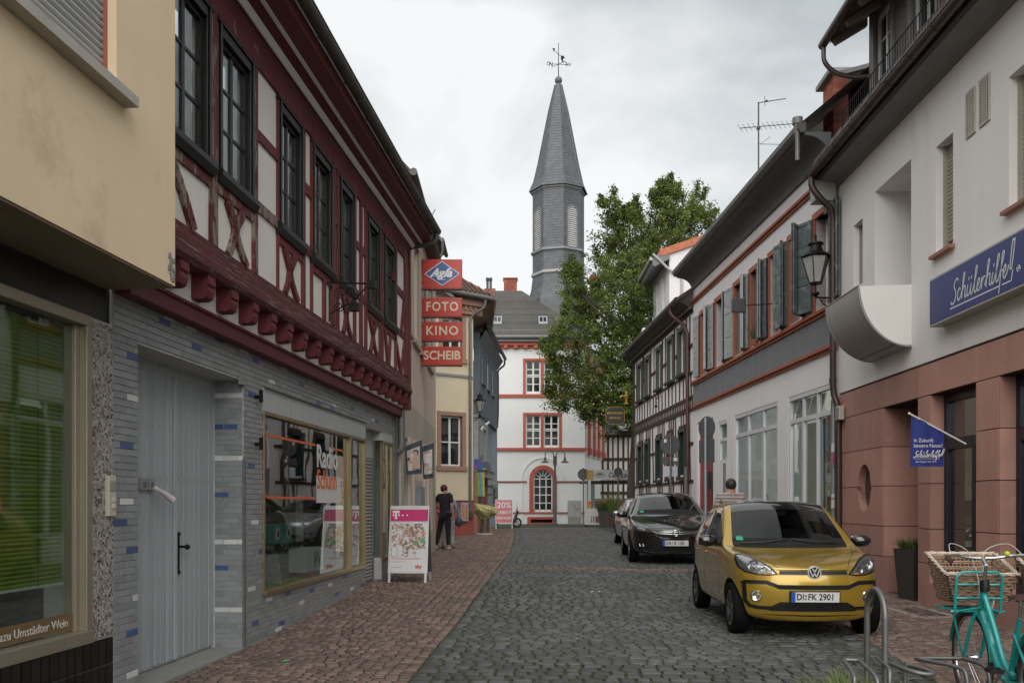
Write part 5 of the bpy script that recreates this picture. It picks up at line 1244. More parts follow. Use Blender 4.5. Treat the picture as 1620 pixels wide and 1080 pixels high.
for px_ in(771,776):x_,z_=hc(px_,437,64);b=FH.mb();b.tube([(x_,-9.4,z1),(x_,-9.4,z_)],.09,8);b.lathe([(.12,z_-.25),(.13,z_-.05),(.0,z_)],x_,-9.4,8);b.build('flue',M_zinc_dark,c_,smooth=True)
x0,z1=hc(934,434,64);x1,z0=hc(945,500,64);brick_chimney(FH,hall,x0,x1,-9.8,-9,z0,z1)
# side wall with tall red pilasters
FS=Facade(-6+XE,55,1.65,5.8,-1)
b=FS.mb();b.box(0.0,6.2,-.4,0,hz(722),hz(545));b.build('side_wall',mat('side_render',(.52,.48,.42),.85,.06,1,streak=.1),hall).matrix_world=Matrix.Identity(4)
sw_=[o for o in COL.objects if o.name=='side_wall'][0]
sw_.location=(XE,0,0);sw_.rotation_euler=(0,0,FS.rz-FH.rz)
b=FS.mb()
for px_ in(931.5,939.5,946.5,953.5):
 u_=FS.u(px_);b.box(u_-.25,u_+.22,0,.10,4.95,11.0);b.box(u_-.32,u_+.28,0,.18,4.55,4.95)
o=b.build('pilasters',M_rs,hall);o.location=(XE,0,0);o.rotation_euler=(0,0,FS.rz-FH.rz)
o=FS.mb().box(0.02,5.5,-.4,-.02,0,hz(722)).build('side_wall',M_wwhite,hall);o.location=(XE,0,0);o.rotation_euler=(0,0,FS.rz-FH.rz)
# octagonal spire
SXc,SYc=(883.5-810)*61/1400+6,-6.0
def pz(py,Y=61):return 1.5+(795-py)*Y/1400
Rr=1.80;ph0=R(37)
def octo(b,prof,ph=ph0,rnd=True,st=1):
 for(r0,z0),(r1,z1)in zip(prof[:-1],prof[1:]):
  m=max(1,int(abs(z1-z0)/.18))if st else 1
  for j in range(m):
   ta,tb=j/m,(j+1)/m;ra=r0+(r1-r0)*ta;rb=r0+(r1-r0)*tb;za=z0+(z1-z0)*ta;zb=z0+(z1-z0)*tb
   for k in range(8):
    a0,a1_=ph+math.pi/4*k,ph+math.pi/4*(k+1);e_=.012 if st else 0
    nq=6 if st and ra>.5 else 1
    p0=Vector((SXc+(ra+e_)*math.cos(a0),SYc+(ra+e_)*math.sin(a0),za));p1=Vector((SXc+(ra+e_)*math.cos(a1_),SYc+(ra+e_)*math.sin(a1_),za));p2_=Vector((SXc+rb*math.cos(a1_),SYc+rb*math.sin(a1_),zb));p3=Vector((SXc+rb*math.cos(a0),SYc+rb*math.sin(a0),zb));of=.5/nq if j%2 else 0
    cuts=[0]+[min(1,(q_+1)/nq-of)for q_ in range(nq)]+([1]if of else[])
    for ca,cb in zip(cuts[:-1],cuts[1:]):b.add([tuple(p0.lerp(p1,ca)),tuple(p0.lerp(p1,cb)),tuple(p3.lerp(p2_,cb)),tuple(p3.lerp(p2_,ca))],[(0,1,2,3)],rnd=random.random())
    if e_:b.add([(SXc+(ra+e_)*math.cos(a0),SYc+(ra+e_)*math.sin(a0),za),(SXc+(ra+e_)*math.cos(a1_),SYc+(ra+e_)*math.sin(a1_),za),(SXc+(ra-.02)*math.cos(a1_),SYc+(ra-.02)*math.sin(a1_),za),(SXc+(ra-.02)*math.cos(a0),SYc+(ra-.02)*math.sin(a0),za)],[(3,2,1,0)],rnd=.5)
b=FH.mb();octo(b,[(Rr*1.25,pz(530)),(Rr*1.2,pz(480)),(Rr*1.06,pz(462)),(Rr,pz(442)),(Rr,pz(308))]);tower=b.build('spire_shaft',M_slate2,hall)
b=FH.mb();octo(b,[(Rr*1.13,pz(306)),(Rr*.96,pz(290)),(Rr*.80,pz(262)),(Rr*.62,pz(225)),(Rr*.40,pz(180)),(Rr*.14,pz(135))]);b.build('spire_roof',M_slate2,hall)
b=FH.mb()
for k in range(8):
 a0=ph0+math.pi/4*k;pr2=[(Rr*1.13,306),(Rr*.96,290),(Rr*.80,262),(Rr*.62,225),(Rr*.40,180),(Rr*.14,135)]
 b.tube([(SXc+(r_+.01)*math.cos(a0),SYc+(r_+.01)*math.sin(a0),pz(p_))for r_,p_ in pr2],.03,5)
b.build('hip_flashing',M_zinc,hall)
M_pale_trim=mat('pale_tower_trim',(.36,.35,.34),.6,.1)
for za,zb,ex in((309,305.5,.10),(405,401.5,.14),(440,436,.12)):
 b=FH.mb();octo(b,[(Rr-.02,pz(za)-.05),(Rr+ex,pz(za)+.02),(Rr+ex,pz(zb)),(Rr-.02,pz(zb)+.06)],st=0);b.build('tower_band',M_pale_trim if za>420 else mat('grey_tower_trim',(.24,.24,.24),.6,.1),hall)
 # louvred sound openings on the faces turned to the street
for k in(0,2,4,6):
 am=ph0+math.pi/4*(k+.5);nx_,ny_=math.cos(am),math.sin(am)
 ap=Rr*math.cos(math.pi/8);tx,ty=-ny_,nx_;hw=.36
 z0_,z1_=pz(400),pz(345)
 fr=FH.mb();fc=Vector((SXc+nx_*ap,SYc+ny_*ap,0))
 def Q(s,o_,z):return(fc.x+tx*s+nx_*o_,fc.y+ty*s+ny_*o_,z)
 for s0,s1 in((-hw-.09,-hw),(hw,hw+.09)):fr.add([Q(s0,-.05,z0_),Q(s1,-.05,z0_),Q(s1,.07,z0_),Q(s0,.07,z0_),Q(s0,-.05,z1_),Q(s1,-.05,z1_),Q(s1,.07,z1_),Q(s0,.07,z1_)],[(0,3,2,1),(4,5,6,7),(0,1,5,4),(1,2,6,5),(2,3,7,6),(3,0,4,7)])
 n=8
 for i in range(n):
  t0,t1=math.pi*i/n,math.pi*(i+1)/n
  fr.add([Q(r_*math.cos(t),o_,z1_+r_*math.sin(t))for o_ in(0.0,.07)for r_,t in((hw+.09,t0),(hw+.09,t1),(hw,t1),(hw,t0))],[(4,5,6,7),(0,1,5,4),(2,3,7,6)])
 fo=fr.build('louvre_frame',mat('slate_frame',(.16,.165,.17),.6),hall)
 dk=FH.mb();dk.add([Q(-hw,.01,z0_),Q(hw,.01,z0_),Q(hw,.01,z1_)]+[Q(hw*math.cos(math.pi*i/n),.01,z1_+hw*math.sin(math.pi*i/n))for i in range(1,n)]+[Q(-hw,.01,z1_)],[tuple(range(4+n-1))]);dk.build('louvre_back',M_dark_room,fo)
 nl=20;tot=z1_+hw-z0_
 for j in range(nl):
  zz=z0_+.03+tot*j/nl;hh=tot/nl*.62;ww_=hw if zz<z1_ else math.sqrt(max(.001,hw*hw-(zz+hh*.5-z1_)**2));ww_=ww_-.01
  if ww_<.08:continue
  lb=FH.mb();lb.add([Q(-ww_,.05,zz),Q(ww_,.05,zz),Q(ww_,.02,zz+hh),Q(-ww_,.02,zz+hh),Q(-ww_,.035,zz-.012),Q(ww_,.035,zz-.012)],[(0,1,2,3),(0,4,5,1)]);lb.build('slat',mat('weathered_white_slat',(.46,.45,.44),.8,.2,6),fo)
 FH.mb().add([Q(-hw-.14,-.02,z0_-.08),Q(hw+.14,-.02,z0_-.08),Q(hw+.14,.12,z0_-.08),Q(-hw-.14,.12,z0_-.08)],[(0,1,2,3)])
 # copper ball and weather vane
b=FH.mb();zb_=pz(127.5)
b.lathe([(.28,pz(140)),(.24,pz(137)),(.13,pz(132)),(.12,pz(131))],SXc,SYc,12);b.build('finial_neck',mat('verdigris',(.10,.14,.12),.6,.3,5),hall,smooth=True)
b=FH.mb();b.sphere((SXc,0,0),.26,10);ob=b.build('finial_ball',MATS['verdigris'],hall,smooth=True)
for v in ob.data.vertices:v.co.y+=SYc*FH.s;v.co.z+=zb_
va=empty('weather_vane',(SXc-6,61,zb_+.25),R(14),'wrought iron weather vane with compass letters and a bird on top of the spire','weather vane')
h=pz(68)-zb_-.25
b=MB();b.tube([(0,0,-.1),(0,0,h)],[.035,.02],6);b.build('rod',M_iron,va)
zc=pz(102)-zb_-.25
b=MB();b.tube([(-.62,.1,zc),(.62,-.1,zc)],.018,5);b.tube([(-.35,.55,zc),(.35,-.55,zc)],.018,5);b.build('compass_arms',M_iron,va)
for tx,x_,y_,z_,mir,s_ in(('O',-.70,.1,zc,1,.36),('W',.72,-.1,zc,1,.34),('N',-.38,.55,zc+.22,1,.42),('S',.38,-.55,zc-.2,-1,.36)):
 o=text_mesh(tx,s_,M_iron,'compass_letter',va,.012,xs=mir*.9);o.rotation_euler=(R(90),0,0);o.location=(x_,y_,z_)
za_=pz(88)-zb_-.25
b=MB();b.tube([(-.36,-.1,za_+.28),(0,0,za_+.06),(.28,.08,za_-.02)],.018,5);b.prism([(-.46,za_+.40),(-.28,za_+.38),(-.36,za_+.16)],'y',-.12,-.08);b.build('arrow',M_iron,va)
b=MB();b.prism([(.20,za_-.02),(.26,za_+.06),(.36,za_+.04),(.48,za_-.06),(.36,za_-.16),(.34,za_-.30),(.42,za_-.42),(.30,za_-.34),(.22,za_-.22)],'y',.04,.12);b.build('bird',M_iron,va)
# ------------------------------------------------------------------ buildings behind the hall gate
M_brown=mat('dark_brown_timber',(.055,.028,.022),.75,.25,5,.4,30,streak=.2)
bt=empty('far_timber_house',(6,63,.2),R(-4),'low far half timbered house behind the cafe gate','building')
MB().box(0,9,0,5,0,6.4).build('wall',M_infill,bt)
for k in range(26):MB().box(.05+k*.36,.15+k*.36+(k%3)*.02,-.05,0.01,0,6.2).build('post',M_brown,bt)
for z_ in(.1,1.9,2.9,4.3,5.95):MB().box(0,9,-.07,0.012,z_,z_+.2).build('rail',M_brown,bt)
b=MB();b.prism([(-.5,6.1),(.3,6.1),(3,9.2),(2.6,9.4)],'x',-.4,9.3);b.build('roof',M_slate,bt)
b=MB();b.prism([(-.9,6.35),(.2,6.9),(.2,7.0),(-.9,6.5)],'x',1.5,6);b.build('canopy',mat('tin',(.3,.3,.3),.5),bt)
# gate portal with the cafe board
cg=empty('gate_portal',((938-810)*50/1400,50,.2),0,'grey steel portal with brown boarded gate beneath the cafe banner','gate')
P0=0
M_gs=mat('steel_grey',(.17,.18,.19),.55,.1,metal=.2)
MB().box(-.10,.10,0,.18,0,2.35).build('post',M_gs,cg);MB().box(2.35,2.5,0,.18,0,2.35).build('post',M_gs,cg)
MB().box(-.1,2.5,.02,.16,2.35,2.55).build('beam',mat('dark_beam',(.05,.035,.03),.7),cg);MB().box(.1,2.4,.05,.12,1.46,1.54).build('rail',M_gs,cg)
for k in range(10):MB().box(.12+k*.223,.335+k*.223,.06,.10,.05,1.45).build('board',mat('brown_gate_board',(.22,.085,.055),.7,.15,3,streak=.2,piece=.1),cg)
cf=empty('cafe_banner',((936-810)*49.8/1400,49.8,2.78),0,'long white banner with script lettering Café Lautz above the gate','sign')
cfb=MB().box(0,2.60,-.04,.04,0,.58).build('board',mat('banner_white',(.62,.62,.60),.6,.04),cf)
o=text_mesh('Café Lautz',.44,mat('ink',(.02,.02,.02),.5),parent=cfb,shear=.35,bold=.004);o.rotation_euler=(R(90),0,0);o.location=(1.62,-.045,.28)
wd=max(v.co.x for v in o.data.vertices)-min(v.co.x for v in o.data.vertices);o.scale=(1.45/wd,.9,1)
b=MB();b.prism([(2.42,.28),(2.47,.40),(2.52,.28),(2.47,.16)],'y',-.046,-.041);b.build('diamond_mark',MATS['ink'],cfb)
b=MB();pts=[(.45+.36*math.cos(t),.28+.19*math.sin(t))for t in np.linspace(0,2*math.pi,24,endpoint=False)];b.prism(pts,'y',-.043,-.041);b.build('oval',mat('oval_grey',(.45,.46,.44),.6),cfb)
b=MB();b.prism([(.2,.25),(.36,.36),(.45,.42),(.56,.36),(.7,.25),(.45,.30)],'y',-.046,-.043);b.build('oval_emblem',mat('emblem_brown',(.15,.11,.09),.6),cfb)
yl=empty('yellow_signs',((928-810)*49.8/1400,49.7,2.78),0,'three stacked small orange direction signs left of the cafe banner','sign')
for k in range(3):
 b=MB();b.prism([(0,k*.19),(.30,k*.19),(.38,k*.19+.085),(.30,k*.19+.17),(0,k*.19+.17)],'y',-.02,.02);b.build('plate',mat('yellow_plate',(.50,.26,.03),.5,.1,6),yl)
b=MB();b.tube([(.05,.05,-2.5),(.05,.05,.6)],.03,6);b.build('post',M_gs,yl)
# street furniture before the hall
def round_sign(px,py,Y,r,label,rect=True):
 x=(px-810)*Y/1400;z=1.5+(795-py)*Y/1400;g=gz(x,Y)
 e=empty('road_sign',(x,Y,g),0,label,'road sign')
 MB().tube([(0,0,0),(0,0,z+r*1.15-g)],.038,8).build('post',M_zinc,e)
 MB().lathe([(0,-.03),(r,-.03),(r+.006,-.02),(r,-.012),(0,-.012)],0,z-g,28,'y').build('disc',M_signgrey,e).location=(0,0.06,0)
 if rect:MB().box(-r*.75,r*.75,.03,.045,z-g-r*1.7,z-g-r*1.15).build('plate',M_signgrey,e)
 for zz in(z-g+r*.9,z-g-r*.9):MB().tube([(-.06,0,zz),(.06,0,zz)],.05,6).build('clamp',mat('clamp_red',(.3,.03,.03),.5),e)
 return e
round_sign(923,750,50,.32,'round road sign seen from behind in front of the white hall')
round_sign(978,745.5,49,.22,'smaller round road sign seen from behind in front of the cafe gate',False)
ls=empty('double_street_lamp',((878-810)*52/1400,52,.2),0,'tall grey street lamp with two curved arms and bell shades before the hall','street lamp')
M_lampgrey=mat('lamp_grey',(.10,.105,.11),.5,.1,metal=.3)
b=MB();b.lathe([(.14,0),(.14,.1),(.10,.14),(.095,1.2),(.085,1.25),(.06,3.3),(.06,3.5),(.10,3.5),(.10,3.8),(.05,3.85),(.05,4.05)],n=12);b.build('pole',M_lampgrey,ls,smooth=True)
for sg in(-1,1):
 b=MB();arcp=[(sg*.08,0,3.6),(sg*.08,0,4.1)]+[(sg*(.33-.25*math.cos(t)),0,4.12+.24*math.sin(t))for t in np.linspace(.2,math.pi,9)]+[(sg*.58,0,3.95)]
 b.tube(arcp,.03,8);a_=b.build('arm',M_lampgrey,ls,smooth=True)
 b=MB();b.lathe([(.03,4.0),(.07,3.95),(.07,3.82),(.12,3.76),(.20,3.70),(.27,3.66),(.25,3.65),(.10,3.72),(0,3.74)],sg*.58,0,16);b.build('shade',M_lampgrey,a_,smooth=True)
ub=empty('utility_cabinet',((898-810)*54/1400,54,.2),0,'grey street cabinet with faint red graffiti beside the lamp','cabinet')
MB().box(0,.82,-.35,0,.42,1.45).build('box',M_panel_grey,ub,bevel=.01);MB().box(.03,.79,-.33,-.02,0,.42).build('base',mat('cabinet_base',(.30,.30,.25),.8),ub)
MB().box(.40,.405,-.352,-.35,.48,1.40).build('door_gap',M_iron,ub)
b=MB();r2=random.Random(3)
for cx_,cz_ in((.3,1.18),(.42,1.0),(.5,.85),(.6,.95)):
 b.tube([(cx_+.07*math.cos(t+cx_*9),-.356,cz_+.09*math.sin(t*1.4))for t in np.linspace(0,4.5,12)],.008,4)
b.build('graffiti',mat('graffiti_red',(.35,.12,.12),.6),ub)
ba=empty('site_barrier',((925-810)*49/1400,49,.2),0,'white plastic site barrier before the cafe gate','barrier')
M_bar=mat('barrier_white',(.55,.54,.50),.5,.08)
MB().box(0,1.0,-.02,.02,.55,.98).build('panel',M_bar,ba,bevel=.01)
MB().box(0,1.0,-.02,.02,.08,.2).build('panel',M_bar,ba,bevel=.01)
for k in range(8):MB().box(.01+k*.127,.08+k*.127,-.02,.02,.2,.55).build('slat',mat('barrier_red',(.35,.10,.06),.5)if k in(5,6)else M_bar,ba)
for k in range(5):MB().box(.02+k*.23,.10+k*.23,-.02,.02,.98,1.04).build('knob',M_bar,ba)
for x_ in(.08,.92):MB().box(x_-.1,x_+.1,-.3,.3,0,.09).build('foot',M_rub,ba)
for k,px_ in enumerate((931.5,957.5)):
 wl_=empty('warning_lamp',((px_-810)*49/1400,49,1.22),0,['orange warning lamp on top of the white barrier','orange warning lamp on the planter right of the barrier'][k],'warning lamp')
 b=MB();b.box(-.09,.09,-.05,.05,0,.17);b.build('battery_box',mat('lamp_yellow',(.55,.25,.02),.4),wl_,bevel=.01)
 MB().lathe([(0,-.04),(.11,-.035),(.125,0),(.11,.035),(0,.04)],0,.27,16,'y').build('lens',mat('lamp_orange',(.65,.13,.01),.3),wl_,smooth=True)
 # planters with grass
def grass_tuft(name,cx,cy,cz,r,h,n,m,label,seed,parent=None,lean=.5,wd=.008,cat='plant'):
 r2=random.Random(seed);b=MB()
 for k in range(n):
  a=r2.uniform(0,6.283);d=r*math.sqrt(r2.random());x=d*math.cos(a);y=d*math.sin(a);hh=h*r2.uniform(.5,1.15);lx=math.cos(a+r2.gauss(0,.6))*lean*hh*r2.random()+x*.4;ly=math.sin(a+r2.gauss(0,.6))*lean*hh*r2.random()+y*.4
  P=[(x,y,0),(x+lx*.3,y+ly*.3,hh*.55),(x+lx,y+ly,hh*(1-.25*abs(lx)/hh))];t=r2.uniform(0,3.14);ddx,ddy=math.cos(t)*wd,math.sin(t)*wd
  b.add([(P[0][0]-ddx,P[0][1]-ddy,0),(P[0][0]+ddx,P[0][1]+ddy,0),(P[1][0]+ddx*.8,P[1][1]+ddy*.8,P[1][2]),(P[1][0]-ddx*.8,P[1][1]-ddy*.8,P[1][2]),(P[2][0],P[2][1],P[2][2])],[(0,1,2,3),(3,2,4)],rnd=r2.random())
 o=b.build(name,m,parent)
 o.location=(cx,cy,cz)
 if parent is None:tag(o,label,cat)
 return o
M_grass=mat('grass_blades',(.15,.20,.05),.7,.2,5,0,piece=.35)
M_leaf2=mat('shrub_leaf',(.06,.10,.03),.6,.2,5,0,piece=.4)
for k,px_ in enumerate((953,969)):
 x_=(px_-810)*47.5/1400;e=empty('planter',(x_,47.5,.2),0,['dark tapered planter with grass left of the two before the cafe gate','dark tapered planter with tall grass nearest the parked silver car'][k],'planter')
 b=MB();b.lathe([(.20,0),(.30,.85),(.31,.88),(.27,.88),(.25,.8),(0,.8)],n=4,a0=math.pi/4,a1=math.pi/4+2*math.pi);b.build('pot',mat('planter_dark',(.055,.05,.045),.6),e)
 grass_tuft('foliage',0,0,.8,.24,.75+.35*k,260,M_grass if k else M_leaf2,'',5+k,e,.7,.010)
 if k==0:
  b=MB();r2=random.Random(6)
  for j in range(12):b.sphere((r2.uniform(-.2,.3),0,0),.03,4)
  # ------------------------------------------------------------------ white house with blue shutters and shop windows
M_rw=mat('pale_rough_render',(.72,.70,.705),.9,.04,1.5,.45,110,streak=.03)
M_greyband=mat('grey_band_render',(.18,.185,.20),.9,.12,2.0,.3,70,streak=.12)
M_terra=mat('terracotta_paint',(.33,.105,.05),.65,.12,3,.12,40,streak=.1)
M_shut=mat('blue_grey_shutter',(.115,.14,.145),.6,.15,5,.2,40,streak=.2,dirt=(.24,.25,.25),dirt_thr=(.52,.66),dirt_scale=5)
M_shut_pale=mat('weathered_shutter',(.34,.365,.37),.75,.15,5,.3,40,streak=.15,dirt=(.20,.22,.22),dirt_thr=(.58,.7),dirt_scale=6)
M_shopframe=mat('pale_shop_frame',(.56,.56,.58),.5,.05,3,.05,60)
FW=Facade(6.15,16.66,-.04,1,1)
wh=empty('white_shutter_house',(*FW.o,0),FW.rz,'white house with blue grey shutters, grey band and terracotta trim above glazed shop fronts','building')
UW=11.17
ops=[9.28,7.62,5.78,4.40,2.98,1.68,.22]  # near edge of each stone surround
ow=1.0
uw=[(a+.12,a+ow-.12,5.36,7.18)for a in ops]
wall(FW,'upper_wall',M_rw,wh,0,UW,5.30,8.45,uw,w=0,t=.35)
FW.mb().box(0,UW,-.3,.012,4.53,5.16).build('grey_band',M_greyband,wh)
for z0,z1,nm in((5.16,5.30,'sill_course'),(4.40,4.53,'lower_course'),(7.72,7.84,'upper_course')):
 b=FW.mb();b.box(.0,UW,0.002,.05,z0,z1);b.box(.0,UW,.05,.10,z0+(z1-z0)*.45,z1-.01);b.build(nm,M_terra,wh)
sh_me=None
def shutter(m,nm):
 q=FW.mb();W_,H_=.47,1.84
 q.box(0,W_,-.018,.018,0,H_)
 def fr(z0,z1):
  for a,c,d,e in((.0,.07,z0,z1),(W_-.07,W_,z0,z1),(.07,W_-.07,z0,z0+.06),(.07,W_-.07,z1-.06,z1)):
   q.box(a,c,-.032,.032,d,e)
  q.box(.12,W_-.12,-.027,.027,z0+.11,z1-.11)
 fr(0,.62);fr(.62,1.24);fr(1.24,H_)
 me=q.mesh(nm);me.materials.append(m);return me
S1,S2=shutter(M_shut,'shutter'),shutter(M_shut_pale,'shutter')
near_ang=[24,14,20,22,18,44,5];far_ang=[6,4,8,5,10,14,20]
for i,a in enumerate(ops):
 b=FW.mb();z0,z1=5.30,7.30;fr=.12;c=a+ow
 b.box(a,a+fr,-.22,.035,z0,z1-.12);b.box(c-fr,c,-.22,.035,z0,z1-.12);b.box(a,c,-.22,.045,z1-.12,z1)
 so=b.build('window_surround',M_terra,wh)
 wo_=window(FW,wh,a+fr,c-fr,5.36,7.18,-.20,None,M_white,M_glass_dark if i not in(4,6)else M_glass_dark,cols=2,rows=3,frw=.06,bar=.03,split=[5.36+1.25])
 me=S1 if i in(4,5,6)else S2
 o=bpy.data.objects.new('shutter',me);COL.objects.link(o);o.parent=wo_;o.location=(a+.05,.055,5.36);o.rotation_euler=(0,0,math.pi-R(near_ang[i]))
 o=bpy.data.objects.new('shutter',me);COL.objects.link(o);o.parent=wo_;o.location=(c-.03,.055,5.36);o.rotation_euler=(0,0,R(far_ang[i]))
 # small satellite-dish like panel on an arm
sd=empty('antenna_panel',FW.world(3.6,.05,6.0),FW.rz,'dark square antenna panel on a thin arm among the shutters of the white house','antenna')
b=FW.mb();b.tube([(0,0,.05),(.0,.75,.0)],.012,6);b.build('arm',M_iron,sd)
b=FW.mb();b.lathe([(0,-.02),(.20,-.02),(.24,0),(.20,.03),(0,.04)],.78,0,4,'x',math.pi/4,math.pi/4+2*math.pi);b.build('panel',mat('panel_dark',(.05,.05,.052),.5),sd,bevel=.01)
fl=empty('flower_pot',FW.world(4.75,.08,5.31),FW.rz,'small plant with yellow flowers on the sill behind the antenna panel','plant')
b=MB();b.lathe([(0,0),(.07,0),(.09,.14),(0,.14)],n=10);b.build('pot',M_terra,fl)
grass_tuft('foliage',0,0,.12,.08,.35,60,M_leaf2,'',4,fl,.6,.012)
b=MB();[b.add([(x_,y_,z_),(x_+.04,y_,z_+.02),(x_+.02,y_+.03,z_+.05)],[(0,1,2)])for x_,y_,z_ in[(random.uniform(-.15,.15),random.uniform(-.1,.1),random.uniform(.1,.3))for _ in range(14)]]
b.build('blossoms',mat('yellow_petal',(.6,.45,.03),.6),fl)
# eaves: deep dark cove, gutter
b=FW.mb();n=8
prof=[(0,8.18),(.06,8.18)]+[(.06+.46*(1-math.cos(math.pi/2*i/n)),8.2+.36*math.sin(math.pi/2*i/n))for i in range(n+1)]+[(.54,8.62),(0,8.62)]
b.prism(prof,'x',.35,UW+.02);b.build('eaves_cove',mat('dark_eaves',(.085,.09,.095),.6,.15,2,.1,30,streak=.2),wh,smooth=True)
b=FW.mb();b.prism([(.50,8.60),(.60,8.60),(.66,8.68),(.66,8.78),(.50,8.80)],'x',.33,UW+.04);b.build('gutter',M_zinc_dark,wh)
b=FW.mb();b.add([(.33,.58,8.80),(UW+.1,.58,8.80),(UW+.1,-3.5,12.2),(.33,-3.5,12.2),(UW+.1,.58,8.62),(UW+.1,-3.5,12.0)],[(0,1,2,3),(1,4,5,2)]);b.build('roof',M_rooftile,wh)
FW.mb().box(UW-.25,UW,-6,-.001,0,8.6).build('gable_wall',M_rw,wh)
b=FW.mb();b.lathe([(.10,8.80),(.10,8.92),(.055,8.62),(.045,8.5),(.045,8.1)],.45,.62*FW.s,12);b.build('gutter_outlet',M_zinc,wh,smooth=True)
# ground floor with doors and shop windows
gh=[(8.84,10.70,-.1,3.97),(7.42,8.27,2.62,3.77),(3.38,6.74,.75,3.80),(.22,2.69,.75,3.80)]
gh2=[(8.84,10.70,-.1,3.97),(7.42,8.27,2.62,3.77),(3.38,6.74,.75,3.80),(.22,2.69,.75,3.80),(.22,1.10,-.1,.75)]
wall(FW,'ground_wall',M_rw,wh,0,UW,-.1,4.40,gh2,w=0,t=.3)
def mullioned(u0,u1,z0,z1,us,tz,extra=None,name='shop_window'):
 b=FW.mb();w0,w1=-.10,-.02;t=.07
 b.box(u0,u1,w0+.004,w1+.012,z1-.10,z1);b.box(u0,u0+t,w0,w1+.01,z0,z1-.10);b.box(u1-t,u1,w0,w1+.01,z0,z1-.10);b.box(u0+t,u1-t,w0,w1,z0,z0+.08)
 if tz:b.box(u0+t,u1-t,w0,w1,tz-.05,tz+.05)
 for u in us:b.box(u-.045,u+.045,w0,w1-.004,z0+.08,z1-.10)
 o=b.build(name,M_shopframe,wh,bevel=.004)
 edges=[u0+t]+list(us)+[u1-t]
 for a,c in zip(edges[:-1],edges[1:]):
  for d,e in((z0+.08,(tz or z1)-.05),((tz or 0)+.05,z1-.10)):
   if d<.5:continue
   q=FW.mb().box(a+.04,c-.04,-.065,-.06,d,e).build('pane',M_glass,o)
 return o
w2=mullioned(3.38,6.74,.75,3.80,[4.46,5.62],3.25)
w3=mullioned(.22,2.69,.75,3.80,[1.10,1.88],3.25)
w1=mullioned(7.42,8.27,2.62,3.77,[],3.25,name='small_window')
for o_,u0_,u1_ in((w3,1.92,2.60),(w3,1.14,1.84),(w1,7.5,8.2)):
 q=FW.mb();q.box(u0_,u1_,-.02,0,0,.44);q.box(u0_+.05,u1_-.05,-.004,.004,.05,.39)
 s_=q.build('tilted_vent',M_shopframe,o_);s_.location=(0,-.10,3.30);s_.rotation_euler=(R(16),0,0)
FW.mb().box(.2,7,-2.6,-2.58,.3,3.9).build('shop_back',mat('shop_gloom',(.06,.058,.055),.9,.3,1),wh)
FW.mb().box(3.3,6.8,-2.5,-.12,.62,.72).build('shop_sill',M_dark_room,wh)
# vertical blinds in the left shop window
q=FW.mb().box(-.04,.04,-.002,.002,.8,3.2);me=q.mesh('vertical_blind');me.materials.append(mat('blind_pale',(.38,.37,.34),.8,.1))
for k in range(14):
 o=bpy.data.objects.new('vertical_blind',me);COL.objects.link(o);o.parent=w3;o.location=(1.2+k*.104,-.35,0);o.rotation_euler=(0,0,R(50))
 # notices in the shop door opening
nb_=FW.mb().box(.22,.26,-.2,.02,-.1,3.2).build('door_frame',M_shopframe,wh);FW.mb().box(1.06,1.10,-.2,.0,-.1,3.2).build('door_frame',M_shopframe,wh)
dp_=FW.mb().box(.26,1.06,-.15,-.14,0,3.2).build('glass_door',M_glass_dark,wh)
FW.mb().box(.26,1.06,-.138,-.135,2.55,3.1).build('teal_banner',mat('teal_print',(.03,.20,.25),.5,.2,3),dp_)
for(za,zb,m,nm)in((1.90,2.30,mat('notice_white',(.5,.5,.49),.6,.1,10),'white_notice'),(1.38,1.86,mat('notice_yellow',(.48,.33,.02),.6,.1),'yellow_notice'),(1.0,1.34,MATS['notice_white'],'white_notice')):
 o=FW.mb().box(.35,.98,-.134,-.130,za,zb).build(nm,m,dp_)
 FW.mb().box(.5,.85,-.129,-.127,za+.2,zb-.06).build('printed_picture',print_mat('notice_dark',[(0,(.03,.03,.03)),(.4,(.15,.12,.08)),(.6,(.4,.4,.38)),(1,(.5,.5,.48))],12),o)
dd=empty('red_door',FW.world(10.65,-.06,.1),FW.rz,'tall plain red and brown house door in the white house','door')
FW.mb().box(-1.81,-.9,-.1,-.05,0,3.86).build('leaf',mat('brown_red_door',(.18,.06,.035),.6,.15,3,streak=.15),dd);FW.mb().box(-.9,.04,-.1,-.03,0,3.86).build('leaf',mat('red_door_paint',(.28,.02,.02),.5,.08),dd)
bx=FW.mb().box(0,.24,0,.12,0,.5).build('letter_box',mat('black_box',(.02,.02,.02),.4),None,bevel=.01,loc=FW.world(9.0,.0,1.9),rot=(0,0,FW.rz));tag(bx,'black letter box on the brown red door','letter box')
# ------------------------------------------------------------------ half timbered house on the right
tb=empty('half_timbered_house',(*FW.o,0),FW.rz,'white half timbered house with dark beams and green window frames beyond the white shutter house','building')
U0,U1=11.22,21.62
M_ti=mat('white_infill',(.76,.75,.75),.9,.04,2,.2,100,streak=.03)
M_tb=mat('brown_beam',(.055,.026,.022),.75,.25,5,.4,30,streak=.2)
M_green2=mat('dark_green_frame',(.065,.085,.055),.55,.15,5,.1,40)
M_dgreen=mat('deep_green_frame',(.012,.028,.024),.45,.15,5,.1,40)
uwin=[(12.18,13.16),(13.87,14.86),(15.87,16.79),(18.02,18.98),(19.65,20.66)]
lwin=[(12.18,13.16),(14.05,15.0),(15.93,16.95),(18.2,19.2),(19.68,20.72)]
wall(FW,'wall',M_ti,tb,U0,U1,.0,7.75,[(a+.1,c-.1,5.78,7.22)for a,c in uwin]+[(a+.08,c-.08,2.42,3.85)for a,c in lwin],w=-.02,t=.3)
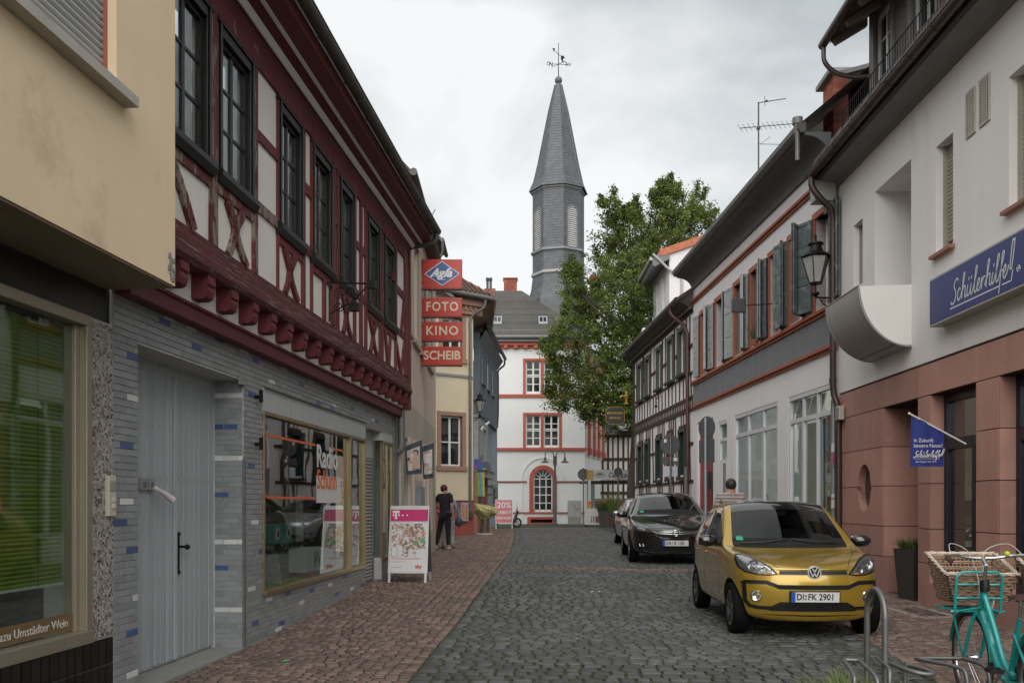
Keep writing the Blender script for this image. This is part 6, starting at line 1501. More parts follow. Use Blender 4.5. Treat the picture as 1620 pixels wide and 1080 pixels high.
for a,c in uwin:
 b=FW.mb();b.box(a,a+.11,-.1,.06,5.74,7.3);b.box(c-.11,c,-.1,.06,5.74,7.3);b.box(a,c,-.1,.065,7.18,7.32);o=b.build('window_surround',M_green2,tb)
 window(FW,tb,a+.1,c-.1,5.78,7.2,-.06,None,M_white,M_glass_dark,cols=2,rows=2,frw=.07,split=[6.75])
 FW.mb().box(a-.05,c+.05,-.05,.16,5.66,5.74).build('sill',mat('black_sill',(.03,.03,.03),.6),o)
for a,c in lwin:
 b=FW.mb();b.box(a,a+.12,-.1,.05,2.35,3.92);b.box(c-.12,c,-.1,.05,2.35,3.92);b.box(a,c,-.1,.055,3.84,3.95);o=b.build('window_surround',M_dgreen,tb)
 window(FW,tb,a+.1,c-.1,2.42,3.85,-.10,None,M_dgreen,M_glass_dark,cols=2,rows=2,frw=.08)
 FW.mb().box(a-.03,c+.03,-.05,.10,2.26,2.35).build('sill',M_tb,o)
tr2=random.Random(31)
def tpost(u0,u1,z0,z1,nm='post'):
 FW.mb().box(u0+tr2.uniform(-.01,.01),u1+tr2.uniform(-.01,.01),-.05,.012+tr2.uniform(0,.01),z0,z1).build(nm,M_tb,tb)
for z0,z1 in((4.42,4.57),(4.79,4.90),(.0,.2),(2.14,2.23),(5.58,5.66),(7.50,7.6)):tpost(U0,U1,z0,z1,'rail')
for k in range(40):  # joist ends band
 u=U0+.1+k*.26
 if u<U1-.1:FW.mb().box(u,u+.07,-.04,.010,4.57,4.79).build('joist_end',M_tb,tb)
gapsU=[(U0,12.18),(13.16,13.87),(14.86,15.87),(16.79,18.02),(18.98,19.65),(20.66,U1)]
for a,c in gapsU:
 tpost(c-.08,c-.02,5.66,7.50);tpost(a+.02,c-.08,6.44,6.54,'rail')
 n_=max(1,int((c-a)/.8))
 for j in range(1,n_+1):
  t=a+.14+(c-a-.28)*j/(n_+1);b=FW.mb();lean_=tr2.uniform(-.10,.10)
  b.bar((t,-.02,5.66),(t+lean_,-.02,7.45),.05,.06,up=(0,1,0));b.build('brace',M_tb,tb)
u=U0+.2
while u<U1-.1:
 lean_=tr2.uniform(-.14,.14)if tr2.random()<.5 else 0
 b=FW.mb();b.bar((u,-.018,4.92),(u+lean_,-.018,5.55),.055,.06,up=(0,1,0));b.build('brace',M_tb,tb);u+=.56
gapsL=[(U0,12.18),(13.16,14.05),(15.0,15.93),(16.95,18.2),(19.2,19.68),(20.72,U1)]
for a,c in gapsL:
 tpost(c-.07,c-.01,.2,4.42);tpost(a+.02,c-.08,3.34,3.43,'rail')
 if c-a>.8:
  m_=(a+c)/2;b=FW.mb();b.bar((m_-.1,-.02,2.24),(m_+.12,-.02,4.42),.08,.06,up=(0,1,0));b.build('brace',M_tb,tb)
for a,c in lwin:
 for j in(1,2):t=a+(c-a)*j/3;tpost(t-.025,t+.025,4.0,4.42);tpost(t-.025,t+.025,.2,2.14)
 tpost(a,c,3.95,4.06,'rail')
FW.mb().box(U1-.02,U1+.1,-.3,.05,0,7.6).build('corner_post',M_tb,tb)
FW.mb().box(U1-.3,U1,-7,-.32,0,9.0).build('gable_wall',M_ti,tb)
b=FW.mb();b.prism([(-.3,7.60),(.08,7.60),(.14,7.68),(.22,7.70),(.34,7.78),(.46,7.82),(-.3,7.9)],'x',U0-.03,U1+.35);b.build('eaves_cornice',mat('brown_cornice',(.06,.045,.035),.7,.2,3),tb)
b=FW.mb();b.box(U0-.03,U1+.35,.10,.135,7.60,7.66);b.build('cornice_line',mat('olive_line',(.17,.16,.12),.7),tb)
b=FW.mb();b.tube([(U0-.02,.53,7.90),(U1+.5,.53,7.88)],.075,10);b.build('gutter',mat('brown_gutter_dark',(.04,.025,.02),.4,.15),tb,smooth=True)
b=FW.mb();b.add([(U0-.1,.5,7.96),(U1+.55,.5,7.96),(U1+.55,-4,11.0),(U0-.1,-4,11.0),(U0-.1,.5,7.86),(U1+.55,.5,7.86),(U1+.55,-4,10.88),(U0-.1,-4,10.88)],[(0,1,2,3),(7,6,5,4),(0,4,5,1),(1,5,6,2),(0,3,7,4)]);b.build('roof',M_rooftile,tb)
b=FW.mb();b.tube(spline([(U0+.85,.53,7.84),(U0+.85,.50,7.6),(U0+.5,.20,7.2),(U0+.38,.09,6.9)],5)+[Vector((U0+.38,.09,.3))],.06,10);b.build('downpipe',mat('brown_pipe',(.07,.025,.02),.4,.15),tb,smooth=True)
b=FW.mb();b.tube([(16.4,.03,5.45),(16.4,.12,5.35),(16.4,.10,5.05)],.02,6);b.sphere((16.4,.12,5.1),.06,6);b.build('ornament',M_iron,tb)
# hanging sign of the inn at the far corner
iv=empty('inn_sign',FW.world(21.75,0,5.02),FW.rz,'dark shield shaped inn sign with gold lettering hanging from an iron arm by the tree','sign');iv.scale=(.9,.9,.9)
M_goldp=mat('gold_paint',(.50,.30,.05),.35,.1,metal=.6)
bo=[(.55,.02),(.62,-.06),(1.18,-.06),(1.26,.02),(1.36,.10),(1.36,.62),(1.26,.70),(1.18,.78),(.62,.78),(.55,.70),(.45,.62),(.45,.10)]
b=MB();b.prism([(p[0],p[1]-.08)for p in bo],'x',-.03,.03)
pl_=b.build('board',mat('inn_black',(.025,.025,.025),.5),iv);
b=MB();b.tube([(-.035,p[0],p[1]-.08)for p in bo],.014,5,closed=True);b.build('gold_rim',M_goldp,pl_)
for tx,z_ in(('BRONNERS',.40),('BRÜCKE',.17)):
 o=text_mesh(tx,.15,M_goldp,parent=pl_,bold=.002);o.rotation_euler=(R(90),0,R(-90));o.location=(-.034,.905,z_-.0)
b=MB();b.tube([(0,0,.80),(0,2.0,.80)],.018,6);b.tube([(0,0,1.3),(0,1.0,.9),(0,1.6,.82)],.014,5)
b.tube([(0,.7,.8),(0,.7,.70)],.01,5);b.tube([(0,1.1,.8),(0,1.1,.70)],.01,5)
b.tube([(0,1.3+.2*(1-t/26)*math.cos(t*.5),1.05+.2*(1-t/26)*math.sin(t*.5))for t in range(22)],.01,5);b.build('arm',M_iron,iv)
for k,(y_,z_,r_)in enumerate(((1.25,.9,.045),(1.55,.95,.045),(1.95,.82,.05),(.9,.95,.045))):MB().sphere((0,y_,z_),r_,6).build('gilt_knob',M_goldp,iv,smooth=True)
b=MB();b.lathe([(.13,.84),(.06,.90),(.05,1.08),(.09,1.16),(.11,1.24),(.05,1.30),(.07,1.38),(.05,1.44),(0,1.46)],0,.36,10);b.tube([(0,.36,1.2),(0,.60,1.24),(0,.66,1.14)],.03,6);b.build('gilt_figure',M_goldp,iv,smooth=True)
# ------------------------------------------------------------------ tall pale house behind, seen at its gable
FG=Facade(7.15,40.2,1,.0,-1)
pg=empty('tall_pale_house',(*FG.o,0),0,'tall pale house with an orange tiled verge rising behind the timber house','building')
M_pg=mat('pale_lilac_render',(.70,.68,.68),.88,.04,1,.15,60,streak=.05)
b=FG.mb();b.prism([(0,0),(9,0),(9,15.9),(0,12.85)],'y',-.3,0);b.build('gable_wall',M_pg,pg)
FG2=Facade(7.15,40.2,-.04,1,1)
wl2=wall(FG2,'street_wall',M_pg,pg,0.01,3.7,0,12.85,[(.9,1.5,10.0,12.1),(2.3,2.9,10.0,12.1)],w=0,t=.3);wl2.location=(0,0,0);wl2.rotation_euler=(0,0,FG2.rz)
for a in(.9,2.3):
 o=window(FG2,pg,a,a+.6,10.0,12.1,-.08,None,M_white,M_glass_dark,cols=1,rows=3,frw=.09);o.rotation_euler=(0,0,FG2.rz)
 o2=FG2.mb().box(a-.1,a+.7,0,.1,9.86,9.98).build('sill',M_sand,pg);o2.rotation_euler=(0,0,FG2.rz)
b=FG.mb();b.prism([(-.45,12.70),(-.25,12.70),(9.2,15.98),(9.2,16.25),(-.45,12.97)],'y',-3.9,.12);b.build('roof',mat('orange_verge',(.36,.12,.06),.8,.25,6,.3,30,piece=.2),pg)
b=FG.mb();b.prism([(-.75,12.25),(-.70,12.2),(.0,12.55),(0,12.75),(-.3,12.9),(-.8,12.55)],'y',-4.1,.10);b.build('eave',mat('grey_eave',(.16,.165,.17),.6,.1),pg)
b=FG.mb();b.tube([(-.85,.10,12.55),(-.85,-4.1,12.5)],.08,8);b.tube(spline([(-.78,.15,12.75),(-.45,.15,12.45),(.05,.12,12.0),(.48,.08,11.9)],5)+[Vector((.55,.07,11.6)),Vector((.55,.07,6))],.06,8);b.build('downpipe',mat('pale_zinc',(.38,.38,.38),.5,.08),pg,smooth=True)
# ------------------------------------------------------------------ right: modern rendered house on sandstone slabs
M_modern=mat('fine_pale_render',(.74,.715,.69),.88,.04,1.0,.18,200,streak=.02,dirt=(.60,.56,.52),dirt_thr=(.56,.74),dirt_scale=1.1,dirt_stretch=(1.6,1.6,.45))
M_slab=mat('red_stone_slab',(.40,.212,.17),.6,.10,1.8,.12,60,streak=.10,piece=.12,dirt=(.46,.27,.225),dirt_thr=(.56,.74),dirt_scale=2.5,dirt_stretch=(1,1,1))
FR=Facade(6.15,16.66,-.027,-1,-1)
mh=empty('modern_stone_base_house',(*FR.o,0),FR.rz,'pale rendered house on red stone slabs with blue framed shop windows, nearest on the right','building')
UR=12.0
rh=[(.78,1.22,5.34,6.46),(1.78,3.22,4.80,6.72),(4.05,4.57,5.05,6.56),(6.0,7.3,5.05,6.62),(8.6,9.9,5.05,6.62)]
wall(FR,'upper_wall',M_modern,mh,0,UR,3.55,7.7,rh,w=0,t=.30)
b=FR.mb();b.box(1.78,3.22,-1.5,-.301,4.72,4.80);b.box(1.78,3.22,-1.55,-1.5,4.7,6.9);b.box(1.70,1.779,-1.5,-.301,4.7,6.9);b.box(3.221,3.3,-1.5,-.301,4.7,6.9);b.box(1.70,3.3,-1.5,-.301,6.721,6.8);b.build('loggia',M_modern,mh)
for(a,c,d,e)in(rh[0],rh[2],rh[3],rh[4]):
 fr=FR.mb().box(a,a+.04,-.2,-.1,d,e).box(c-.04,c,-.2,-.1,d,e).build('window',mat('shutter_guide',(.33,.30,.26),.6),mh)
 q=FR.mb();n=5;prof=[(.016*math.sin(math.pi*i/n),.058*i/n)for i in range(n+1)]
 hu=(c-a-.08)/2;q.add([(u,-.16+x_,z_)for u in(-hu,hu)for x_,z_ in prof],[(i,i+1,n+2+i,n+1+i)for i in range(n)])
 me=q.mesh('slat');me.materials.append(mat('beige_slats',(.33,.31,.27),.6,.06,4,piece=.05));me.polygons.foreach_set('use_smooth',[True]*len(me.polygons))
 z=d+.14
 while z<e-.02:
  o=bpy.data.objects.new('slat',me);COL.objects.link(o);o.parent=fr;o.location=((a+c)/2,0,z);z+=.0585
 FR.mb().box(a,c,-.26,-.24,d,e).build('pane',M_glass_dark,fr)
 if c-a>.45:
  FR.mb().prism([(-.12,d-.08),(.08,d-.08),(.08,d-.035),(-.12,d)],'x',a-.06,c+.06).build('sill',mat('terracotta_sill',(.30,.13,.09),.6,.08),mh)
FR.mb().box(0,UR,-1,-.301,3.5,7.6).build('inner_mass',M_dark_room,mh)if False else None
for u0_,u1_ in((4.98,5.18),(5.33,5.55)):
 vb=FR.mb();vb.box(u0_,u1_,.001,.012,6.32,6.88);g=vb.build('vent_grille',mat('vent_dark',(.12,.11,.09),.7),mh)
 b=FR.mb();b.box(u0_-.02,u0_,.001,.022,6.30,6.90);b.box(u1_,u1_+.02,.001,.022,6.30,6.90);b.box(u0_,u1_,.001,.022,6.30,6.33);b.box(u0_,u1_,.001,.022,6.87,6.90)
 for j in range(1,4):b.box(u0_+(u1_-u0_)*j/4-.008,u0_+(u1_-u0_)*j/4+.008,.012,.020,6.33,6.87)
 for j in range(14):b.box(u0_,u1_,.012,.018,6.35+j*.038,6.365+j*.038)
 b.build('grille_bars',mat('vent_beige',(.42,.39,.34),.6),g)
 # curved metal balcony front
b=FR.mb();n=16;W0,H0=.80,.93
prof=[(W0*math.cos(math.pi/2*i/n),4.80-H0*math.sin(math.pi/2*i/n))for i in range(n+1)]
vs=[(u,w_,z_)for u in(1.74,3.24)for w_,z_ in prof];b.add(vs,[(i,i+1,n+2+i,n+1+i)for i in range(n)])
b.add([(u,w_*.985-.004,z_+.01)for u in(1.74,3.24)for w_,z_ in prof],[(n+1+i,n+2+i,i+1,i)for i in range(n)])
bal=b.build('curved_balcony',mat('brushed_steel',(.40,.385,.37),.5,.10,2,.1,30,metal=.25,streak=.10),mh,smooth=True)
b=FR.mb();b.tube([(3.24,w_,z_)for w_,z_ in prof],.014,6);b.tube([(1.74,w_,z_)for w_,z_ in prof],.014,6);b.tube([(1.74,W0,4.80),(3.24,W0,4.80)],.012,6);b.build('edge_profile',mat('pale_steel',(.34,.35,.34),.4,metal=.4),bal,smooth=True)
for u in(1.76,3.20):
 b=FR.mb();b.prism([(0,4.81),(W0-.02,4.79)]+[(a_*.97,c_+.02)for a_,c_ in prof[1:-1]]+[(0,3.9)],'x',u,u+.03);b.build('cheek',M_modern,bal)
b=FR.mb();b.tube([(u,prof[13][0]+.003,prof[13][1]-.003)for u in(1.75,3.23)],.004,4);b.build('seam',M_zinc_dark,bal)
# blue lightbox sign
M_sblue=mat('sign_navy',(.028,.045,.185),.35,.05,1)
SU=FR.u(1470,.205);SZ=FR.z(1470,518,.205);SH_=FR.z(1470,443,.205)-SZ
sg=empty('blue_sign_box',FR.world(SU,0.0,SZ),FR.rz,'long dark blue shop sign box with white script Schülerhilfe on the right facade','sign')
Ls=5.2
FR.mb().box(0,Ls,.0,.20,0,SH_).build('case',mat('case_pale',(.42,.41,.38),.5,.05),sg,bevel=.006)
face=FR.mb().box(.02,Ls-.02,.20,.206,.03,SH_-.03).build('face',M_sblue,sg)
def S(*p):return list(p)
T0=FR.u(1503,.208)-SU;TS=(FR.u(1606,.208)-FR.u(1503,.208))/5.12
SCH=[S((.62,.95),(.52,1.08),(.34,.98),(.28,.75),(.42,.52),(.48,.25),(.36,.0),(.16,-.05),(.05,.10)),  # S
S((.86,.48),(.78,.56),(.66,.40),(.64,.14),(.76,.0),(.92,.14)),  # c
S((.92,.14),(1.10,.70),(1.18,1.12),(1.08,1.14),(1.04,.70),(1.02,.0)),S((1.03,.32),(1.16,.54),(1.28,.48),(1.28,.1),(1.36,.0),(1.46,.16)),  # h
S((1.48,.52),(1.46,.15),(1.56,.0),(1.70,.18),(1.76,.52),(1.76,.12),(1.84,.0),(1.94,.16)),S((1.53,.72),(1.56,.86)),S((1.74,.72),(1.77,.86)),  # ü
S((1.94,.16),(2.12,.72),(2.20,1.12),(2.10,1.14),(2.05,.60),(2.06,.12),(2.16,.0),(2.26,.14)),  # l
S((2.26,.14),(2.44,.40),(2.42,.56),(2.32,.50),(2.28,.22),(2.38,.0),(2.54,.14)),  # e
S((2.54,.14),(2.64,.54),(2.66,.30),(2.64,.0)),S((2.66,.3),(2.78,.52),(2.90,.50)),  # r
S((2.90,.10),(3.08,.70),(3.16,1.12),(3.06,1.14),(3.02,.70),(3.00,.0)),S((3.01,.32),(3.14,.54),(3.26,.48),(3.26,.1),(3.34,.0),(3.44,.16)),  # h
S((3.46,.52),(3.44,.12),(3.52,.0),(3.62,.16)),S((3.50,.74),(3.53,.88)),  # i
S((3.62,.16),(3.80,.72),(3.88,1.12),(3.78,1.14),(3.73,.60),(3.74,.12),(3.84,.0),(3.94,.14)),  # l
S((3.94,.14),(4.14,.72),(4.24,1.14),(4.12,1.14),(4.08,.60),(4.04,-.35),(4.00,-.55)),S((3.98,.36),(4.24,.40)),  # f
S((4.22,.14),(4.42,.40),(4.40,.56),(4.30,.50),(4.26,.22),(4.36,.0),(4.54,.22),(4.62,.5)),  # e
S((4.86,1.42),(4.78,1.42),(4.72,.38),(4.80,.30),(4.86,.38),(4.94,1.42),(4.86,1.42))]  # !
script(face,SCH,T0,.185,TS,.27,.020,M_white,FR,.208,shear=.12,n=6)
b=FR.mb();b.bar((T0,.208,.12),(T0+4.05*TS,.208,.12),.016,.002,up=(0,1,0));b.bar((T0+4.2*TS,.208,.12),(T0+4.85*TS,.208,.12),.016,.002,up=(0,1,0));b.bar((T0+4.85*TS,.208,.12),(T0+4.95*TS,.208,.24),.016,.002,up=(0,1,0));b.build('underline',M_white,face)
b=FR.mb();b.tube([(T0+5.35*TS+.034*math.cos(t),.208,.22+.034*math.sin(t))for t in np.linspace(0,6.283,16,endpoint=False)],.004,4,closed=True);b.build('registered_mark',M_white,face)
text_on(FR,'R',.045,M_white,face,T0+5.35*TS,.209,.22)
# slab-clad ground floor
GD=.01
def slabs(us,zs,u_lo,u_hi,w,m=M_slab,th_=.03,skip=()):
 for i in range(len(us)-1):
  for j in range(len(zs)-1):
   a,c,d,e=us[i],us[i+1],zs[j],zs[j+1]
   if any(s[0]<(a+c)/2<s[1]and s[2]<(d+e)/2<s[3]for s in skip):continue
   FR.mb().cham(a+.005,c-.005,w-th_,w,d+.006,e-.006,.003).build('stone_slab',m,mh)
ZJ=[-.1,.62,1.12,1.78,2.42,3.06];ZL=[3.06,3.52]
M_jt=mat('dark_joint',(.03,.02,.018),.9)
holes_r=[(2.12,3.48,-.2,3.06),(3.84,5.22,-.2,3.06),(5.76,7.3,-.2,3.06),(7.84,9.4,-.2,3.06)]
ov_c=(1.30,1.76);
wall(FR,'ground_wall',M_jt,mh,0.01,UR,-.2,3.53,holes_r+[(.99,1.61,1.36,2.16)],w=-.03,t=.35)
slabs([0.0,.72,2.12,3.48,5.22,6.5,7.84,9.4,10.4,UR],ZL,0,UR,0)
# left bay with the oval opening: slabs with an oval cut out
for j in range(5):
 d,e=ZJ[j],ZJ[j+1]
 for(a,c)in((0,.30),):FR.mb().cham(a+.005,.245,-.03,0,d+.006,e-.006,.003).build('stone_slab',M_slab,mh)
def oval_slab(a,c,d,e):
 b=FR.mb();cu_,cz_=ov_c;ru,rz_=.31,.41;n=40
 pts=[]
 # polygon grid: split into thin vertical strips above / below the oval
 N=26;xs=[a+(c-a)*i/N for i in range(N+1)]
 for x0,x1 in zip(xs[:-1],xs[1:]):
  def hh(x):q=1-((x-cu_)/ru)**2;return rz_*math.sqrt(q)if q>0 else 0
  for lo,hi in(('b',None),('t',None)):
   if lo=='b':
    z0a,z1a=d,min(e,cz_-hh(x0));z0b,z1b=d,min(e,cz_-hh(x1))
   else:
    z0a,z1a=max(d,cz_+hh(x0)),e;z0b,z1b=max(d,cz_+hh(x1)),e
    if hh(x0)==0 and hh(x1)==0:
     z0a=max(d,cz_);z0b=max(d,cz_)
   if hh(x0)==0 and lo=='b':z1a=min(e,cz_)
   if hh(x1)==0 and lo=='b':z1b=min(e,cz_)
   if z1a-z0a<1e-4 and z1b-z0b<1e-4:continue
   z1a=max(z0a,z1a);z1b=max(z0b,z1b)
   b.add([(x0,0,z0a),(x0,0,z1a),(x1,0,z1b),(x1,0,z0b)],[(0,1,2,3)])
 b.add([(a,0,d),(a,0,e),(a,-.03,e),(a,-.03,d)],[(3,2,1,0)]);b.add([(c,0,d),(c,0,e),(c,-.03,e),(c,-.03,d)],[(0,1,2,3)]);b.add([(a,0,d),(c,0,d),(c,-.03,d),(a,-.03,d)],[(0,1,2,3)]);b.add([(a,0,e),(c,0,e),(c,-.03,e),(a,-.03,e)],[(3,2,1,0)])
 b.build('stone_slab',M_slab,mh)
for j in range(5):oval_slab(.255,2.115,ZJ[j]+.006,ZJ[j+1]-.006)
b=FR.mb();n=32
for i in range(n):
 t0,t1=2*math.pi*i/n,2*math.pi*(i+1)/n
 b.add([(ov_c[0]+.31*math.cos(t0),0,ov_c[1]+.41*math.sin(t0)),(ov_c[0]+.31*math.cos(t1),0,ov_c[1]+.41*math.sin(t1)),(ov_c[0]+.31*math.cos(t1),-.13,ov_c[1]+.41*math.sin(t1)),(ov_c[0]+.31*math.cos(t0),-.13,ov_c[1]+.41*math.sin(t0))],[(0,1,2,3)])
b.build('oval_reveal',M_slab,mh,smooth=True)
FR.mb().box(.9,1.7,-.18,-.13,1.3,2.25).build('oval_pane',M_glass_dark,mh)
# entrance niche
b=FR.mb();b.box(2.05,2.12,-1.6,-.031,-.2,3.06);b.box(3.48,3.56,-1.6,-.231,-.2,3.06);b.box(2.05,3.5,-1.7,-1.6,-.2,3.06);b.box(2.05,3.5,-1.6,-.031,3.062,3.1);b.build('niche',M_jt,mh)
for j in range(5):
 for w0,w1 in((-.80,-.005),(-1.6,-.81)):
  b=FR.mb();b.box(2.118,2.145,w0,w1-.004,ZJ[j]+.006,ZJ[j+1]-.006);b.build('stone_slab',M_slab,mh)
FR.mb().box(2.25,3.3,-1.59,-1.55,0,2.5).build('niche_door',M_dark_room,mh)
# piers: front slabs and side reveal slabs
for(a,c)in((3.48,3.84),(5.22,5.76),(7.3,7.84),(9.4,10.4)):
 for j in range(5):
  FR.mb().cham(a+.003,c-.003,-.03,.0,ZJ[j]+.006,ZJ[j+1]-.006,.003).build('stone_slab',M_slab,mh)
  b=FR.mb();b.box(a-.028,a+.001,-.22,-.004,ZJ[j]+.006,ZJ[j+1]-.006);b.build('stone_slab',M_slab,mh);b=FR.mb();b.box(c-.001,c+.022,-.20,-.004,ZJ[j]+.006,ZJ[j+1]-.006);b.build('stone_slab',M_slab,mh)
  # low parapet slabs under the second and later windows
FR.mb().box(3.87,5.19,-.20,.06,-.2,.35).build('stone_step',M_slab,mh)
FR.mb().box(5.79,7.27,-.20,.06,-.2,.35).build('stone_step',M_slab,mh)
M_bframe=mat('dark_blue_frame',(.007,.010,.022),.35,.1,4,.03)
M_posterw=mat('sun_faded_poster',(.32,.27,.23),.8,.15,5)
for k,(a,c)in enumerate(((3.865,5.19),(5.785,7.27),(7.865,9.37))):
 b=FR.mb();w0,w1=-.30,-.20;mu=a+.80
 b.box(a,a+.10,w0,w1,.35,3.06);b.box(c-.08,c,w0,w1,.35,3.06);b.box(a+.1,c-.08,w0,w1,2.94,3.06);b.box(a+.1,c-.08,w0,w1+.01,2.26,2.42);b.box(a+.1,c-.08,w0,w1,.35,.47);b.box(mu,mu+.09,w0,w1-.004,.47,2.26)
 o=b.build('shop_window',M_bframe,mh,bevel=.004)
 for a0,c0,d0,e0 in((a+.10,c-.08,2.42,2.94),(a+.10,mu,.47,2.26),(mu+.09,c-.08,.47,2.26)):
  FR.mb().box(a0,c0,-.255,-.25,d0,e0).build('pane',M_glass,o)
 FR.mb().box(a,c,-1.8,-1.78,0,3.1).build('shop_back',MATS['shop_gloom'],mh)
 FR.mb().box(mu+.09,c-.08,-.248,-.246,1.83,2.05).build('blue_film',M_sblue,o)
 FR.mb().box(a+.18,mu-.05,-.42,-.41,.5,2.2).build('poster',M_posterw,o)
o=[x for x in COL.objects if x.name=='shop_window.002'or x.name=='shop_window.003']
win_r=[x for x in COL.objects if x.parent is mh and x.name.startswith('shop_window')][0]
text_on(FR,'bessere',.15,mat('faded_purple',(.20,.12,.13),.6),win_r,4.30,-.405,1.98)
text_on(FR,'Noten',.15,MATS['faded_purple'],win_r,4.34,-.405,1.78)
# flag with slogan
fgx,fgy,_=FR.world(4.93,0,0)
fg=empty('blue_flag',(fgx,fgy,2.28),0,'dark blue flag with white lettering on a white pole over the shop pavement','flag')
b=MB();b.tube([(0,0,0),(-.745,0,.40)],.012,8);b.sphere((-.75,0,.403),.018,6);b.build('pole',M_white,fg,smooth=True)
b=MB();nn=12
def FP_(s,t):  # s along pole from outer to inner
 x0_,z0_=-.72+.44*s,.385-.235*s;xb,zb_=-.735+.445*s,-.30;return(x0_+(xb-x0_)*t,.014*math.sin(7*s+2)*(1.0-.6*t)+.008*math.sin(14*s),z0_+(zb_-z0_)*t)
vs=[FP_(i/nn,j/nn)for j in range(nn+1)for i in range(nn+1)];b.add(vs,[(j*(nn+1)+i,j*(nn+1)+i+1,(j+1)*(nn+1)+i+1,(j+1)*(nn+1)+i)for i in range(nn)for j in range(nn)])
cl=b.build('cloth',mat('flag_navy',(.02,.035,.20),.8,.08,4,.15,200),fg,smooth=True)
for tx,s_,z_,w_ in(('In Zukunft',.070,.045,.26),('bessere Noten!',.070,-.025,.38),('Das Original. Seit 1974.',.030,-.235,.28)):
 o=text_mesh(tx,s_,M_white,parent=cl,align='LEFT',extrude=.0005);wd=max(v.co.x for v in o.data.vertices);o.scale=(w_/wd,1,1);o.rotation_euler=(R(90),0,0);o.location=(-.70+(.025 if s_<.05 else 0),-.018,z_)
fsc=Facade(0,0,1,0,-1)
script(cl,SCH,-.71,-.175,.078,.075,.0085,M_white,fsc,.020,shear=.3,n=4)
b=MB();b.box(-.71,-.36,-.0205,-.0195,-.198,-.194);b.build('underline',M_white,cl)
# planter in the niche
plx,ply,_=FR.world(3.05,-.12,0)
e=empty('tall_planter',(plx,ply,gz(plx,ply)),.3,'tall dark square planter with a small bush in the stone entrance niche','planter')
b=MB();b.prism([(-.17,-.17),(.17,-.17),(.17,.17),(-.17,.17)],'z',0,.01);b.add([(-.16,-.16,0),(.16,-.16,0),(.16,.16,0),(-.16,.16,0),(-.21,-.21,.78),(.21,-.21,.78),(.21,.21,.78),(-.21,.21,.78),(-.17,-.17,.78),(.17,-.17,.78),(.17,.17,.78),(-.17,.17,.78),(-.17,-.17,.70),(.17,-.17,.70),(.17,.17,.70),(-.17,.17,.70)],
[(0,1,5,4),(1,2,6,5),(2,3,7,6),(3,0,4,7),(4,5,9,8),(5,6,10,9),(6,7,11,10),(7,4,8,11),(12,13,14,15)]);b.build('pot',mat('planter_black',(.035,.032,.03),.5,.2,3),e)
grass_tuft('foliage',0,0,.70,.17,.26,380,M_leaf2,'',14,e,.8,.010)
# floor grating and stone border near the window
gt=FR.mb();ub,uc,wa,wb2=3.75,5.1,.12,.72
gx,gy,_=FR.world(0,0,0)
fr=FR.mb();zf=0.0
def gzl(u,w):x_,y_,_=FR.world(u,w,0);return gz(x_,y_)
zf=gzl(4.4,.4)+.006
fr.box(ub,uc,wa,wa+.1,zf-.05,zf);fr.box(ub,uc,wb2-.1,wb2,zf-.05,zf);fr.box(ub,ub+.1,wa+.1,wb2-.1,zf-.05,zf);fr.box(uc-.1,uc,wa+.1,wb2-.1,zf-.05,zf)
go=fr.build('grating_border',mat('sand_stone_border',(.28,.24,.19),.85,.12,4,.3),None,loc=(*FR.o,0),rot=(0,0,FR.rz));tag(go,'steel light-well grating with sandstone border in the right pavement','grating')
b=FR.mb()
for k in range(36):t=ub+.1+k*(uc-ub-.2)/36;b.box(t,t+.008,wa+.1,wb2-.1,zf-.04,zf-.004)
for k in range(10):t=wa+.1+k*.042;b.box(ub+.1,uc-.1,t,t+.006,zf-.03,zf-.003)
b.build('grating',M_zinc_dark,go);
# eaves, gutter, slate edge
n=8
b=FR.mb();b.prism([(0,7.44),(.04,7.44),(.08,7.50),(.36,7.56),(.36,7.62),(0,7.66)],'x',.0,UR);b.build('eaves_board',mat('grey_soffit_paint',(.20,.20,.195),.7,.1,2,streak=.15),mh)
b=FR.mb();b.box(.0,UR,.36,.44,7.56,7.66);b.build('eaves_board',M_rust if False else mat('dark_timber_board',(.05,.04,.035),.7,.2),mh)
M_copper=mat('brown_copper_gutter',(.065,.045,.038),.4,.2,4,.08,30,metal=.35,streak=.15)
b=FR.mb()
for uu in np.arange(0.02,UR,.75):
 e2=min(uu+.75,UR);pts=[(.53+.085*math.cos(math.pi+math.pi*i/n),7.66+.085*math.sin(math.pi+math.pi*i/n))for i in range(n+1)]
 b.add([(x,w,z)for x in(uu,e2)for w,z in pts],[(i,i+1,n+2+i,n+1+i)for i in range(n)]);b.tube([(uu,w,z)for w,z in pts],.012,5)
b.tube([(.02,.615,7.665),(UR,.615,7.665)],.010,6);b.build('gutter',M_copper,mh,smooth=True)
b=FR.mb();b.add([(-.25,.50,7.70),(UR,.50,7.70),(UR,.37,8.06),(-.25,.37,8.06),(-.25,.50,7.60),(-.25,.0,7.6),(-.25,0,8.06),(UR,.1,8.12),(-.25,.1,8.12)],[(0,1,2,3),(0,4,5,6,3),(3,2,7,8)]);b.build('lower_roof',mat('brown_sheet',(.055,.042,.042),.55,.15,2,.1,30,streak=.2),mh)
for uu in np.arange(.15,UR,.42):FR.mb().bar((uu,.503,7.705),(uu,.373,8.065),.012,.015).build('roof_seam',mat('brown_seam',(.05,.038,.036),.5),mh)
b=FR.mb();b.add([(-.25,.10,8.10),(1.3,.10,8.10),(1.3,-1.6,10.2),(-.25,-1.6,10.2),(-.25,.1,7.95),(-.25,-1.6,10.0)],[(0,1,2,3),(4,0,3,5)]);b.build('mansard_roof',mat('mansard_dark',(.045,.038,.038),.6,.2,3,.2,30),mh)
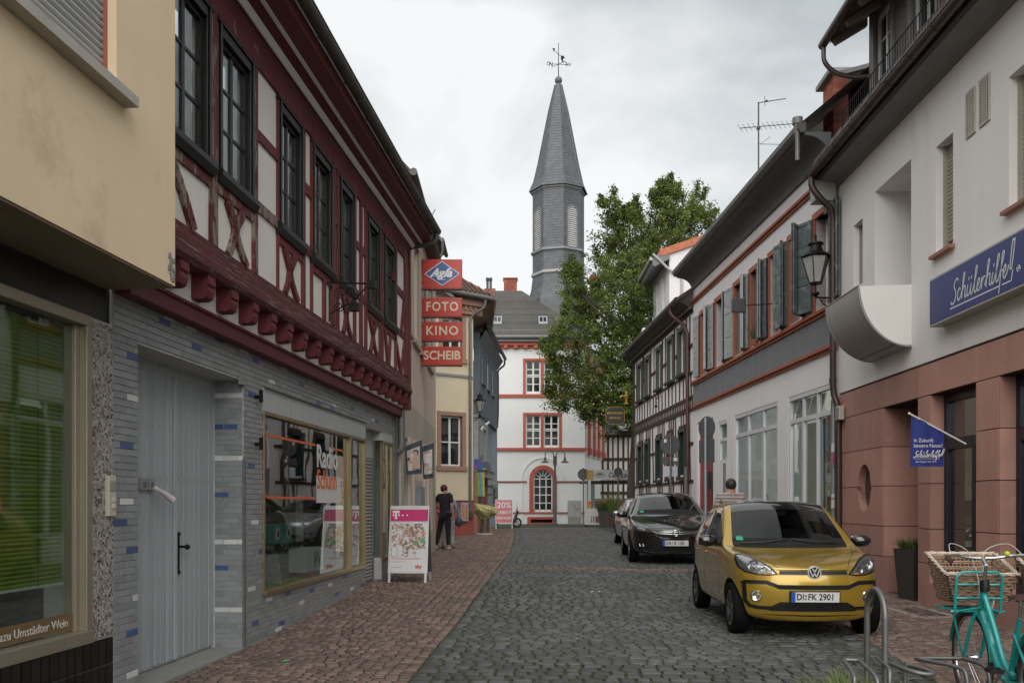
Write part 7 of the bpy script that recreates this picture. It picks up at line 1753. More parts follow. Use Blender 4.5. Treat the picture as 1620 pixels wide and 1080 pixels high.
for k in range(4):
 t=k/4;FR.mb().bar((-.25,.10-1.7*t+.01,8.13+2.1*t),(1.3,.10-1.7*t+.01,8.13+2.1*t),.03,.03).build('roof_seam',MATS['brown_seam'],mh)
 # box end of the eaves, with flaking verdigris paint
b=FR.mb();b.box(-.25,.02,.05,.46,7.18,7.58);b.build('eaves_box',mat('flaking_box_paint',(.40,.40,.37),.7,.12,3,dirt=(.16,.30,.25),dirt_thr=(.57,.62),dirt_scale=3),mh,bevel=.01)
b=FR.mb();b.box(-.26,.03,.0,.48,7.58,7.70);b.build('eaves_cap',M_zinc_dark,mh)
b=FR.mb();b.box(-.24,.01,.0,.2,7.0,7.16);b.build('eaves_bracket',mat('bracket_grey',(.22,.22,.19),.7,.1),mh)
FR.mb().box(-.02,.0,-.6,.0,3.5,7.6).build('party_wall',M_modern,mh)
# downpipe down the corner of the two houses
b=FR.mb();P=spline([(.10,.53,7.62),(.10,.53,7.42),(.13,.38,7.18),(.10,.20,7.02),(.06,.13,6.8),(.04,.12,6.3)],5)+[Vector((.04,.12,4.2)),Vector((.04,.12,3.75))]+spline([(.04,.12,3.72),(.06,.10,3.50),(.14,.07,3.32),(.16,.06,3.1)],4)+[Vector((.16,.06,0))]
b.tube(P,.06,12)
for z_ in(6.75,4.9,3.8,2.2):b.tube([(P[-1].x if z_<3 else.04,.06 if z_<3 else.12,z_-.04),(P[-1].x if z_<3 else.04,.06 if z_<3 else.12,z_+.04)],.07,12)
b.build('downpipe',M_copper,mh,smooth=True)
b=FR.mb();b.tube([(-.12,.06,3.45),(-.12,.06,0)],.05,10);b.build('downpipe',mat('zinc_pipe_bright',(.30,.31,.32),.35,.1,metal=.6),mh,smooth=True)
al=empty('alarm_siren',FR.world(.27,.02,3.03),FR.rz,'beige alarm siren box with orange strobe beneath the render edge','alarm')
FR.mb().box(-.11,.11,0,.10,0,.26).build('box',mat('siren_beige',(.42,.40,.34),.5),al,bevel=.012)
for k in range(6):FR.mb().box(-.09,.09,.10,.106,.03+k*.036,.045+k*.036).build('louvre',mat('siren_line',(.25,.24,.2),.6),al)
b=FR.mb();b.lathe([(.06,.26),(.055,.31),(.03,.33),(0,.33)],0,.05*FR.s,12);b.build('strobe',mat('strobe_orange',(.45,.10,.03),.3),al,smooth=True)
# stickers on the pipe
st=empty('stickers',FR.world(.16,.125,1.6),FR.rz,'torn stickers on the brown downpipe between the two shops','sticker')
for k,(z_,h_,col)in enumerate(((.85,.16,(.5,.52,.55)),(.66,.12,(.35,.08,.14)),(.0,.06,(.55,.55,.53)),(-.2,.16,(.5,.48,.44)),(-.5,.12,(.5,.5,.48)),(-.75,.2,(.48,.44,.36)))):
 b=FR.mb();b.lathe([(.063,z_),(.063,z_+h_)],0,-.065*FR.s,8,'z',R(200),R(340));b.build('sticker',mat('sticker_%d'%k,col,.6,.2,20),st)
 # dormers with french windows, railing
M_drm=mat('dormer_grey',(.10,.088,.080),.6,.12,3,.1)
M_drw=mat('dormer_timber',(.16,.14,.12),.6,.12,3)
dz0,dz1=7.9,9.9
for k,(a,c,wins_)in enumerate(((1.25,7.6,[(1.55,2.25),(3.05,3.85),(4.9,5.7)]),)):
 wall(FR,'dormer_wall',M_drm,mh,a,c,dz0,10.1,[(x0,x1,8.05,9.75)for x0,x1 in wins_],w=-.10,t=.2)
 FR.mb().box(a-.001,a+.2,-2.2,-.301,8.3,10.1).build('dormer_side',M_drm,mh)
 for x0,x1 in wins_:
  window(FR,mh,x0,x1,8.05,9.75,-.14,None,mat('white_pvc',(.62,.64,.66),.35,.03),M_glass_dark,cols=2,rows=2,frw=.07,split=[9.3])
  b=FR.mb();b.box(x0-.12,x0,-.10,-.06,8.0,9.85);b.box(x1,x1+.12,-.10,-.06,8.0,9.85);b.build('dormer_post',M_drw,mh)
 b=FR.mb();b.prism([(.55,9.62),(.58,9.70),(-2.2,11.6),(-2.2,11.45)],'x',a-.25,c+.3);b.build('dormer_roof',M_rooftile,mh)
 b=FR.mb();b.prism([(.52,9.60),(.0,9.95),(-.4,10.22),(-.4,10.3)],'x',a-.22,c+.2);b.build('dormer_soffit',mat('dormer_boards',(.15,.10,.07),.7,.2,4),mh)
 for q_ in np.arange(a-.15,c,.62):
  b=FR.mb();b.prism([(-.10,9.84),(.44,9.52),(.50,9.60),(-.10,9.98)],'x',q_,q_+.09);b.build('rafter_end',mat('rafter_pale',(.34,.27,.23),.7,.15,5),mh)
 b=FR.mb();b.tube([(a-.28,.62,9.60),(c+.3,.62,9.60)],.075,10);b.tube(spline([(a-.2,.62,9.55),(a-.2,.60,9.28),(a-.2,.40,9.08),(a-.15,.1,8.98),(a,-.15,8.92)],5),.042,8);b.build('dormer_gutter',M_copper,mh,smooth=True)
rail_=empty('roof_railing',(*FR.o,0),FR.rz,'thin black steel railing of diagonal bars in front of the dormer windows','railing')
b=FR.mb();b.tube([(1.35,.40,8.26),(7.6,.40,8.26)],.010,6);b.tube([(1.35,.40,7.78),(7.6,.40,7.78)],.010,6);b.tube([(1.35,.40,7.7),(1.35,.40,8.26)],.012,6);b.build('rails',M_iron,rail_)
q=FR.mb();q.tube([(0,.40,7.72),(0,.40,8.26)],.0055,5);me=q.mesh('bar');me.materials.append(M_iron)
for k in range(68):
 o=bpy.data.objects.new('bar',me);COL.objects.link(o);o.parent=rail_;o.location=(1.40+k*.092,0,0)
 # chimney with metal cap
c_=brick_chimney(FR,mh,-3.4,-2.7,-1.3,-.8,8.6,10.86,.075,.24,cap=None)
b=FR.mb();b.box(-3.55,-2.6,-1.45,-.68,10.86,10.96);b.build('metal_cap',M_zinc,c_)
b=FR.mb();b.prism([(-2.2,8.4),(1.24,8.2),(1.24,9.25),(-2.2,10.6)],'y',-1.2,-.95);b.build('dark_parapet',mat('parapet_brown',(.05,.03,.03),.6,.2),mh)
b=FR.mb();b.prism([(-2.5,10.73),(1.24,9.26),(1.24,9.34),(-2.5,10.82)],'y',-1.3,-.82);b.build('parapet_cap',M_zinc,mh)
# street lantern on the wall and TV aerial
lantern('wall_lantern',(5.745,16.75,5.65),1.1,'old iron street lantern on a bracket before the nearest blue shutter',(.33,.05),0)
ax_,ay_=(1200-810)*24/1400,24.0
an=empty('roof_aerial',(ax_,ay_,8.2),0,'tall thin television aerial with three cross arms on the white house roof','antenna')
def az(py):return 1.5+(795-py)*24/1400-8.2
b=MB();b.tube([(0,0,0),(0,0,az(162))],.022,6);b.build('mast',M_zinc_dark,an)
b=MB();b.tube([(-.02,0,az(163)),(.80,.2,az(151))],.013,5);b.tube([(.17,0,az(152)),(.17,0,az(168))],.008,4);b.sphere((.22,0,az(160)),.035,6)
b.tube([(-.55,-.2,az(208)),(1.06,.4,az(186))],.012,5)
for t in np.linspace(0,1,12):x_=-.55+1.61*t;b.tube([(x_-.1,-.2+.6*t-.12,az(208-22*t)+.05),(x_+.1,-.2+.6*t+.12,az(208-22*t)-.05)],.006,4)
b.tube([(-.02,0,az(228)),(.7,.2,az(224))],.008,4);b.tube([(0.05,0,az(228)),(.35,.1,az(214))],.006,4);b.sphere((0,0,az(203)),.05,6);b.build('arms',M_zinc_dark,an)
# ------------------------------------------------------------------ cars
M_chrome=mat('chrome',(.62,.62,.63),.10,0,1,0,metal=1.0)
M_chromed=mat('chrome_trim',(.40,.40,.41),.25,0,1,0,metal=.8)
M_bkplastic=mat('black_car_plastic',(.007,.007,.007),.45,.05,20,.05,200)
M_tyre=mat('tyre',(.0045,.0045,.0045),.85,.2,10,.2,80,spec=.15)
M_badge=mat('badge_silver',(.72,.72,.73),.3,0,1,0,metal=.5)
M_carglass=glass_mat('car_glass',(.45,.50,.48),1.25,.0)
M_carglass_dark=glass_mat('tinted_car_glass',(.10,.11,.11),1.25,.0)
M_lampglass=glass_mat('lamp_glass',(.93,.95,.95),1.0,.0)
M_reflector=mat('lamp_reflector',(.42,.43,.44),.18,.25,25,.6,30,metal=.9)
M_interior=mat('car_interior',(.018,.018,.02),.8,.2,6,.1)
M_plate=mat('number_plate',(.62,.62,.60),.35,.03);M_plateblue=mat('plate_blue',(.01,.08,.40),.4,.02);M_platetxt=mat('plate_text',(.012,.012,.012),.5,0)
M_under=mat('underbody',(.006,.006,.006),.9,0)
def car_mesh(name,S,capz,wheels,wr,body_m,roof_m,glass_seg,bw=.0):
 """cage of rings along the car, mirrored, subdivided, wheel arches cut, split into panels by material"""
 nr=9;V=[];F=[];MI=[]
 rings=[]
 for st in S:
  idx=[]
  for k in range(nr):idx.append(len(V));V.append(st['p'][k])
  for k in range(nr-2,-1,-1):idx.append(len(V));x,y,z=st['p'][k];V.append((-x,y,z))
  rings.append(idx)
 n=len(rings[0])
 for i in range(len(S)-1):
  for k in range(n):
   k2=(k+1)%n
   kk=k if k<nr-1 else(n-2-k)  # mirrored segment number
   m=0
   if k==n-1:m=5;kk=-1
   elif kk==0:m=5 if False else 0
   if kk in(6,7)and i in glass_seg['screen']:m=1
   if kk in(6,7)and i==3:m=5
   if kk in(5,6,7)and i in glass_seg['roof']:m=3 if kk!=5 or glass_seg.get('rail')else 0
   if kk in(6,7)and i in glass_seg['rear']:m=4
   if kk==4 and i in glass_seg['side']:m=2
   F.append((rings[i][k],rings[i][k2],rings[i+1][k2],rings[i+1][k]));MI.append(m)
 def cap(ring,st,flip,dyc):
 # rows 0..4 interior points between ring k (right) and mirrored
  rows=[]
  for j in range(5):
   xr,yr,zr=st['p'][j];row=[ring[j]]
   for c in(6,7,8,7,6):
    pass
   cols=[(st['p'][6],1),(st['p'][7],1),(st['p'][8],0),(st['p'][7],-1),(st['p'][6],-1)]
   ids=[]
   for ci,(pt,sg)in enumerate(cols):
    x=pt[0]/max(1e-6,st['p'][5][0])*xr*(sg if sg else 0)if ci!=2 else 0
    V.append((x,pt[1]+dyc[j],zr));ids.append(len(V)-1)
   rows.append([ring[j]]+ids+[ring[n-1-j]])
  top=[ring[5],ring[6],ring[7],ring[8],ring[9],ring[10],ring[11]]
  rows.append(top)
  for j in range(5):
   for c in range(6):
    q=(rows[j][c],rows[j][c+1],rows[j+1][c+1],rows[j+1][c]);F.append(q if flip else q[::-1]);MI.append(0)
  return rows
 cap(rings[0],S[0],False,capz[0]);cap(rings[-1],S[-1],True,capz[1])
 # close the strips under row 0 on both caps
 me=bpy.data.meshes.new(name);me.from_pydata(V,[],F);me.polygons.foreach_set('material_index',MI)
 bm=bmesh.new();bm.from_mesh(me);bmesh.ops.recalc_face_normals(bm,faces=bm.faces)
 ho=[e for e in bm.edges if len(e.link_faces)==1]
 if ho:bmesh.ops.holes_fill(bm,edges=ho,sides=40)
 bm.to_mesh(me);bm.free()
 mats=[body_m,M_carglass,M_carglass_dark,roof_m,M_carglass_dark,M_under]
 for m in mats:me.materials.append(m)
 ob=bpy.data.objects.new('tmp_car',me);COL.objects.link(ob)
 sub=ob.modifiers.new('s','SUBSURF');sub.levels=3;sub.render_levels=3
 cutters=[]
 for(wx,wy,wz)in wheels:
  c=MB();c.lathe([(0,-.16),(wr,-.16),(wr,.25),(0,.25)],0,0,40,'x');cm=c.mesh('cut');
  bmx=bmesh.new();bmx.from_mesh(cm);bmesh.ops.remove_doubles(bmx,verts=bmx.verts,dist=1e-5);bmesh.ops.recalc_face_normals(bmx,faces=bmx.faces);bmx.to_mesh(cm);bmx.free()
  for m in mats:cm.materials.append(m)
  cm.polygons.foreach_set('material_index',[5]*len(cm.polygons))
  co=bpy.data.objects.new('cut',cm);COL.objects.link(co);co.location=(wx,wy,wz);co.scale=(1 if wx>0 else-1,1,1);cutters.append(co)
  if wx<0:co.scale=(1,1,1);co.rotation_euler=(0,0,math.pi)
 bpy.context.view_layer.update()
 for co in cutters:
  bo=ob.modifiers.new('b','BOOLEAN');bo.operation='DIFFERENCE';bo.object=co;bo.solver='EXACT'
 dg=bpy.context.evaluated_depsgraph_get();res=bpy.data.meshes.new_from_object(ob.evaluated_get(dg))
 for co in cutters:bpy.data.objects.remove(co)
 bpy.data.objects.remove(ob)
 return res,mats
def split_car(res,mats,parent,names,bevel=False):
 out={}
 for mi,nm in names.items():
  bm=bmesh.new();bm.from_mesh(res)
  bmesh.ops.delete(bm,geom=[f for f in bm.faces if f.material_index!=mi],context='FACES')
  if not bm.faces:bm.free();continue
  if mi==2:
   bm2=bm.copy();bmesh.ops.delete(bm2,geom=[f for f in bm2.faces if f.calc_center_median().x<0],context='FACES');bmesh.ops.delete(bm,geom=[f for f in bm.faces if f.calc_center_median().x>0],context='FACES')
   todo=[bm,bm2]
  else:todo=[bm]
  for bm in todo:
   me=bpy.data.meshes.new(nm);
   for f in bm.faces:f.material_index=0;f.smooth=True
   for e in bm.edges:
    if len(e.link_faces)==2:e.smooth=e.link_faces[0].normal.dot(e.link_faces[1].normal)>.75
   bm.to_mesh(me);bm.free();me.materials.append(mats[mi]);o=bpy.data.objects.new(nm,me);COL.objects.link(o);o.parent=parent;out[mi]=o
 return out
class Wrap:
 """lays flat shapes onto a car body so that lamps, trims and gaps follow its curve"""
 def __init__(s,res):
  s.bvh=BVHTree.FromPolygons([v.co.copy()for v in res.vertices],[tuple(p.vertices)for p in res.polygons])
 def cast(s,a,z,d,off):
  if d=='front':o,dr=Vector((a,-2,z)),Vector((0,1,0))
  elif d=='left':o,dr=Vector((-3,a,z)),Vector((1,0,0))
  elif d=='right':o,dr=Vector((3,a,z)),Vector((-1,0,0))
  elif d=='top':o,dr=Vector((a,z,4)),Vector((0,0,-1))
  h=s.bvh.ray_cast(o,dr)
  if h[0]is None:return None
  nn=h[1];
  if nn.dot(dr)>0:nn=-nn
  return h[0]+nn*off
 def patch(s,name,poly,m,d='front',off=.004,parent=None,grid=.025,mirror=False,smooth=True):
  P=[Vector(p)for p in poly]
  # refine the outline
  R_=[]
  for i,p in enumerate(P):
   q=P[(i+1)%len(P)];k=max(1,int((q-p).length/grid))
   for j in range(k):R_.append(p.lerp(q,j/k))
  xs=[p.x for p in R_];zs=[p.y for p in R_];inner=[]
  def inside(x,y):
   c=False;n=len(P)
   for i in range(n):
    a,b2=P[i],P[(i+1)%n]
    if(a.y>y)!=(b2.y>y)and x<(b2.x-a.x)*(y-a.y)/(b2.y-a.y)+a.x:c=not c
   return c
  x=min(xs)+grid/2
  while x<max(xs):
   z=min(zs)+grid/2
   while z<max(zs):
    if inside(x,z):inner.append(Vector((x,z)))
    z+=grid
   x+=grid
  n0=len(R_);vs,es,fs,*_=geometry.delaunay_2d_cdt(R_+inner,[(i,(i+1)%n0)for i in range(n0)],[],1,1e-6)
  outs=[]
  for sg in((1,-1)if mirror else(1,)):
   pts=[s.cast(v.x*(sg if d in('front','top')else 1),v.y,d if sg==1 or d in('front','top')else{'left':'right','right':'left'}[d],off)for v in vs]
   last=next((p for p in pts if p),Vector((0,0,0)));pts=[p if p else None for p in pts]
   faces=[f for f in fs if all(pts[i]for i in f)]
   me=bpy.data.meshes.new(name);me.from_pydata([tuple(p)if p else tuple(last)for p in pts],[],[tuple(f)for f in faces]);me.materials.append(m)
   if smooth:me.polygons.foreach_set('use_smooth',[True]*len(me.polygons))
   o=bpy.data.objects.new(name,me);COL.objects.link(o);o.parent=parent;outs.append(o)
  return outs
 def strip(s,name,line,width,m,d='front',off=.002,parent=None,mirror=False,closed=False,step=.03):
  outs=[]
  for sg in((1,-1)if mirror else(1,)):
   P=[Vector(p)for p in line]
   if closed:P=P+[P[0]]
   Q=[P[0]]
   for a,b2 in zip(P[:-1],P[1:]):
    k=max(1,int((b2-a).length/step))
    for j in range(1,k+1):Q.append(a.lerp(b2,j/k))
   b=MB();L=[];Rr=[]
   for i,p in enumerate(Q):
    t=(Q[min(i+1,len(Q)-1)]-Q[max(i-1,0)]).normalized();nn=Vector((-t.y,t.x))*width/2
    dd=d if(sg==1 or d in('front','top'))else{'left':'right','right':'left'}[d];mx=sg if d in('front','top')else 1
    L.append(s.cast((p+nn).x*mx,(p+nn).y,dd,off));Rr.append(s.cast((p-nn).x*mx,(p-nn).y,dd,off))
   for i in range(len(Q)-1):
    if L[i]and L[i+1]and Rr[i]and Rr[i+1]and(L[i]-L[i+1]).length<.2:b.quad(tuple(L[i]),tuple(L[i+1]),tuple(Rr[i+1]),tuple(Rr[i]))
   if b.f:outs.append(b.build(name,m,parent))
  return outs
def wheel_parts(r,w,spokes,rim_m,accent_m):
 t=MB();t.lathe([(r*.68,-w*.42),(r*.80,-w*.5),(r*.95,-w*.48),(r,-w*.32),(r,w*.32),(r*.95,w*.48),(r*.80,w*.5),(r*.68,w*.42),(r*.66,0),(r*.68,-w*.42)],0,0,40,'x')
 rim=MB();rim.lathe([(r*.69,w*.44),(r*.66,w*.46),(r*.62,w*.40),(r*.60,-w*.3)],0,0,40,'x');rim.lathe([(0,w*.34),(r*.13,w*.36),(r*.16,w*.30),(r*.16,-.1)],0,0,20,'x')
 for k in range(spokes):
  a=2*math.pi*k/spokes
  for da in(-.10,.10):
   rim.bar((w*.32,r*.12*math.cos(a+da*2),r*.12*math.sin(a+da*2)),(w*.42,r*.65*math.cos(a+da),r*.65*math.sin(a+da)),r*.085,.02,up=(1,0,0))
 dk=MB();dk.lathe([(0,w*.05),(r*.6,w*.05)],0,0,24,'x')
 disc=MB();disc.lathe([(0,w*.12),(r*.42,w*.12)],0,0,24,'x')
 return t,rim,dk,disc
def add_wheels(parent,wheels,r,w,spokes,rim_m):
 t,rim,dk,disc=wheel_parts(r,w,spokes,rim_m,None)
 mt,mr,md,mc=t.mesh('tyre'),rim.mesh('rim'),dk.mesh('wheel_back'),disc.mesh('brake_disc')
 for me,m in((mt,M_tyre),(mr,rim_m),(md,M_under),(mc,M_zinc)):
  me.materials.append(m);
  if me is mt:me.polygons.foreach_set('use_smooth',[True]*len(me.polygons))
 for(wx,wy,wz)in wheels:
  e=bpy.data.objects.new('wheel',mt);COL.objects.link(e);e.parent=parent;e.location=(wx,wy,wz);e.rotation_euler=(0,0,0 if wx>0 else math.pi)
  for nm,me in(('rim',mr),('wheel_back',md),('brake_disc',mc)):
   o=bpy.data.objects.new(nm,me);COL.objects.link(o);o.parent=e;o.rotation_euler=(.3 if nm=='rim'else 0,0,0)
def car_interior(parent,y_dash,z_dash,wd,seats_y,zt,L):
 b=MB();b.box(-wd,wd,y_dash-.25,y_dash+.22,z_dash-.35,z_dash-.03);b.box(-wd,wd,y_dash-.25,L-.3,.28,.42);b.build('dashboard',M_interior,parent,bevel=.03)
 for x in(-.34,.34):
  for yy in seats_y:
   s_=MB();s_.box(x-.24,x+.24,yy-.1,yy+.35,.42,.60);s_.prism([(yy+.30,.55),(yy+.46,.55),(yy+.62,zt-.33),(yy+.50,zt-.33)],'x',x-.23,x+.23);o=s_.build('seat',M_interior,parent,bevel=.03)
   MB().box(x-.13,x+.13,yy+.52,yy+.62,zt-.32,zt-.14).build('headrest',M_interior,o,bevel=.03)
 b=MB();b.tube([(.34+.18*math.cos(t),y_dash+.30+.06*math.sin(t),z_dash-.06+.17*math.sin(t))for t in np.linspace(0,6.283,24,endpoint=False)],.014,8,closed=True);b.bar((.17,y_dash+.3,z_dash-.07),(.51,y_dash+.3,z_dash-.07),.04,.02);b.build('steering_wheel',M_interior,parent,smooth=True)
 b=MB();b.box(-.09,.09,y_dash+.42,y_dash+.44,zt-.16,zt-.09);b.build('inner_mirror',M_interior,parent,bevel=.01)
def ring(y,pts,dy=None):
 """pts: nine (x, z) from sill to centre line; dy: y offset of each"""
 dy=dy or[0]*9
 return{'p':[(x,y+d,z)for(x,z),d in zip(pts,dy)]}
def side_mirror(parent,x,y,z,m,s=1):
 for sg in(-1,1):
  b=MB();b.sphere((0,0,0),1,10,(.125*s,.075*s,.075*s));o=b.build('side_mirror',m,parent,smooth=True,loc=(sg*(x+.13),y,z),rot=(0,0,sg*R(-12)))
  q=MB();q.bar((-sg*.16,.02,-.05),(0,.02,-.04),.04,.04);q.build('mirror_foot',M_bkplastic,o)
  q=MB();q.box(-.10,.10,.058,.062,-.055,.055);q.build('mirror_glass',M_chrome,o)
def number_plate(parent,txt,y,z,rx=0):
 e=MB().box(-.26,.26,-.006,.004,-.057,.057).build('number_plate',M_plate,parent,bevel=.003,loc=(0,y,z),rot=(rx,0,0))
 b=MB();b.box(-.258,-.215,-.009,-.006,-.054,.054);b.build('country_strip',M_plateblue,e)
 b=MB();
 for sgx in(-.262,.262):b.box(sgx-.004,sgx+.004,-.008,.006,-.062,.062)
 for sgz in(-.060,.060):b.box(-.266,.266,-.008,.006,sgz-.004,sgz+.004)
 b.build('plate_frame',M_bkplastic,e)
 a,c=txt.split('|')
 o=text_mesh(a,.098,M_platetxt,parent=e,extrude=.0006,align='LEFT',bold=.0018,xs=.86);o.rotation_euler=(R(90),0,0);o.location=(-.205,-.0075,-.002)
 wa=max(v.co.x for v in o.data.vertices)
 o2=text_mesh(c,.098,M_platetxt,parent=e,extrude=.0006,align='LEFT',bold=.0018,xs=.86);o2.rotation_euler=(R(90),0,0);w2_=max(v.co.x for v in o2.data.vertices);sc_=min(1,(.25-(-.205+wa+.045))/w2_);o2.scale=(sc_,1,1);o2.location=(-.205+wa+.045,-.0075,-.002)
 b=MB();b.lathe([(0,-.0095),(.014,-.0095)],-.205+wa+.022,.015,12,'y');b.lathe([(0,-.0095),(.012,-.0095)],-.205+wa+.022,-.02,12,'y');b.build('plate_seal',mat('seal_grey',(.20,.20,.28),.5,.2,80),e)
 # --- the small golden hatchback
gx0,gy0=3.30,9.62
gold=empty('gold_hatchback',(gx0,gy0,.0),R(-2.6),'small metallic gold hatchback with black roof parked in front on the right','car')
M_goldcar=mat('gold_car_paint',(.43,.275,.03),.28,.03,2,0,metal=.5,coat=1.0)
M_blackroof=mat('black_roof_paint',(.010,.010,.011),.12,0,1,0,spec=.6,coat=1.0)
dyf=[.0,0,0,0,0,0,-.14,-.20,-.225]
S=[ring(.235,[(.67,.17),(.715,.31),(.735,.48),(.735,.66),(.71,.77),(.655,.825),(.50,.80),(.27,.785),(0,.785)],[.02,0,0,0,.02,.03,-.10,-.185,-.21]),
ring(.42,[(.72,.17),(.775,.30),(.800,.50),(.800,.70),(.785,.87),(.73,.93),(.54,.88),(.28,.865),(0,.865)],[0,0,0,0,0,0,-.06,-.09,-.10]),
ring(.80,[(.74,.17),(.80,.30),(.820,.52),(.820,.78),(.800,.93),(.745,.955),(.62,.925),(.32,.925),(0,.93)]),
ring(1.06,[(.74,.17),(.80,.30),(.822,.54),(.822,.82),(.805,.965),(.775,.99),(.73,.97),(.36,.960),(0,.960)],[0,0,0,0,0,0,-.02,-.10,-.12]),
ring(1.12,[(.74,.17),(.80,.30),(.822,.54),(.822,.82),(.806,.970),(.785,1.025),(.74,1.005),(.355,.995),(0,.992)],[0,0,0,0,0,0,-.03,-.12,-.14]),
ring(1.68,[(.74,.17),(.80,.30),(.822,.55),(.822,.84),(.806,.985),(.675,1.40),(.615,1.455),(.32,1.495),(0,1.505)],[0,0,0,0,0,.04,.02,-.05,-.07]),
ring(1.80,[(.74,.17),(.80,.30),(.822,.55),(.822,.85),(.806,.99),(.662,1.43),(.60,1.485),(.32,1.52),(0,1.53)],[0,0,0,0,0,.02,0,-.04,-.06]),
ring(2.16,[(.74,.17),(.80,.30),(.824,.56),(.824,.86),(.808,1.0),(.657,1.445),(.59,1.497),(.32,1.53),(0,1.54)]),
ring(2.24,[(.74,.17),(.80,.30),(.824,.56),(.824,.86),(.808,1.005),(.656,1.445),(.59,1.497),(.32,1.53),(0,1.54)]),
ring(2.85,[(.74,.17),(.80,.30),(.822,.58),(.822,.88),(.800,1.06),(.645,1.415),(.58,1.47),(.31,1.505),(0,1.515)]),
ring(3.05,[(.73,.17),(.79,.30),(.818,.58),(.815,.90),(.785,1.10),(.605,1.37),(.53,1.43),(.29,1.465),(0,1.475)]),
ring(3.38,[(.70,.20),(.76,.32),(.785,.60),(.775,.90),(.735,1.10),(.575,1.33),(.50,1.385),(.28,1.42),(0,1.43)]),
ring(3.52,[(.62,.24),(.68,.36),(.70,.60),(.69,.85),(.655,1.0),(.53,1.18),(.46,1.22),(.26,1.24),(0,1.25)],[0,0,0,0,0,0,.03,.05,.06])]
GW=[(sx_*.722,y_,.292)for sx_ in(-1,1)for y_ in(.60,3.02)]
res,ms=car_mesh('gold',S,([.055,.01,-.012,-.006,.03],[0,0,0,0,0]),GW,.345,M_goldcar,M_blackroof,{'screen':[4],'roof':[5,6,7,8,9,10],'rear':[],'side':[4,5,6,8],'rail':False})
parts=split_car(res,ms,gold,{0:'body',1:'windscreen',2:'side_window',3:'roof',4:'rear_window',5:'wheel_housing'})
wp=Wrap(res)
add_wheels(gold,GW,.292,.185,5,mat('dark_rim',(.13,.13,.132),.3,.05,metal=.7))
car_interior(gold,1.15,.98,.68,(1.65,2.45),1.50,3.5)
hl=[(.375,.712),(.43,.775),(.51,.835),(.60,.882),(.70,.915),(.755,.915),(.775,.85),(.765,.78),(.71,.728),(.60,.702),(.48,.696)]
for sg,o in zip((1,-1),wp.patch('headlight',hl,M_bkplastic,off=.003,parent=gold,mirror=True)):
 inn=[(.405,.718),(.45,.770),(.525,.822),(.61,.866),(.70,.898),(.742,.898),(.757,.845),(.748,.788),(.70,.742),(.595,.716),(.48,.709)]
 m_in=[(x*sg,z)for x,z in inn]
 wp.patch('reflector',m_in,M_reflector,off=.006,parent=o,grid=.02)
 for cx_,cz_,r_,mm in((.62,.805,.062,M_chrome),(.51,.755,.038,M_chrome)):
  h=wp.cast(cx_*sg,cz_,'front',.012);b=MB();b.lathe([(r_,-.004),(r_*.8,.02),(r_*.3,.03),(0,.015)],0,0,20,'y');q=b.build('bulb_bowl',mm,o,smooth=True,loc=tuple(h))
 wp.patch('indicator_lens',[((p[0])*sg,p[1])for p in((.43,.722),(.50,.735),(.50,.712),(.44,.712))],mat('amber_lens',(.55,.20,.05),.25),off=.012,parent=o)
 wp.patch('divider',[((p[0])*sg,p[1])for p in((.44,.765),(.55,.735),(.58,.72),(.545,.722))],M_chrome,off=.013,parent=o,grid=.015)
 wp.patch('lamp_cover',[(x*sg,z)for x,z in inn],M_lampglass,off=.017,parent=o)
wp.patch('grille_bar',[(-.372,.715),(-.36,.755),(.36,.755),(.372,.715)],M_bkplastic,off=.004,parent=gold)
wp.strip('chrome_strip',[(-.38,.712),(.38,.712)],.005,M_zinc,off=.006,parent=gold)
# black bumper frame, intakes
wp.strip('bumper_frame',[(-.735,.60),(-.70,.625),(-.50,.625),(-.43,.600),(-.37,.575),(.37,.575),(.43,.600),(.50,.625),(.70,.625),(.735,.60)],.042,M_bkplastic,off=.006,parent=gold)
wp.patch('upper_intake',[(-.42,.602),(-.37,.555),(.37,.555),(.42,.602)],M_under,off=.008,parent=gold)
wp.strip('bumper_frame',[(-.715,.615),(-.705,.42),(-.66,.36),(-.58,.345),(-.44,.345)],.038,M_bkplastic,off=.006,parent=gold,mirror=True)
wp.patch('lower_intake',[(-.50,.335),(-.36,.415),(.36,.415),(.50,.335),(.46,.315),(-.46,.315)],M_bkplastic,off=.006,parent=gold)
wp.patch('intake_mesh',[(-.32,.335),(-.30,.395),(.30,.395),(.32,.335)],M_under,off=.009,parent=gold)
for z_ in(.350,.372,.392):wp.strip('intake_bar',[(-.31,z_),(.31,z_)],.006,M_bkplastic,off=.012,parent=gold)
wp.strip('lower_lip',[(-.62,.235),(.62,.235)],.075,M_bkplastic,off=.004,parent=gold)
for sg in(-1,1):
 h=wp.cast(sg*.60,.475,'front',.004);b=MB();b.lathe([(.062,-.004),(.055,-.014),(.046,-.006),(.030,.004),(0,.006)],0,0,24,'y');o=b.build('fog_lamp',M_chrome,gold,smooth=True,loc=tuple(h),rot=(0,0,sg*R(22)))
 b=MB();b.lathe([(.044,-.012),(.02,-.02),(0,-.022)],0,0,20,'y');b.build('lens',M_lampglass,o,smooth=True)
h=wp.cast(0,.735,'front',.004)
bd=MB();bd.lathe([(.075,.02),(.075,-.006),(.070,-.014),(.062,-.014),(.060,-.006),(0,-.006)],0,0,32,'y');bg_=bd.build('badge',M_badge,gold,smooth=True,loc=(0,h.y,.737));bg_.scale=(1.0,1,1.0)
b=MB();b.lathe([(0,-.0085),(.060,-.0085)],0,0,28,'y');b.build('badge_field',M_bkplastic,bg_)
b=MB()
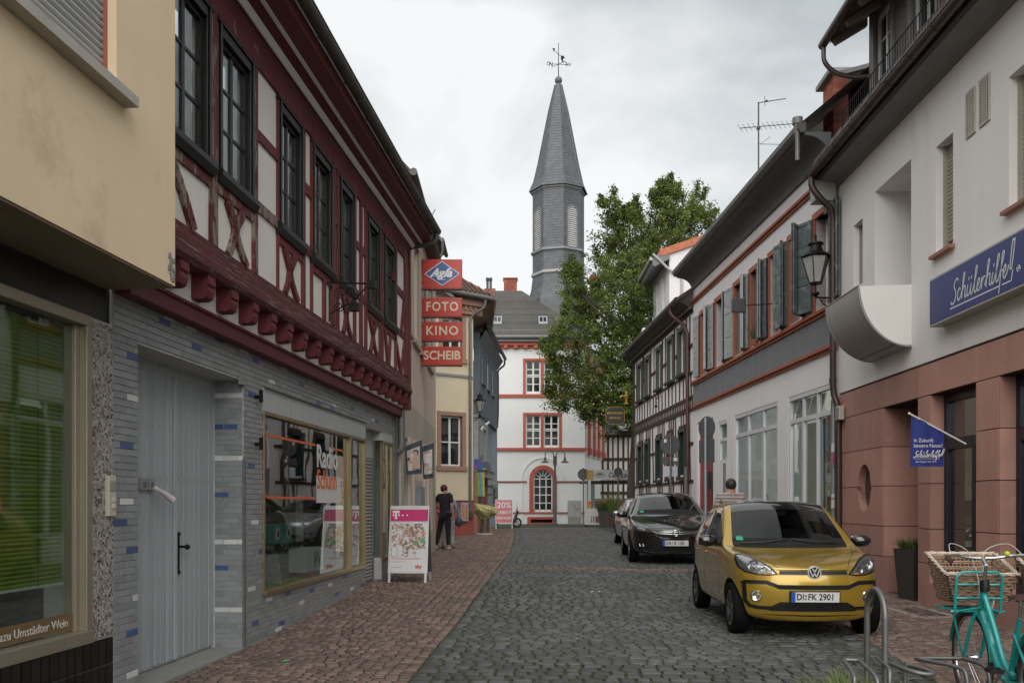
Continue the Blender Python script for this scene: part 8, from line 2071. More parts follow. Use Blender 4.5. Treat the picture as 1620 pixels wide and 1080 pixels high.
for p,q in(((-.026,.052),(0,.006)),((0,.006),(.026,.052)),((-.050,.030),(-.020,-.046)),((-.020,-.046),(0,-.004)),((0,-.004),(.020,-.046)),((.020,-.046),(.050,.030))):b.bar((p[0],-.012,p[1]),(q[0],-.012,q[1]),.011,.006,up=(0,1,0))
b.build('badge_letters',M_badge,bg_)
h=wp.cast(0,.475,'front',.012);number_plate(gold,'DI|FK 2901',h.y-.004,.475,R(4))
MB().box(-.27,.27,0,.04,-.065,.065).build('plate_carrier',M_bkplastic,gold,bevel=.004,loc=(0,h.y-.002,.475))
# hood and door gaps, handles, sills, windscreen frame, wipers
wp.strip('bonnet_gap',[(-.385,.762),(.385,.762)],.006,M_under,off=.0015,parent=gold)
wp.strip('bonnet_gap',[(.385,.12),(.46,.30),(.60,.60),(.70,.98)],.006,M_under,'top',.0015,gold,True)
for y_ in(1.22,2.20):wp.strip('door_gap',[(y_-.02,.96),(y_,.7),(y_+.0,.35),(y_+.04,.22)],.006,M_under,'left',.0015,gold,True)
wp.strip('door_gap',[(2.98,1.04),(2.92,.80),(2.70,.62),(2.62,.40),(2.60,.24)],.006,M_under,'left',.0015,gold,True)
for y_ in(2.02,2.78):
 for sg,dr in((-1,'left'),(1,'right')):
  h=wp.cast(y_,.86,dr,.012);b=MB();b.sphere((0,0,0),1,8,(.014,.085,.014));b.build('door_handle',M_goldcar,gold,smooth=True,loc=tuple(h))
wp.strip('side_trim',[(1.10,.985),(1.7,1.005),(2.2,1.02),(2.85,1.08)],.012,M_bkplastic,'left',.003,gold,True)
wp.strip('window_pillar',[(2.20,1.02),(2.20,1.40)],.09,M_bkplastic,'left',.003,gold,True)
wp.strip('front_sail',[(1.27,1.00),(1.30,1.12)],.10,M_bkplastic,'left',.003,gold,True)
side_mirror(gold,.80,1.32,1.035,M_blackroof)
for x0,x1 in((-.58,-.02),(.02,.55)):
 b=MB();
 pts=[wp.cast(x0+(x1-x0)*t,1.06-.03*math.sin(3.14*t),'top',.018)for t in np.linspace(0,1,8)]
 b.tube([tuple(p)for p in pts if p],.009,6);b.build('wiper',M_bkplastic,gold)
if 0:wp.patch('cowl',[(-.67,1.06),(-.4,.965),(0,.935),(.4,.965),(.67,1.06),(.62,1.13),(.3,1.02),(0,.99),(-.3,1.02),(-.62,1.13)],M_bkplastic,'top',.003,gold)
wp.strip('windscreen_rim',[(-.66,1.01),(.66,1.01)],.022,M_bkplastic,'front',.003,gold)
wp.patch('sticker',[(-.62,1.045),(-.54,1.045),(-.54,1.085),(-.58,1.095),(-.62,1.085)],mat('green_sticker',(.02,.30,.16),.4,.02),'front',.004,gold)
wp.patch('paper_on_dash',[(.34,1.075),(.50,1.06),(.46,1.09)],mat('blue_paper',(.03,.35,.60),.5),'front',-.03,gold)
b=MB();b.tube([(0.30,3.2,1.45),(.30,3.45,1.62)],.006,6);b.build('aerial',M_bkplastic,gold)
# --- the dark hatchback behind and the silver car behind it
def astra(name,loc,rz,label,paint,plate=None,chrome_grille=True):
 e=empty(name,loc,rz,label,'car')
 S=[ring(.30,[(.70,.18),(.78,.30),(.80,.45),(.80,.60),(.78,.68),(.72,.73),(.52,.735),(.28,.735),(0,.735)],[0,0,0,0,.02,.03,-.12,-.20,-.23]),
ring(.62,[(.80,.18),(.86,.30),(.885,.48),(.885,.66),(.86,.79),(.80,.835),(.60,.83),(.32,.845),(0,.85)],[0,0,0,0,0,0,-.08,-.12,-.14]),
ring(1.10,[(.82,.18),(.88,.30),(.900,.50),(.900,.74),(.875,.88),(.82,.915),(.64,.925),(.33,.945),(0,.95)]),
ring(1.40,[(.82,.18),(.88,.30),(.900,.52),(.900,.78),(.878,.915),(.82,.955),(.74,.975),(.38,1.0),(0,1.005)],[0,0,0,0,0,0,-.02,-.16,-.20]),
ring(1.48,[(.82,.18),(.88,.30),(.900,.52),(.900,.78),(.878,.925),(.80,.99),(.72,1.02),(.37,1.045),(0,1.05)],[0,0,0,0,0,0,-.02,-.16,-.20]),
ring(2.15,[(.82,.18),(.88,.30),(.900,.54),(.900,.82),(.872,.955),(.66,1.345),(.58,1.39),(.31,1.43),(0,1.44)],[0,0,0,0,0,.05,.02,-.06,-.08]),
ring(2.30,[(.82,.18),(.88,.30),(.900,.54),(.900,.82),(.872,.96),(.645,1.38),(.57,1.42),(.31,1.455),(0,1.465)],[0,0,0,0,0,.02,0,-.04,-.06]),
ring(2.62,[(.82,.18),(.88,.30),(.900,.54),(.900,.83),(.872,.975),(.64,1.40),(.565,1.44),(.31,1.475),(0,1.485)]),
ring(2.70,[(.82,.18),(.88,.30),(.900,.54),(.900,.83),(.872,.98),(.64,1.40),(.565,1.44),(.31,1.475),(0,1.485)]),
ring(3.35,[(.82,.18),(.88,.30),(.900,.58),(.900,.86),(.865,1.03),(.62,1.35),(.55,1.405),(.30,1.445),(0,1.455)]),
ring(3.85,[(.80,.20),(.86,.32),(.885,.60),(.87,.90),(.80,1.06),(.59,1.22),(.52,1.28),(.29,1.33),(0,1.34)]),
ring(4.25,[(.70,.24),(.76,.36),(.78,.62),(.76,.88),(.70,.98),(.56,1.04),(.48,1.06),(.27,1.08),(0,1.09)],[0,0,0,0,0,0,.03,.06,.08])]
 W_=[(sx_*.795,y_,.322)for sx_ in(-1,1)for y_ in(.93,3.59)]
 res,ms=car_mesh(name,S,([.06,.02,.0,-.01,.01],[0]*5),W_,.365,paint,paint,{'screen':[4],'roof':[5,6,7,8,9],'rear':[10],'side':[4,5,6,8,9],'rail':True})
 split_car(res,ms,e,{0:'body',1:'windscreen',2:'side_window',3:'roof',4:'rear_window',5:'wheel_housing'});w=Wrap(res)
 add_wheels(e,W_,.322,.205,5,mat('silver_rim',(.35,.35,.36),.25,.05,metal=.8))
 car_interior(e,1.55,.96,.74,(2.15,3.0),1.47,4.2)
 for sg in(1,-1):
  hp=[(.44,.665),(.47,.69),(.58,.715),(.70,.745),(.775,.775),(.785,.72),(.74,.675),(.64,.655),(.52,.645)]
  o=w.patch('headlight',[(x*sg,z)for x,z in hp],M_bkplastic,off=.004,parent=e)[0]
  w.patch('reflector',[(x*sg,z)for x,z in((.60,.672),(.60,.712),(.70,.735),(.755,.745),(.75,.70),(.70,.68))],M_reflector,off=.008,parent=o)
  w.patch('daylight_strip',[(x*sg,z)for x,z in((.45,.655),(.46,.672),(.59,.682),(.59,.665))],M_chrome,off=.009,parent=o)
  for k in range(3):w.patch('led',[(x*sg,z)for x,z in((.47+k*.04,.655),(.47+k*.04,.675),(.495+k*.04,.678),(.495+k*.04,.658))],M_lampglass,off=.012,parent=o)
  w.patch('fog_lamp',[(x*sg,z)for x,z in((.60,.37),(.60,.41),(.76,.43),(.76,.38))],M_bkplastic,off=.004,parent=e)
  for cx_ in(.635,.70):
   h=w.cast(cx_*sg,.397,'front',.010);b=MB();b.lathe([(.026,0),(.015,.008),(0,.006)],0,0,14,'y');b.build('fog_bulb',M_chrome,e,smooth=True,loc=tuple(h))
 if chrome_grille:
  w.patch('grille',[(-.46,.655),(-.34,.56),(-.20,.535),(.20,.535),(.34,.56),(.46,.655)],M_under,off=.004,parent=e)
  w.strip('chrome_wing',[(-.46,.662),(-.36,.628),(-.1,.616),(.1,.616),(.36,.628),(.46,.662)],.015,M_chromed,off=.010,parent=e)
  w.strip('chrome_wing',[(-.46,.674),(-.38,.660),(0,.656),(.38,.660),(.46,.674)],.015,M_chromed,off=.010,parent=e)
  w.strip('chrome_edge',[(-.42,.62),(-.36,.565),(-.22,.53),(.22,.53),(.36,.565),(.42,.62)],.014,M_chrome,off=.010,parent=e)
  h=w.cast(0,.635,'front',.012);b=MB();b.tube([(.058*math.cos(t),0,.058*math.sin(t))for t in np.linspace(0,6.283,24,endpoint=False)],.009,8,closed=True);bb=b.build('badge',M_chrome,e,smooth=True,loc=tuple(h))
  b=MB();b.prism([(-.055,-.012),(-.01,.004),(-.012,.012),(.055,.012),(.01,-.004),(.012,-.012)],'y',-.005,.005);b.build('badge_bolt',M_chrome,bb)
 w.patch('lower_intake',[(-.55,.26),(-.45,.36),(.45,.36),(.55,.26)],M_under,off=.004,parent=e)
 w.strip('chrome_lip',[(-.64,.30),(-.50,.245),(.50,.245),(.64,.30)],.009,M_chrome,off=.008,parent=e)
 w.strip('bonnet_gap',[(-.44,.712),(-.2,.722),(.2,.722),(.44,.712)],.006,M_under,off=.002,parent=e)
 w.strip('bonnet_gap',[(.46,.22),(.58,.42),(.74,.9),(.78,1.3)],.006,M_under,'top',.002,e,True)
 for y_ in(1.62,2.68):w.strip('door_gap',[(y_,.93),(y_+.02,.6),(y_+.05,.25)],.007,M_under,'left',.002,e,True)
 w.strip('window_chrome',[(1.6,.945),(2.6,.985),(3.4,1.03)],.014,M_chrome,'left',.004,e,True)
 w.strip('sill_trim',[(1.30,.24),(3.2,.24)],.03,M_chrome,'left',.004,e,True)
 w.strip('window_pillar',[(2.66,.99),(2.66,1.38)],.09,M_bkplastic,'left',.003,e,True)
 side_mirror(e,.86,1.72,.99,M_blackroof if chrome_grille else paint)
 w.strip('windscreen_rim',[(-.7,1.0),(.7,1.0)],.02,M_bkplastic,'front',.003,e)
 w.patch('sticker',[(-.62,1.03),(-.54,1.03),(-.54,1.065),(-.62,1.065)],MATS['green_sticker'],'front',.004,e)
 if plate:
  h=w.cast(0,.43,'front',.012);number_plate(e,plate,h.y-.01,.435,R(3));MB().box(-.27,.27,0,.05,-.065,.065).build('plate_carrier',M_bkplastic,e,loc=(0,h.y-.004,.435))
 return e
M_darkcar=mat('dark_brown_black_paint',(.007,.006,.006),.16,0,1,0,metal=.3,spec=.6,coat=1.0)
M_silver=mat('silver_car_paint',(.40,.41,.42),.28,.03,2,0,metal=.7,coat=1.0)
bh=astra('black_hatchback',(3.42,18.45,gz(3.5,20)),R(-4.0),'black hatchback with chrome grille wing parked behind the gold car',M_darkcar,'DA|X 150')
bh.scale=(1.03,1.03,1.05)
astra('silver_car',(4.12,25.0,gz(3.9,27)),R(-1.5),'silver car parked farthest back, mostly hidden behind the black hatchback',M_silver,None,False)
# ------------------------------------------------------------------ the tree in front of the hall
M_bark=mat('bark',(.07,.055,.042),.9,.25,8,.6,30)
M_leaf=mat('tree_leaf',(.17,.225,.055),.55,.25,.9,0,piece=.5,spec=.35)
TX,TY=6.5,47.0
tree=empty('broadleaf_tree',(TX,TY,.2),0,'large leafy green tree between the white hall and the timber house','tree')
rt=random.Random(77)
def tp(px,py,Y):return Vector(((px-810)*Y/1400,Y,1.5+(795-py)*Y/1400))
lobes=[(1062,305,14),(1058,335,28),(1100,335,24),(1082,362,40),(966,336,16),(968,372,30),(1020,372,34),(1012,410,52),(1058,400,50),(962,435,44),(912,455,20),(897,436,9),(1000,470,66),(925,492,40),(888,520,26),(955,520,58),(880,600,20),(908,575,36),(968,575,60),(925,625,34),(990,625,46),(886,638,17),(1000,662,26),(962,660,22),(926,655,13),(1025,560,55),(1050,480,60),(872,560,14),(1035,440,60),(1118,352,12),(1042,318,10),(995,345,10)]
def rot_w(v):return v
b=MB();trunk_top=Vector((TX+.1,TY,6.5))
P=spline([(TX,TY,.2),(TX-.1,TY,2.2),(TX+.05,TY+.1,4.4),tuple(trunk_top)],5)
b.tube([(p.x-TX,p.y-TY,p.z-.2)for p in P],[.36-.012*i for i in range(len(P))],10);b.build('trunk',M_bark,tree,smooth=True)
b=MB();centres=[]
for(px_,py_,r_)in lobes:
 Y=TY+rt.uniform(-2.0,2.2)*min(1,r_/40);c=tp(px_,py_,Y);rr=r_*TY/1400;centres.append((c,rr))
 start=trunk_top.lerp(Vector((TX,TY,12)),max(0,min(1,(c.z-7)/9)))
 mid=start.lerp(c,.5)+Vector((0,0,-.3));pts=spline([tuple(start),tuple(mid),tuple(c)],4)
 b.tube([(p.x-TX,p.y-TY,p.z-.2)for p in pts],[max(.02,.13-.012*i)for i in range(len(pts))],6)
b.tube([(0,0,6),(.1,.1,11),(.4,.2,16)],[.25,.15,.04],8)
for k in range(120):
 c,rr=rt.choice(centres);d=Vector((rt.gauss(0,1),rt.gauss(0,1),rt.gauss(.3,1))).normalized()*rr*rt.uniform(.7,1.05);p=c+d
 b.tube([(c.x-TX,c.y-TY,c.z-.2),(p.x-TX,p.y-TY,p.z-.2)],[.03,.008],4)
b.build('limbs',M_bark,tree)
nrng=np.random.RandomState(5);cl_c=[];cl_r=[]
for c,rr in centres:
 n=int(7+17*rr*rr)
 for k in range(n):
  d=Vector(nrng.normal(0,1,3));d.normalize();f=nrng.rand()**.5
  e_=nrng.uniform(1.1,1.5)if nrng.rand()<.22 else nrng.uniform(.8,1.0)
  p=c+Vector((d.x*rr*f*e_,d.y*max(rr,1.0)*1.15*f,d.z*rr*f*e_));cl_c.append(p);cl_r.append(nrng.uniform(.22,.50))
for k in range(170):
 c,rr=centres[int(nrng.rand()*len(centres))];a=nrng.rand()*6.283;up=nrng.uniform(.35,1.0);d=Vector((math.cos(a)*(1-up*.5),math.sin(a)*.5,up)).normalized();p0=c+d*rr*.75;L_=nrng.uniform(.3,1.1)
 for j in range(int(L_/.2)):p0=p0+(d+Vector((0,0,.5))).normalized()*.2;cl_c.append(p0.copy());cl_r.append(nrng.uniform(.12,.24))
cl_c=np.array(cl_c);cl_r=np.array(cl_r);per=92;N=len(cl_c)*per
cc=np.repeat(cl_c,per,0);rr_=np.repeat(cl_r,per);d=nrng.normal(0,1,(N,3));d/=np.linalg.norm(d,axis=1)[:,None]
pos=cc+nrng.normal(0,.52,(N,3))*rr_[:,None]*np.array([1.15,1.15,.8]);keep=~((pos[:,0]>6.9)&(pos[:,1]<44.4))&(pos[:,2]>4.5);pos=pos[keep];rnd_c=np.repeat(nrng.rand(len(cl_c)),per)[keep];N=len(pos)
nrm=nrng.normal(0,1,(N,3))+np.array([0,-.15,.7]);nrm/=np.linalg.norm(nrm,axis=1)[:,None];t1=np.cross(nrm,nrng.normal(0,1,(N,3)));t1/=np.linalg.norm(t1,axis=1)[:,None];t2=np.cross(nrm,t1)
sz=nrng.uniform(.028,.066,N)[:,None];L=1.35
V=np.stack([pos-t1*sz*L,pos+t2*sz*.75-nrm*sz*.12,pos+t1*sz*L-nrm*sz*.35,pos-t2*sz*.75-nrm*sz*.12],1).reshape(-1,3)-np.array([TX,TY,.2])
me=bpy.data.meshes.new('foliage');me.vertices.add(len(V));me.vertices.foreach_set('co',V.astype(np.float32).ravel());me.loops.add(4*N);me.loops.foreach_set('vertex_index',np.arange(4*N,dtype=np.int32));me.polygons.add(N)
me.polygons.foreach_set('loop_start',np.arange(0,4*N,4,dtype=np.int32));me.polygons.foreach_set('loop_total',np.full(N,4,dtype=np.int32));me.update()
at=me.attributes.new('rnd','FLOAT','FACE');at.data.foreach_set('value',((rnd_c*.7+nrng.rand(N)*.3)).astype(np.float32));me.materials.append(M_leaf)
o=bpy.data.objects.new('crown',me);COL.objects.link(o);o.parent=tree;o['kind']='stuff'
# leaf surface lets some light through
nt=M_leaf.node_tree;pb=nt.nodes['Principled BSDF'];tl=nt.nodes.new('ShaderNodeBsdfTranslucent');mxs=nt.nodes.new('ShaderNodeMixShader');mxs.inputs[0].default_value=.42
src=pb.inputs['Base Color'].links[0].from_socket;nt.links.new(src,tl.inputs[0]);out=nt.nodes['Material Output'];nt.links.new(pb.outputs[0],mxs.inputs[1]);nt.links.new(tl.outputs[0],mxs.inputs[2]);nt.links.new(mxs.outputs[0],out.inputs[0])
# ------------------------------------------------------------------ people
def skin_mesh(name,verts,edges,radii,m,parent=None,root=0,lev=2):
 me=bpy.data.meshes.new(name);me.from_pydata(verts,edges,[]);o=bpy.data.objects.new('tmp',me);COL.objects.link(o)
 sk=o.modifiers.new('skin','SKIN');sk.use_smooth_shade=True
 for i,r_ in enumerate(radii):
  v=me.skin_vertices[0].data[i];v.radius=r_ if isinstance(r_,tuple)else(r_,r_);v.use_root=(i==root)
 sb=o.modifiers.new('sub','SUBSURF');sb.levels=lev;sb.render_levels=lev
 dg=bpy.context.evaluated_depsgraph_get();res=bpy.data.meshes.new_from_object(o.evaluated_get(dg));bpy.data.objects.remove(o)
 res.name=name;res.materials.clear();res.materials.append(m);res.polygons.foreach_set('use_smooth',[True]*len(res.polygons))
 ob=bpy.data.objects.new(name,res);COL.objects.link(ob)
 if parent:ob.parent=parent
 return ob
def person(loc,rz,H,label,skin,hair,top,legs_m,shoe,pose,sleeve=.5,hair_len=0):
 """pose: dict of joints in metres for a 1.75 m figure, x to the figure's right, y forward is -y"""
 e=empty('person',loc,rz,label,'person');e.scale=(H/1.75,)*3
 J=dict(pelvis=(0,0,.95),spine=(0,0,1.15),chest=(0,0,1.36),neck=(0,0,1.49),head=(0,-.01,1.605),top_=(0,0,1.70),
shL=(-.17,0,1.43),elL=(-.22,.02,1.12),haL=(-.22,-.05,.87),fiL=(-.22,-.07,.78),shR=(.17,0,1.43),elR=(.22,.02,1.12),haR=(.22,-.05,.87),fiR=(.22,-.07,.78),
hiL=(-.09,0,.90),knL=(-.10,-.02,.50),anL=(-.10,.02,.09),toL=(-.11,-.13,.03),hiR=(.09,0,.90),knR=(.10,-.02,.50),anR=(.10,.02,.09),toR=(.11,-.13,.03))
 J.update(pose);K=list(J);ix={k:i for i,k in enumerate(K)}
 Rd=dict(pelvis=(.125,.095),spine=(.115,.085),chest=(.135,.09),neck=(.055,.058),head=(.082,.095),top_=(.055,.065),shL=.058,shR=.058,elL=.042,elR=.042,haL=.030,haR=.030,fiL=(.032,.018),fiR=(.032,.018),hiL=.085,hiR=.085,knL=.058,knR=.058,anL=.042,anR=.042,toL=(.035,.025),toR=(.035,.025))
 E_=[('pelvis','spine'),('spine','chest'),('chest','neck'),('neck','head'),('head','top_'),('chest','shL'),('shL','elL'),('elL','haL'),('haL','fiL'),('chest','shR'),('shR','elR'),('elR','haR'),('haR','fiR'),('pelvis','hiL'),('hiL','knL'),('knL','anL'),('anL','toL'),('pelvis','hiR'),('hiR','knR'),('knR','anR'),('anR','toR')]
 skin_mesh('body',[J[k]for k in K],[(ix[a],ix[b2])for a,b2 in E_],[Rd[k]for k in K],skin,e)
 def sub(name,keys,edges,rad,m,extra=None):
  ii={k:i for i,k in enumerate(keys)};pts=[J[k]if k in J else extra[k]for k in keys];return skin_mesh(name,pts,[(ii[a],ii[b2])for a,b2 in edges],rad,m,e)
 V3=lambda a:Vector(J[a])
 ex={'cuL':tuple(V3('shL').lerp(V3('elL'),sleeve*2)if sleeve<=.5 else V3('elL').lerp(V3('haL'),(sleeve-.5)*2)),'cuR':tuple(V3('shR').lerp(V3('elR'),sleeve*2)if sleeve<=.5 else V3('elR').lerp(V3('haR'),(sleeve-.5)*2)),'hem':tuple(V3('pelvis')+Vector((0,0,-.06)))}
 ks=['hem','pelvis','spine','chest','shL','shR','cuL','cuR','colr'];ex['colr']=tuple(V3('chest').lerp(V3('neck'),.95));ed=[('hem','pelvis'),('pelvis','spine'),('spine','chest'),('chest','colr'),('chest','shL'),('chest','shR')];rd=[(.16,.125),(.16,.12),(.145,.11),(.16,.112),.078,.078,.062,.062,.07]
 if sleeve>.5:ks+=['elL','elR'];ed+=[('shL','elL'),('elL','cuL'),('shR','elR'),('elR','cuR')];rd+=[.06,.06];rd[6]=rd[7]=.046
 else:ed+=[('shL','cuL'),('shR','cuR')]
 sub('shirt',ks,ed,rd,top,ex)
 ex2={'aL':tuple(V3('anL')+Vector((0,0,.02))),'aR':tuple(V3('anR')+Vector((0,0,.02)))}
 sub('trousers',['pelvis','hiL','knL','aL','hiR','knR','aR'],[('pelvis','hiL'),('hiL','knL'),('knL','aL'),('pelvis','hiR'),('hiR','knR'),('knR','aR')],[(.145,.12),.10,.074,.062,.10,.074,.062],legs_m,ex2)
 for s_ in 'LR':
  a,t=V3('an'+s_),V3('to'+s_);back=a+(a-t).normalized()*.06;back.z=.04
  skin_mesh('shoe',[tuple(back),(a.x,a.y,.05),tuple(t)],[(0,1),(1,2)],[(.038,.034),(.048,.042),(.042,.028)],shoe,e,1)
 hd_=V3('head');tp_=V3('top_');f=(0,.025,0)
 b=MB();b.sphere((hd_.x,hd_.y+.024,hd_.z+.035),1,10,(.094,.103,.108));b.build('hair',hair,e,smooth=True)
 b=MB();b.sphere((hd_.x,hd_.y-.098,hd_.z-.01),1,6,(.014,.022,.02));b.build('nose',skin,e,smooth=True)
 for sg in(-1,1):b=MB();b.sphere((hd_.x+sg*.083,hd_.y,hd_.z),1,6,(.012,.022,.032));b.build('ear',skin,e,smooth=True);b=MB();b.sphere((hd_.x+sg*.03,hd_.y-.086,hd_.z+.015),1,6,(.012,.008,.008));b.build('eye',mat('eye_dark',(.03,.02,.015),.2),e,smooth=True)
 b=MB();b.box(hd_.x-.025,hd_.x+.025,hd_.y-.094,hd_.y-.085,hd_.z-.055,hd_.z-.045);b.build('mouth',mat('lips',(.25,.08,.07),.5),e)
 # hands: palm at the end of the arm with four fingers and a thumb
 for s_,sg in(('L',-1),('R',1)):
  h_,f_=V3('ha'+s_),V3('fi'+s_);dr=(f_-h_).normalized();side=dr.cross(Vector((0,1,0)));side=side.normalized()if side.length>.1 else Vector((1,0,0));fw=side.cross(dr)
  b=MB()
  for k in range(4):
   o_=side*0+fw*((k-1.5)*.017);L_=[.062,.072,.068,.052][k];p0=f_+o_-dr*.01;b.tube([tuple(p0),tuple(p0+dr*L_*.55+side*.006*sg),tuple(p0+dr*L_+side*.022*sg)],[.009,.008,.006],6)
  p0=h_+dr*.03-fw*.025;b.tube([tuple(p0),tuple(p0+dr*.03-fw*.022),tuple(p0+dr*.06-fw*.024)],[.010,.009,.007],6);b.build('fingers',skin,e,smooth=True)
 return e
M_skin1=mat('skin_light',(.38,.22,.16),.6,.05);M_hair1=mat('hair_dark_red',(.045,.012,.010),.6,.3,30,.3,60)
M_hair2=mat('hair_dark_brown',(.022,.016,.013),.6,.3,30,.3,60)
M_blktee=mat('black_tshirt',(.016,.016,.022),.9,.15,6,.3,60);M_blktr=mat('black_trousers',(.010,.010,.011),.85,.15,6,.3,60)
M_shoe=mat('pale_shoe',(.40,.36,.33),.7,.1);M_shoeb=mat('dark_shoe',(.03,.03,.03),.6)
g=gz(-1.84,24.6)
p1=person((-1.86,24.6,g),R(180-25),1.82,'man in black T-shirt and black trousers seen from behind at the cream corner house',M_skin1,M_hair1,M_blktee,M_blktr,M_shoe,
dict(elR=(.36,-.02,1.20),haR=(.30,-.20,1.10),fiR=(.27,-.27,1.08),shR=(.19,0,1.43),knR=(.20,-.04,.50),anR=(.28,.0,.09),toR=(.33,-.14,.03),knL=(-.08,-.02,.50),anL=(-.12,.03,.09),toL=(-.14,-.11,.03),head=(.05,-.05,1.60),top_=(.05,-.04,1.70),neck=(.02,-.01,1.47)),sleeve=.33)
M_denim=mat('denim',(.17,.25,.33),.85,.2,9,.4,80)
p2=person((-1.79,25.2,g),R(180-10),1.60,'person in pale denim jacket and light grey trousers behind the man in black',M_skin1,M_hair2,M_denim,mat('light_grey_trousers',(.36,.36,.37),.85,.15,6,.3,60),M_shoeb,
dict(knR=(.16,.03,.50),anR=(.20,.02,.09),toR=(.20,-.12,.03),elL=(-.30,.03,1.12),haL=(-.32,-.02,.90),fiL=(-.32,-.04,.82)),sleeve=.95)
b=MB();b.sphere((0,0,0),1,8,(.12,.08,.13));b.tube([(-.02,0,.08),(-.03,.02,.5)],.008,5);hb=b.build('shoulder_bag',mat('dark_blue_bag',(.035,.045,.07),.7,.2,8),None,smooth=True,loc=(-1.50,24.95,g+.76));tag(hb,'small dark blue bag hanging beside the denim jacket','bag')
def striped(name,c1,c2,sc):
 m=mat(name,c1,.9,.08,10,.3,60);nt=m.node_tree;pb=nt.nodes['Principled BSDF'];t=nt.nodes.new('ShaderNodeTexCoord');w_=nt.nodes.new('ShaderNodeTexWave');w_.bands_direction='Z';w_.inputs['Scale'].default_value=sc;w_.inputs['Distortion'].default_value=.6;w_.inputs['Detail'].default_value=1
 nt.links.new(t.outputs['Object'],w_.inputs[0]);r_=nt.nodes.new('ShaderNodeValToRGB');r_.color_ramp.elements[0].position=.55;r_.color_ramp.elements[0].color=(*c1,1);r_.color_ramp.elements[1].position=.75;r_.color_ramp.elements[1].color=(*c2,1)
 nt.links.new(w_.outputs[0],r_.inputs[0]);nt.links.new(r_.outputs[0],pb.inputs['Base Color']);return m
person((4.03,16.3,gz(4.0,16.3)),R(180),1.83,'man with short dark hair in a grey and white striped shirt behind the gold car',M_skin1,M_hair2,striped('striped_knit',(.19,.15,.14),(.36,.33,.31),5.2),M_blktr,M_shoeb,dict(shL=(-.20,0,1.43),shR=(.20,0,1.43),elL=(-.27,0,1.12),elR=(.27,0,1.12)),sleeve=.9)
# ------------------------------------------------------------------ road signs on the right
def back_sign(x,y,ztop,zc,r,label,rz=0,plates=(),polem=None):
 g=gz(x,y);e=empty('road_sign',(x,y,g),rz,label,'road sign')
 MB().tube([(0,0,0),(0,0,ztop-g)],.032,10).build('post',polem or M_zinc,e,smooth=True)
 MB().lathe([(0,.035),(r,.035),(r+.008,.045),(r,.055),(0,.055)],0,zc-g,36,'y').build('disc',M_signgrey,e)
 for(x0,x1,z0,z1,m)in plates:MB().box(x0,x1,.035,.05,z0-g,z1-g).build('plate',m,e)
 return e
rs_=back_sign((1061-810)*27/1400,27,3.62,3.27,.30,'round road sign with red clamps seen from behind before the timber house',R(8),[(-.27,.27,2.68,2.90,M_signgrey)])
for z_ in(3.55,2.97,2.75):MB().tube([(0,0,z_-.23),(0,0,z_-.17)],.042,10).build('clamp',mat('clamp_red',(.35,.02,.03),.5),rs_)
MB().box(-.22,.22,.03,.036,2.30-.2,2.62-.2).build('paper_notice',mat('lilac_paper',(.48,.47,.55),.7),rs_)
MB().box(.1,.22,.028,.034,2.78-.2,2.88-.2).build('sticker',M_white,rs_);MB().box(-.20,-.12,.028,.034,3.34-.2,3.44-.2).build('sticker',M_white,rs_)
back_sign((1116-810)*21/1400,21,3.52,3.28,.27,'dark traffic signs on a bright grey post before the red door',R(-58),[(-.25,.25,2.45,3.0,M_signgrey)],mat('bright_galvanised',(.33,.36,.40),.4,.1,metal=.4))
gp=MB().tube([(0,0,0),(0,0,2.35)],.05,8).build('bollard_post',M_zinc,None,loc=((1085-810)*26/1400,26,.2));tag(gp,'plain grey metal post beside the brown downpipe of the timber house','post')
gp=MB().tube([(0,0,0),(0,0,2.2)],.03,8).build('thin_post',M_zinc,None,loc=((1146-810)*20/1400,20,.2));tag(gp,'thin grey post before the small tilted window of the white house','post')
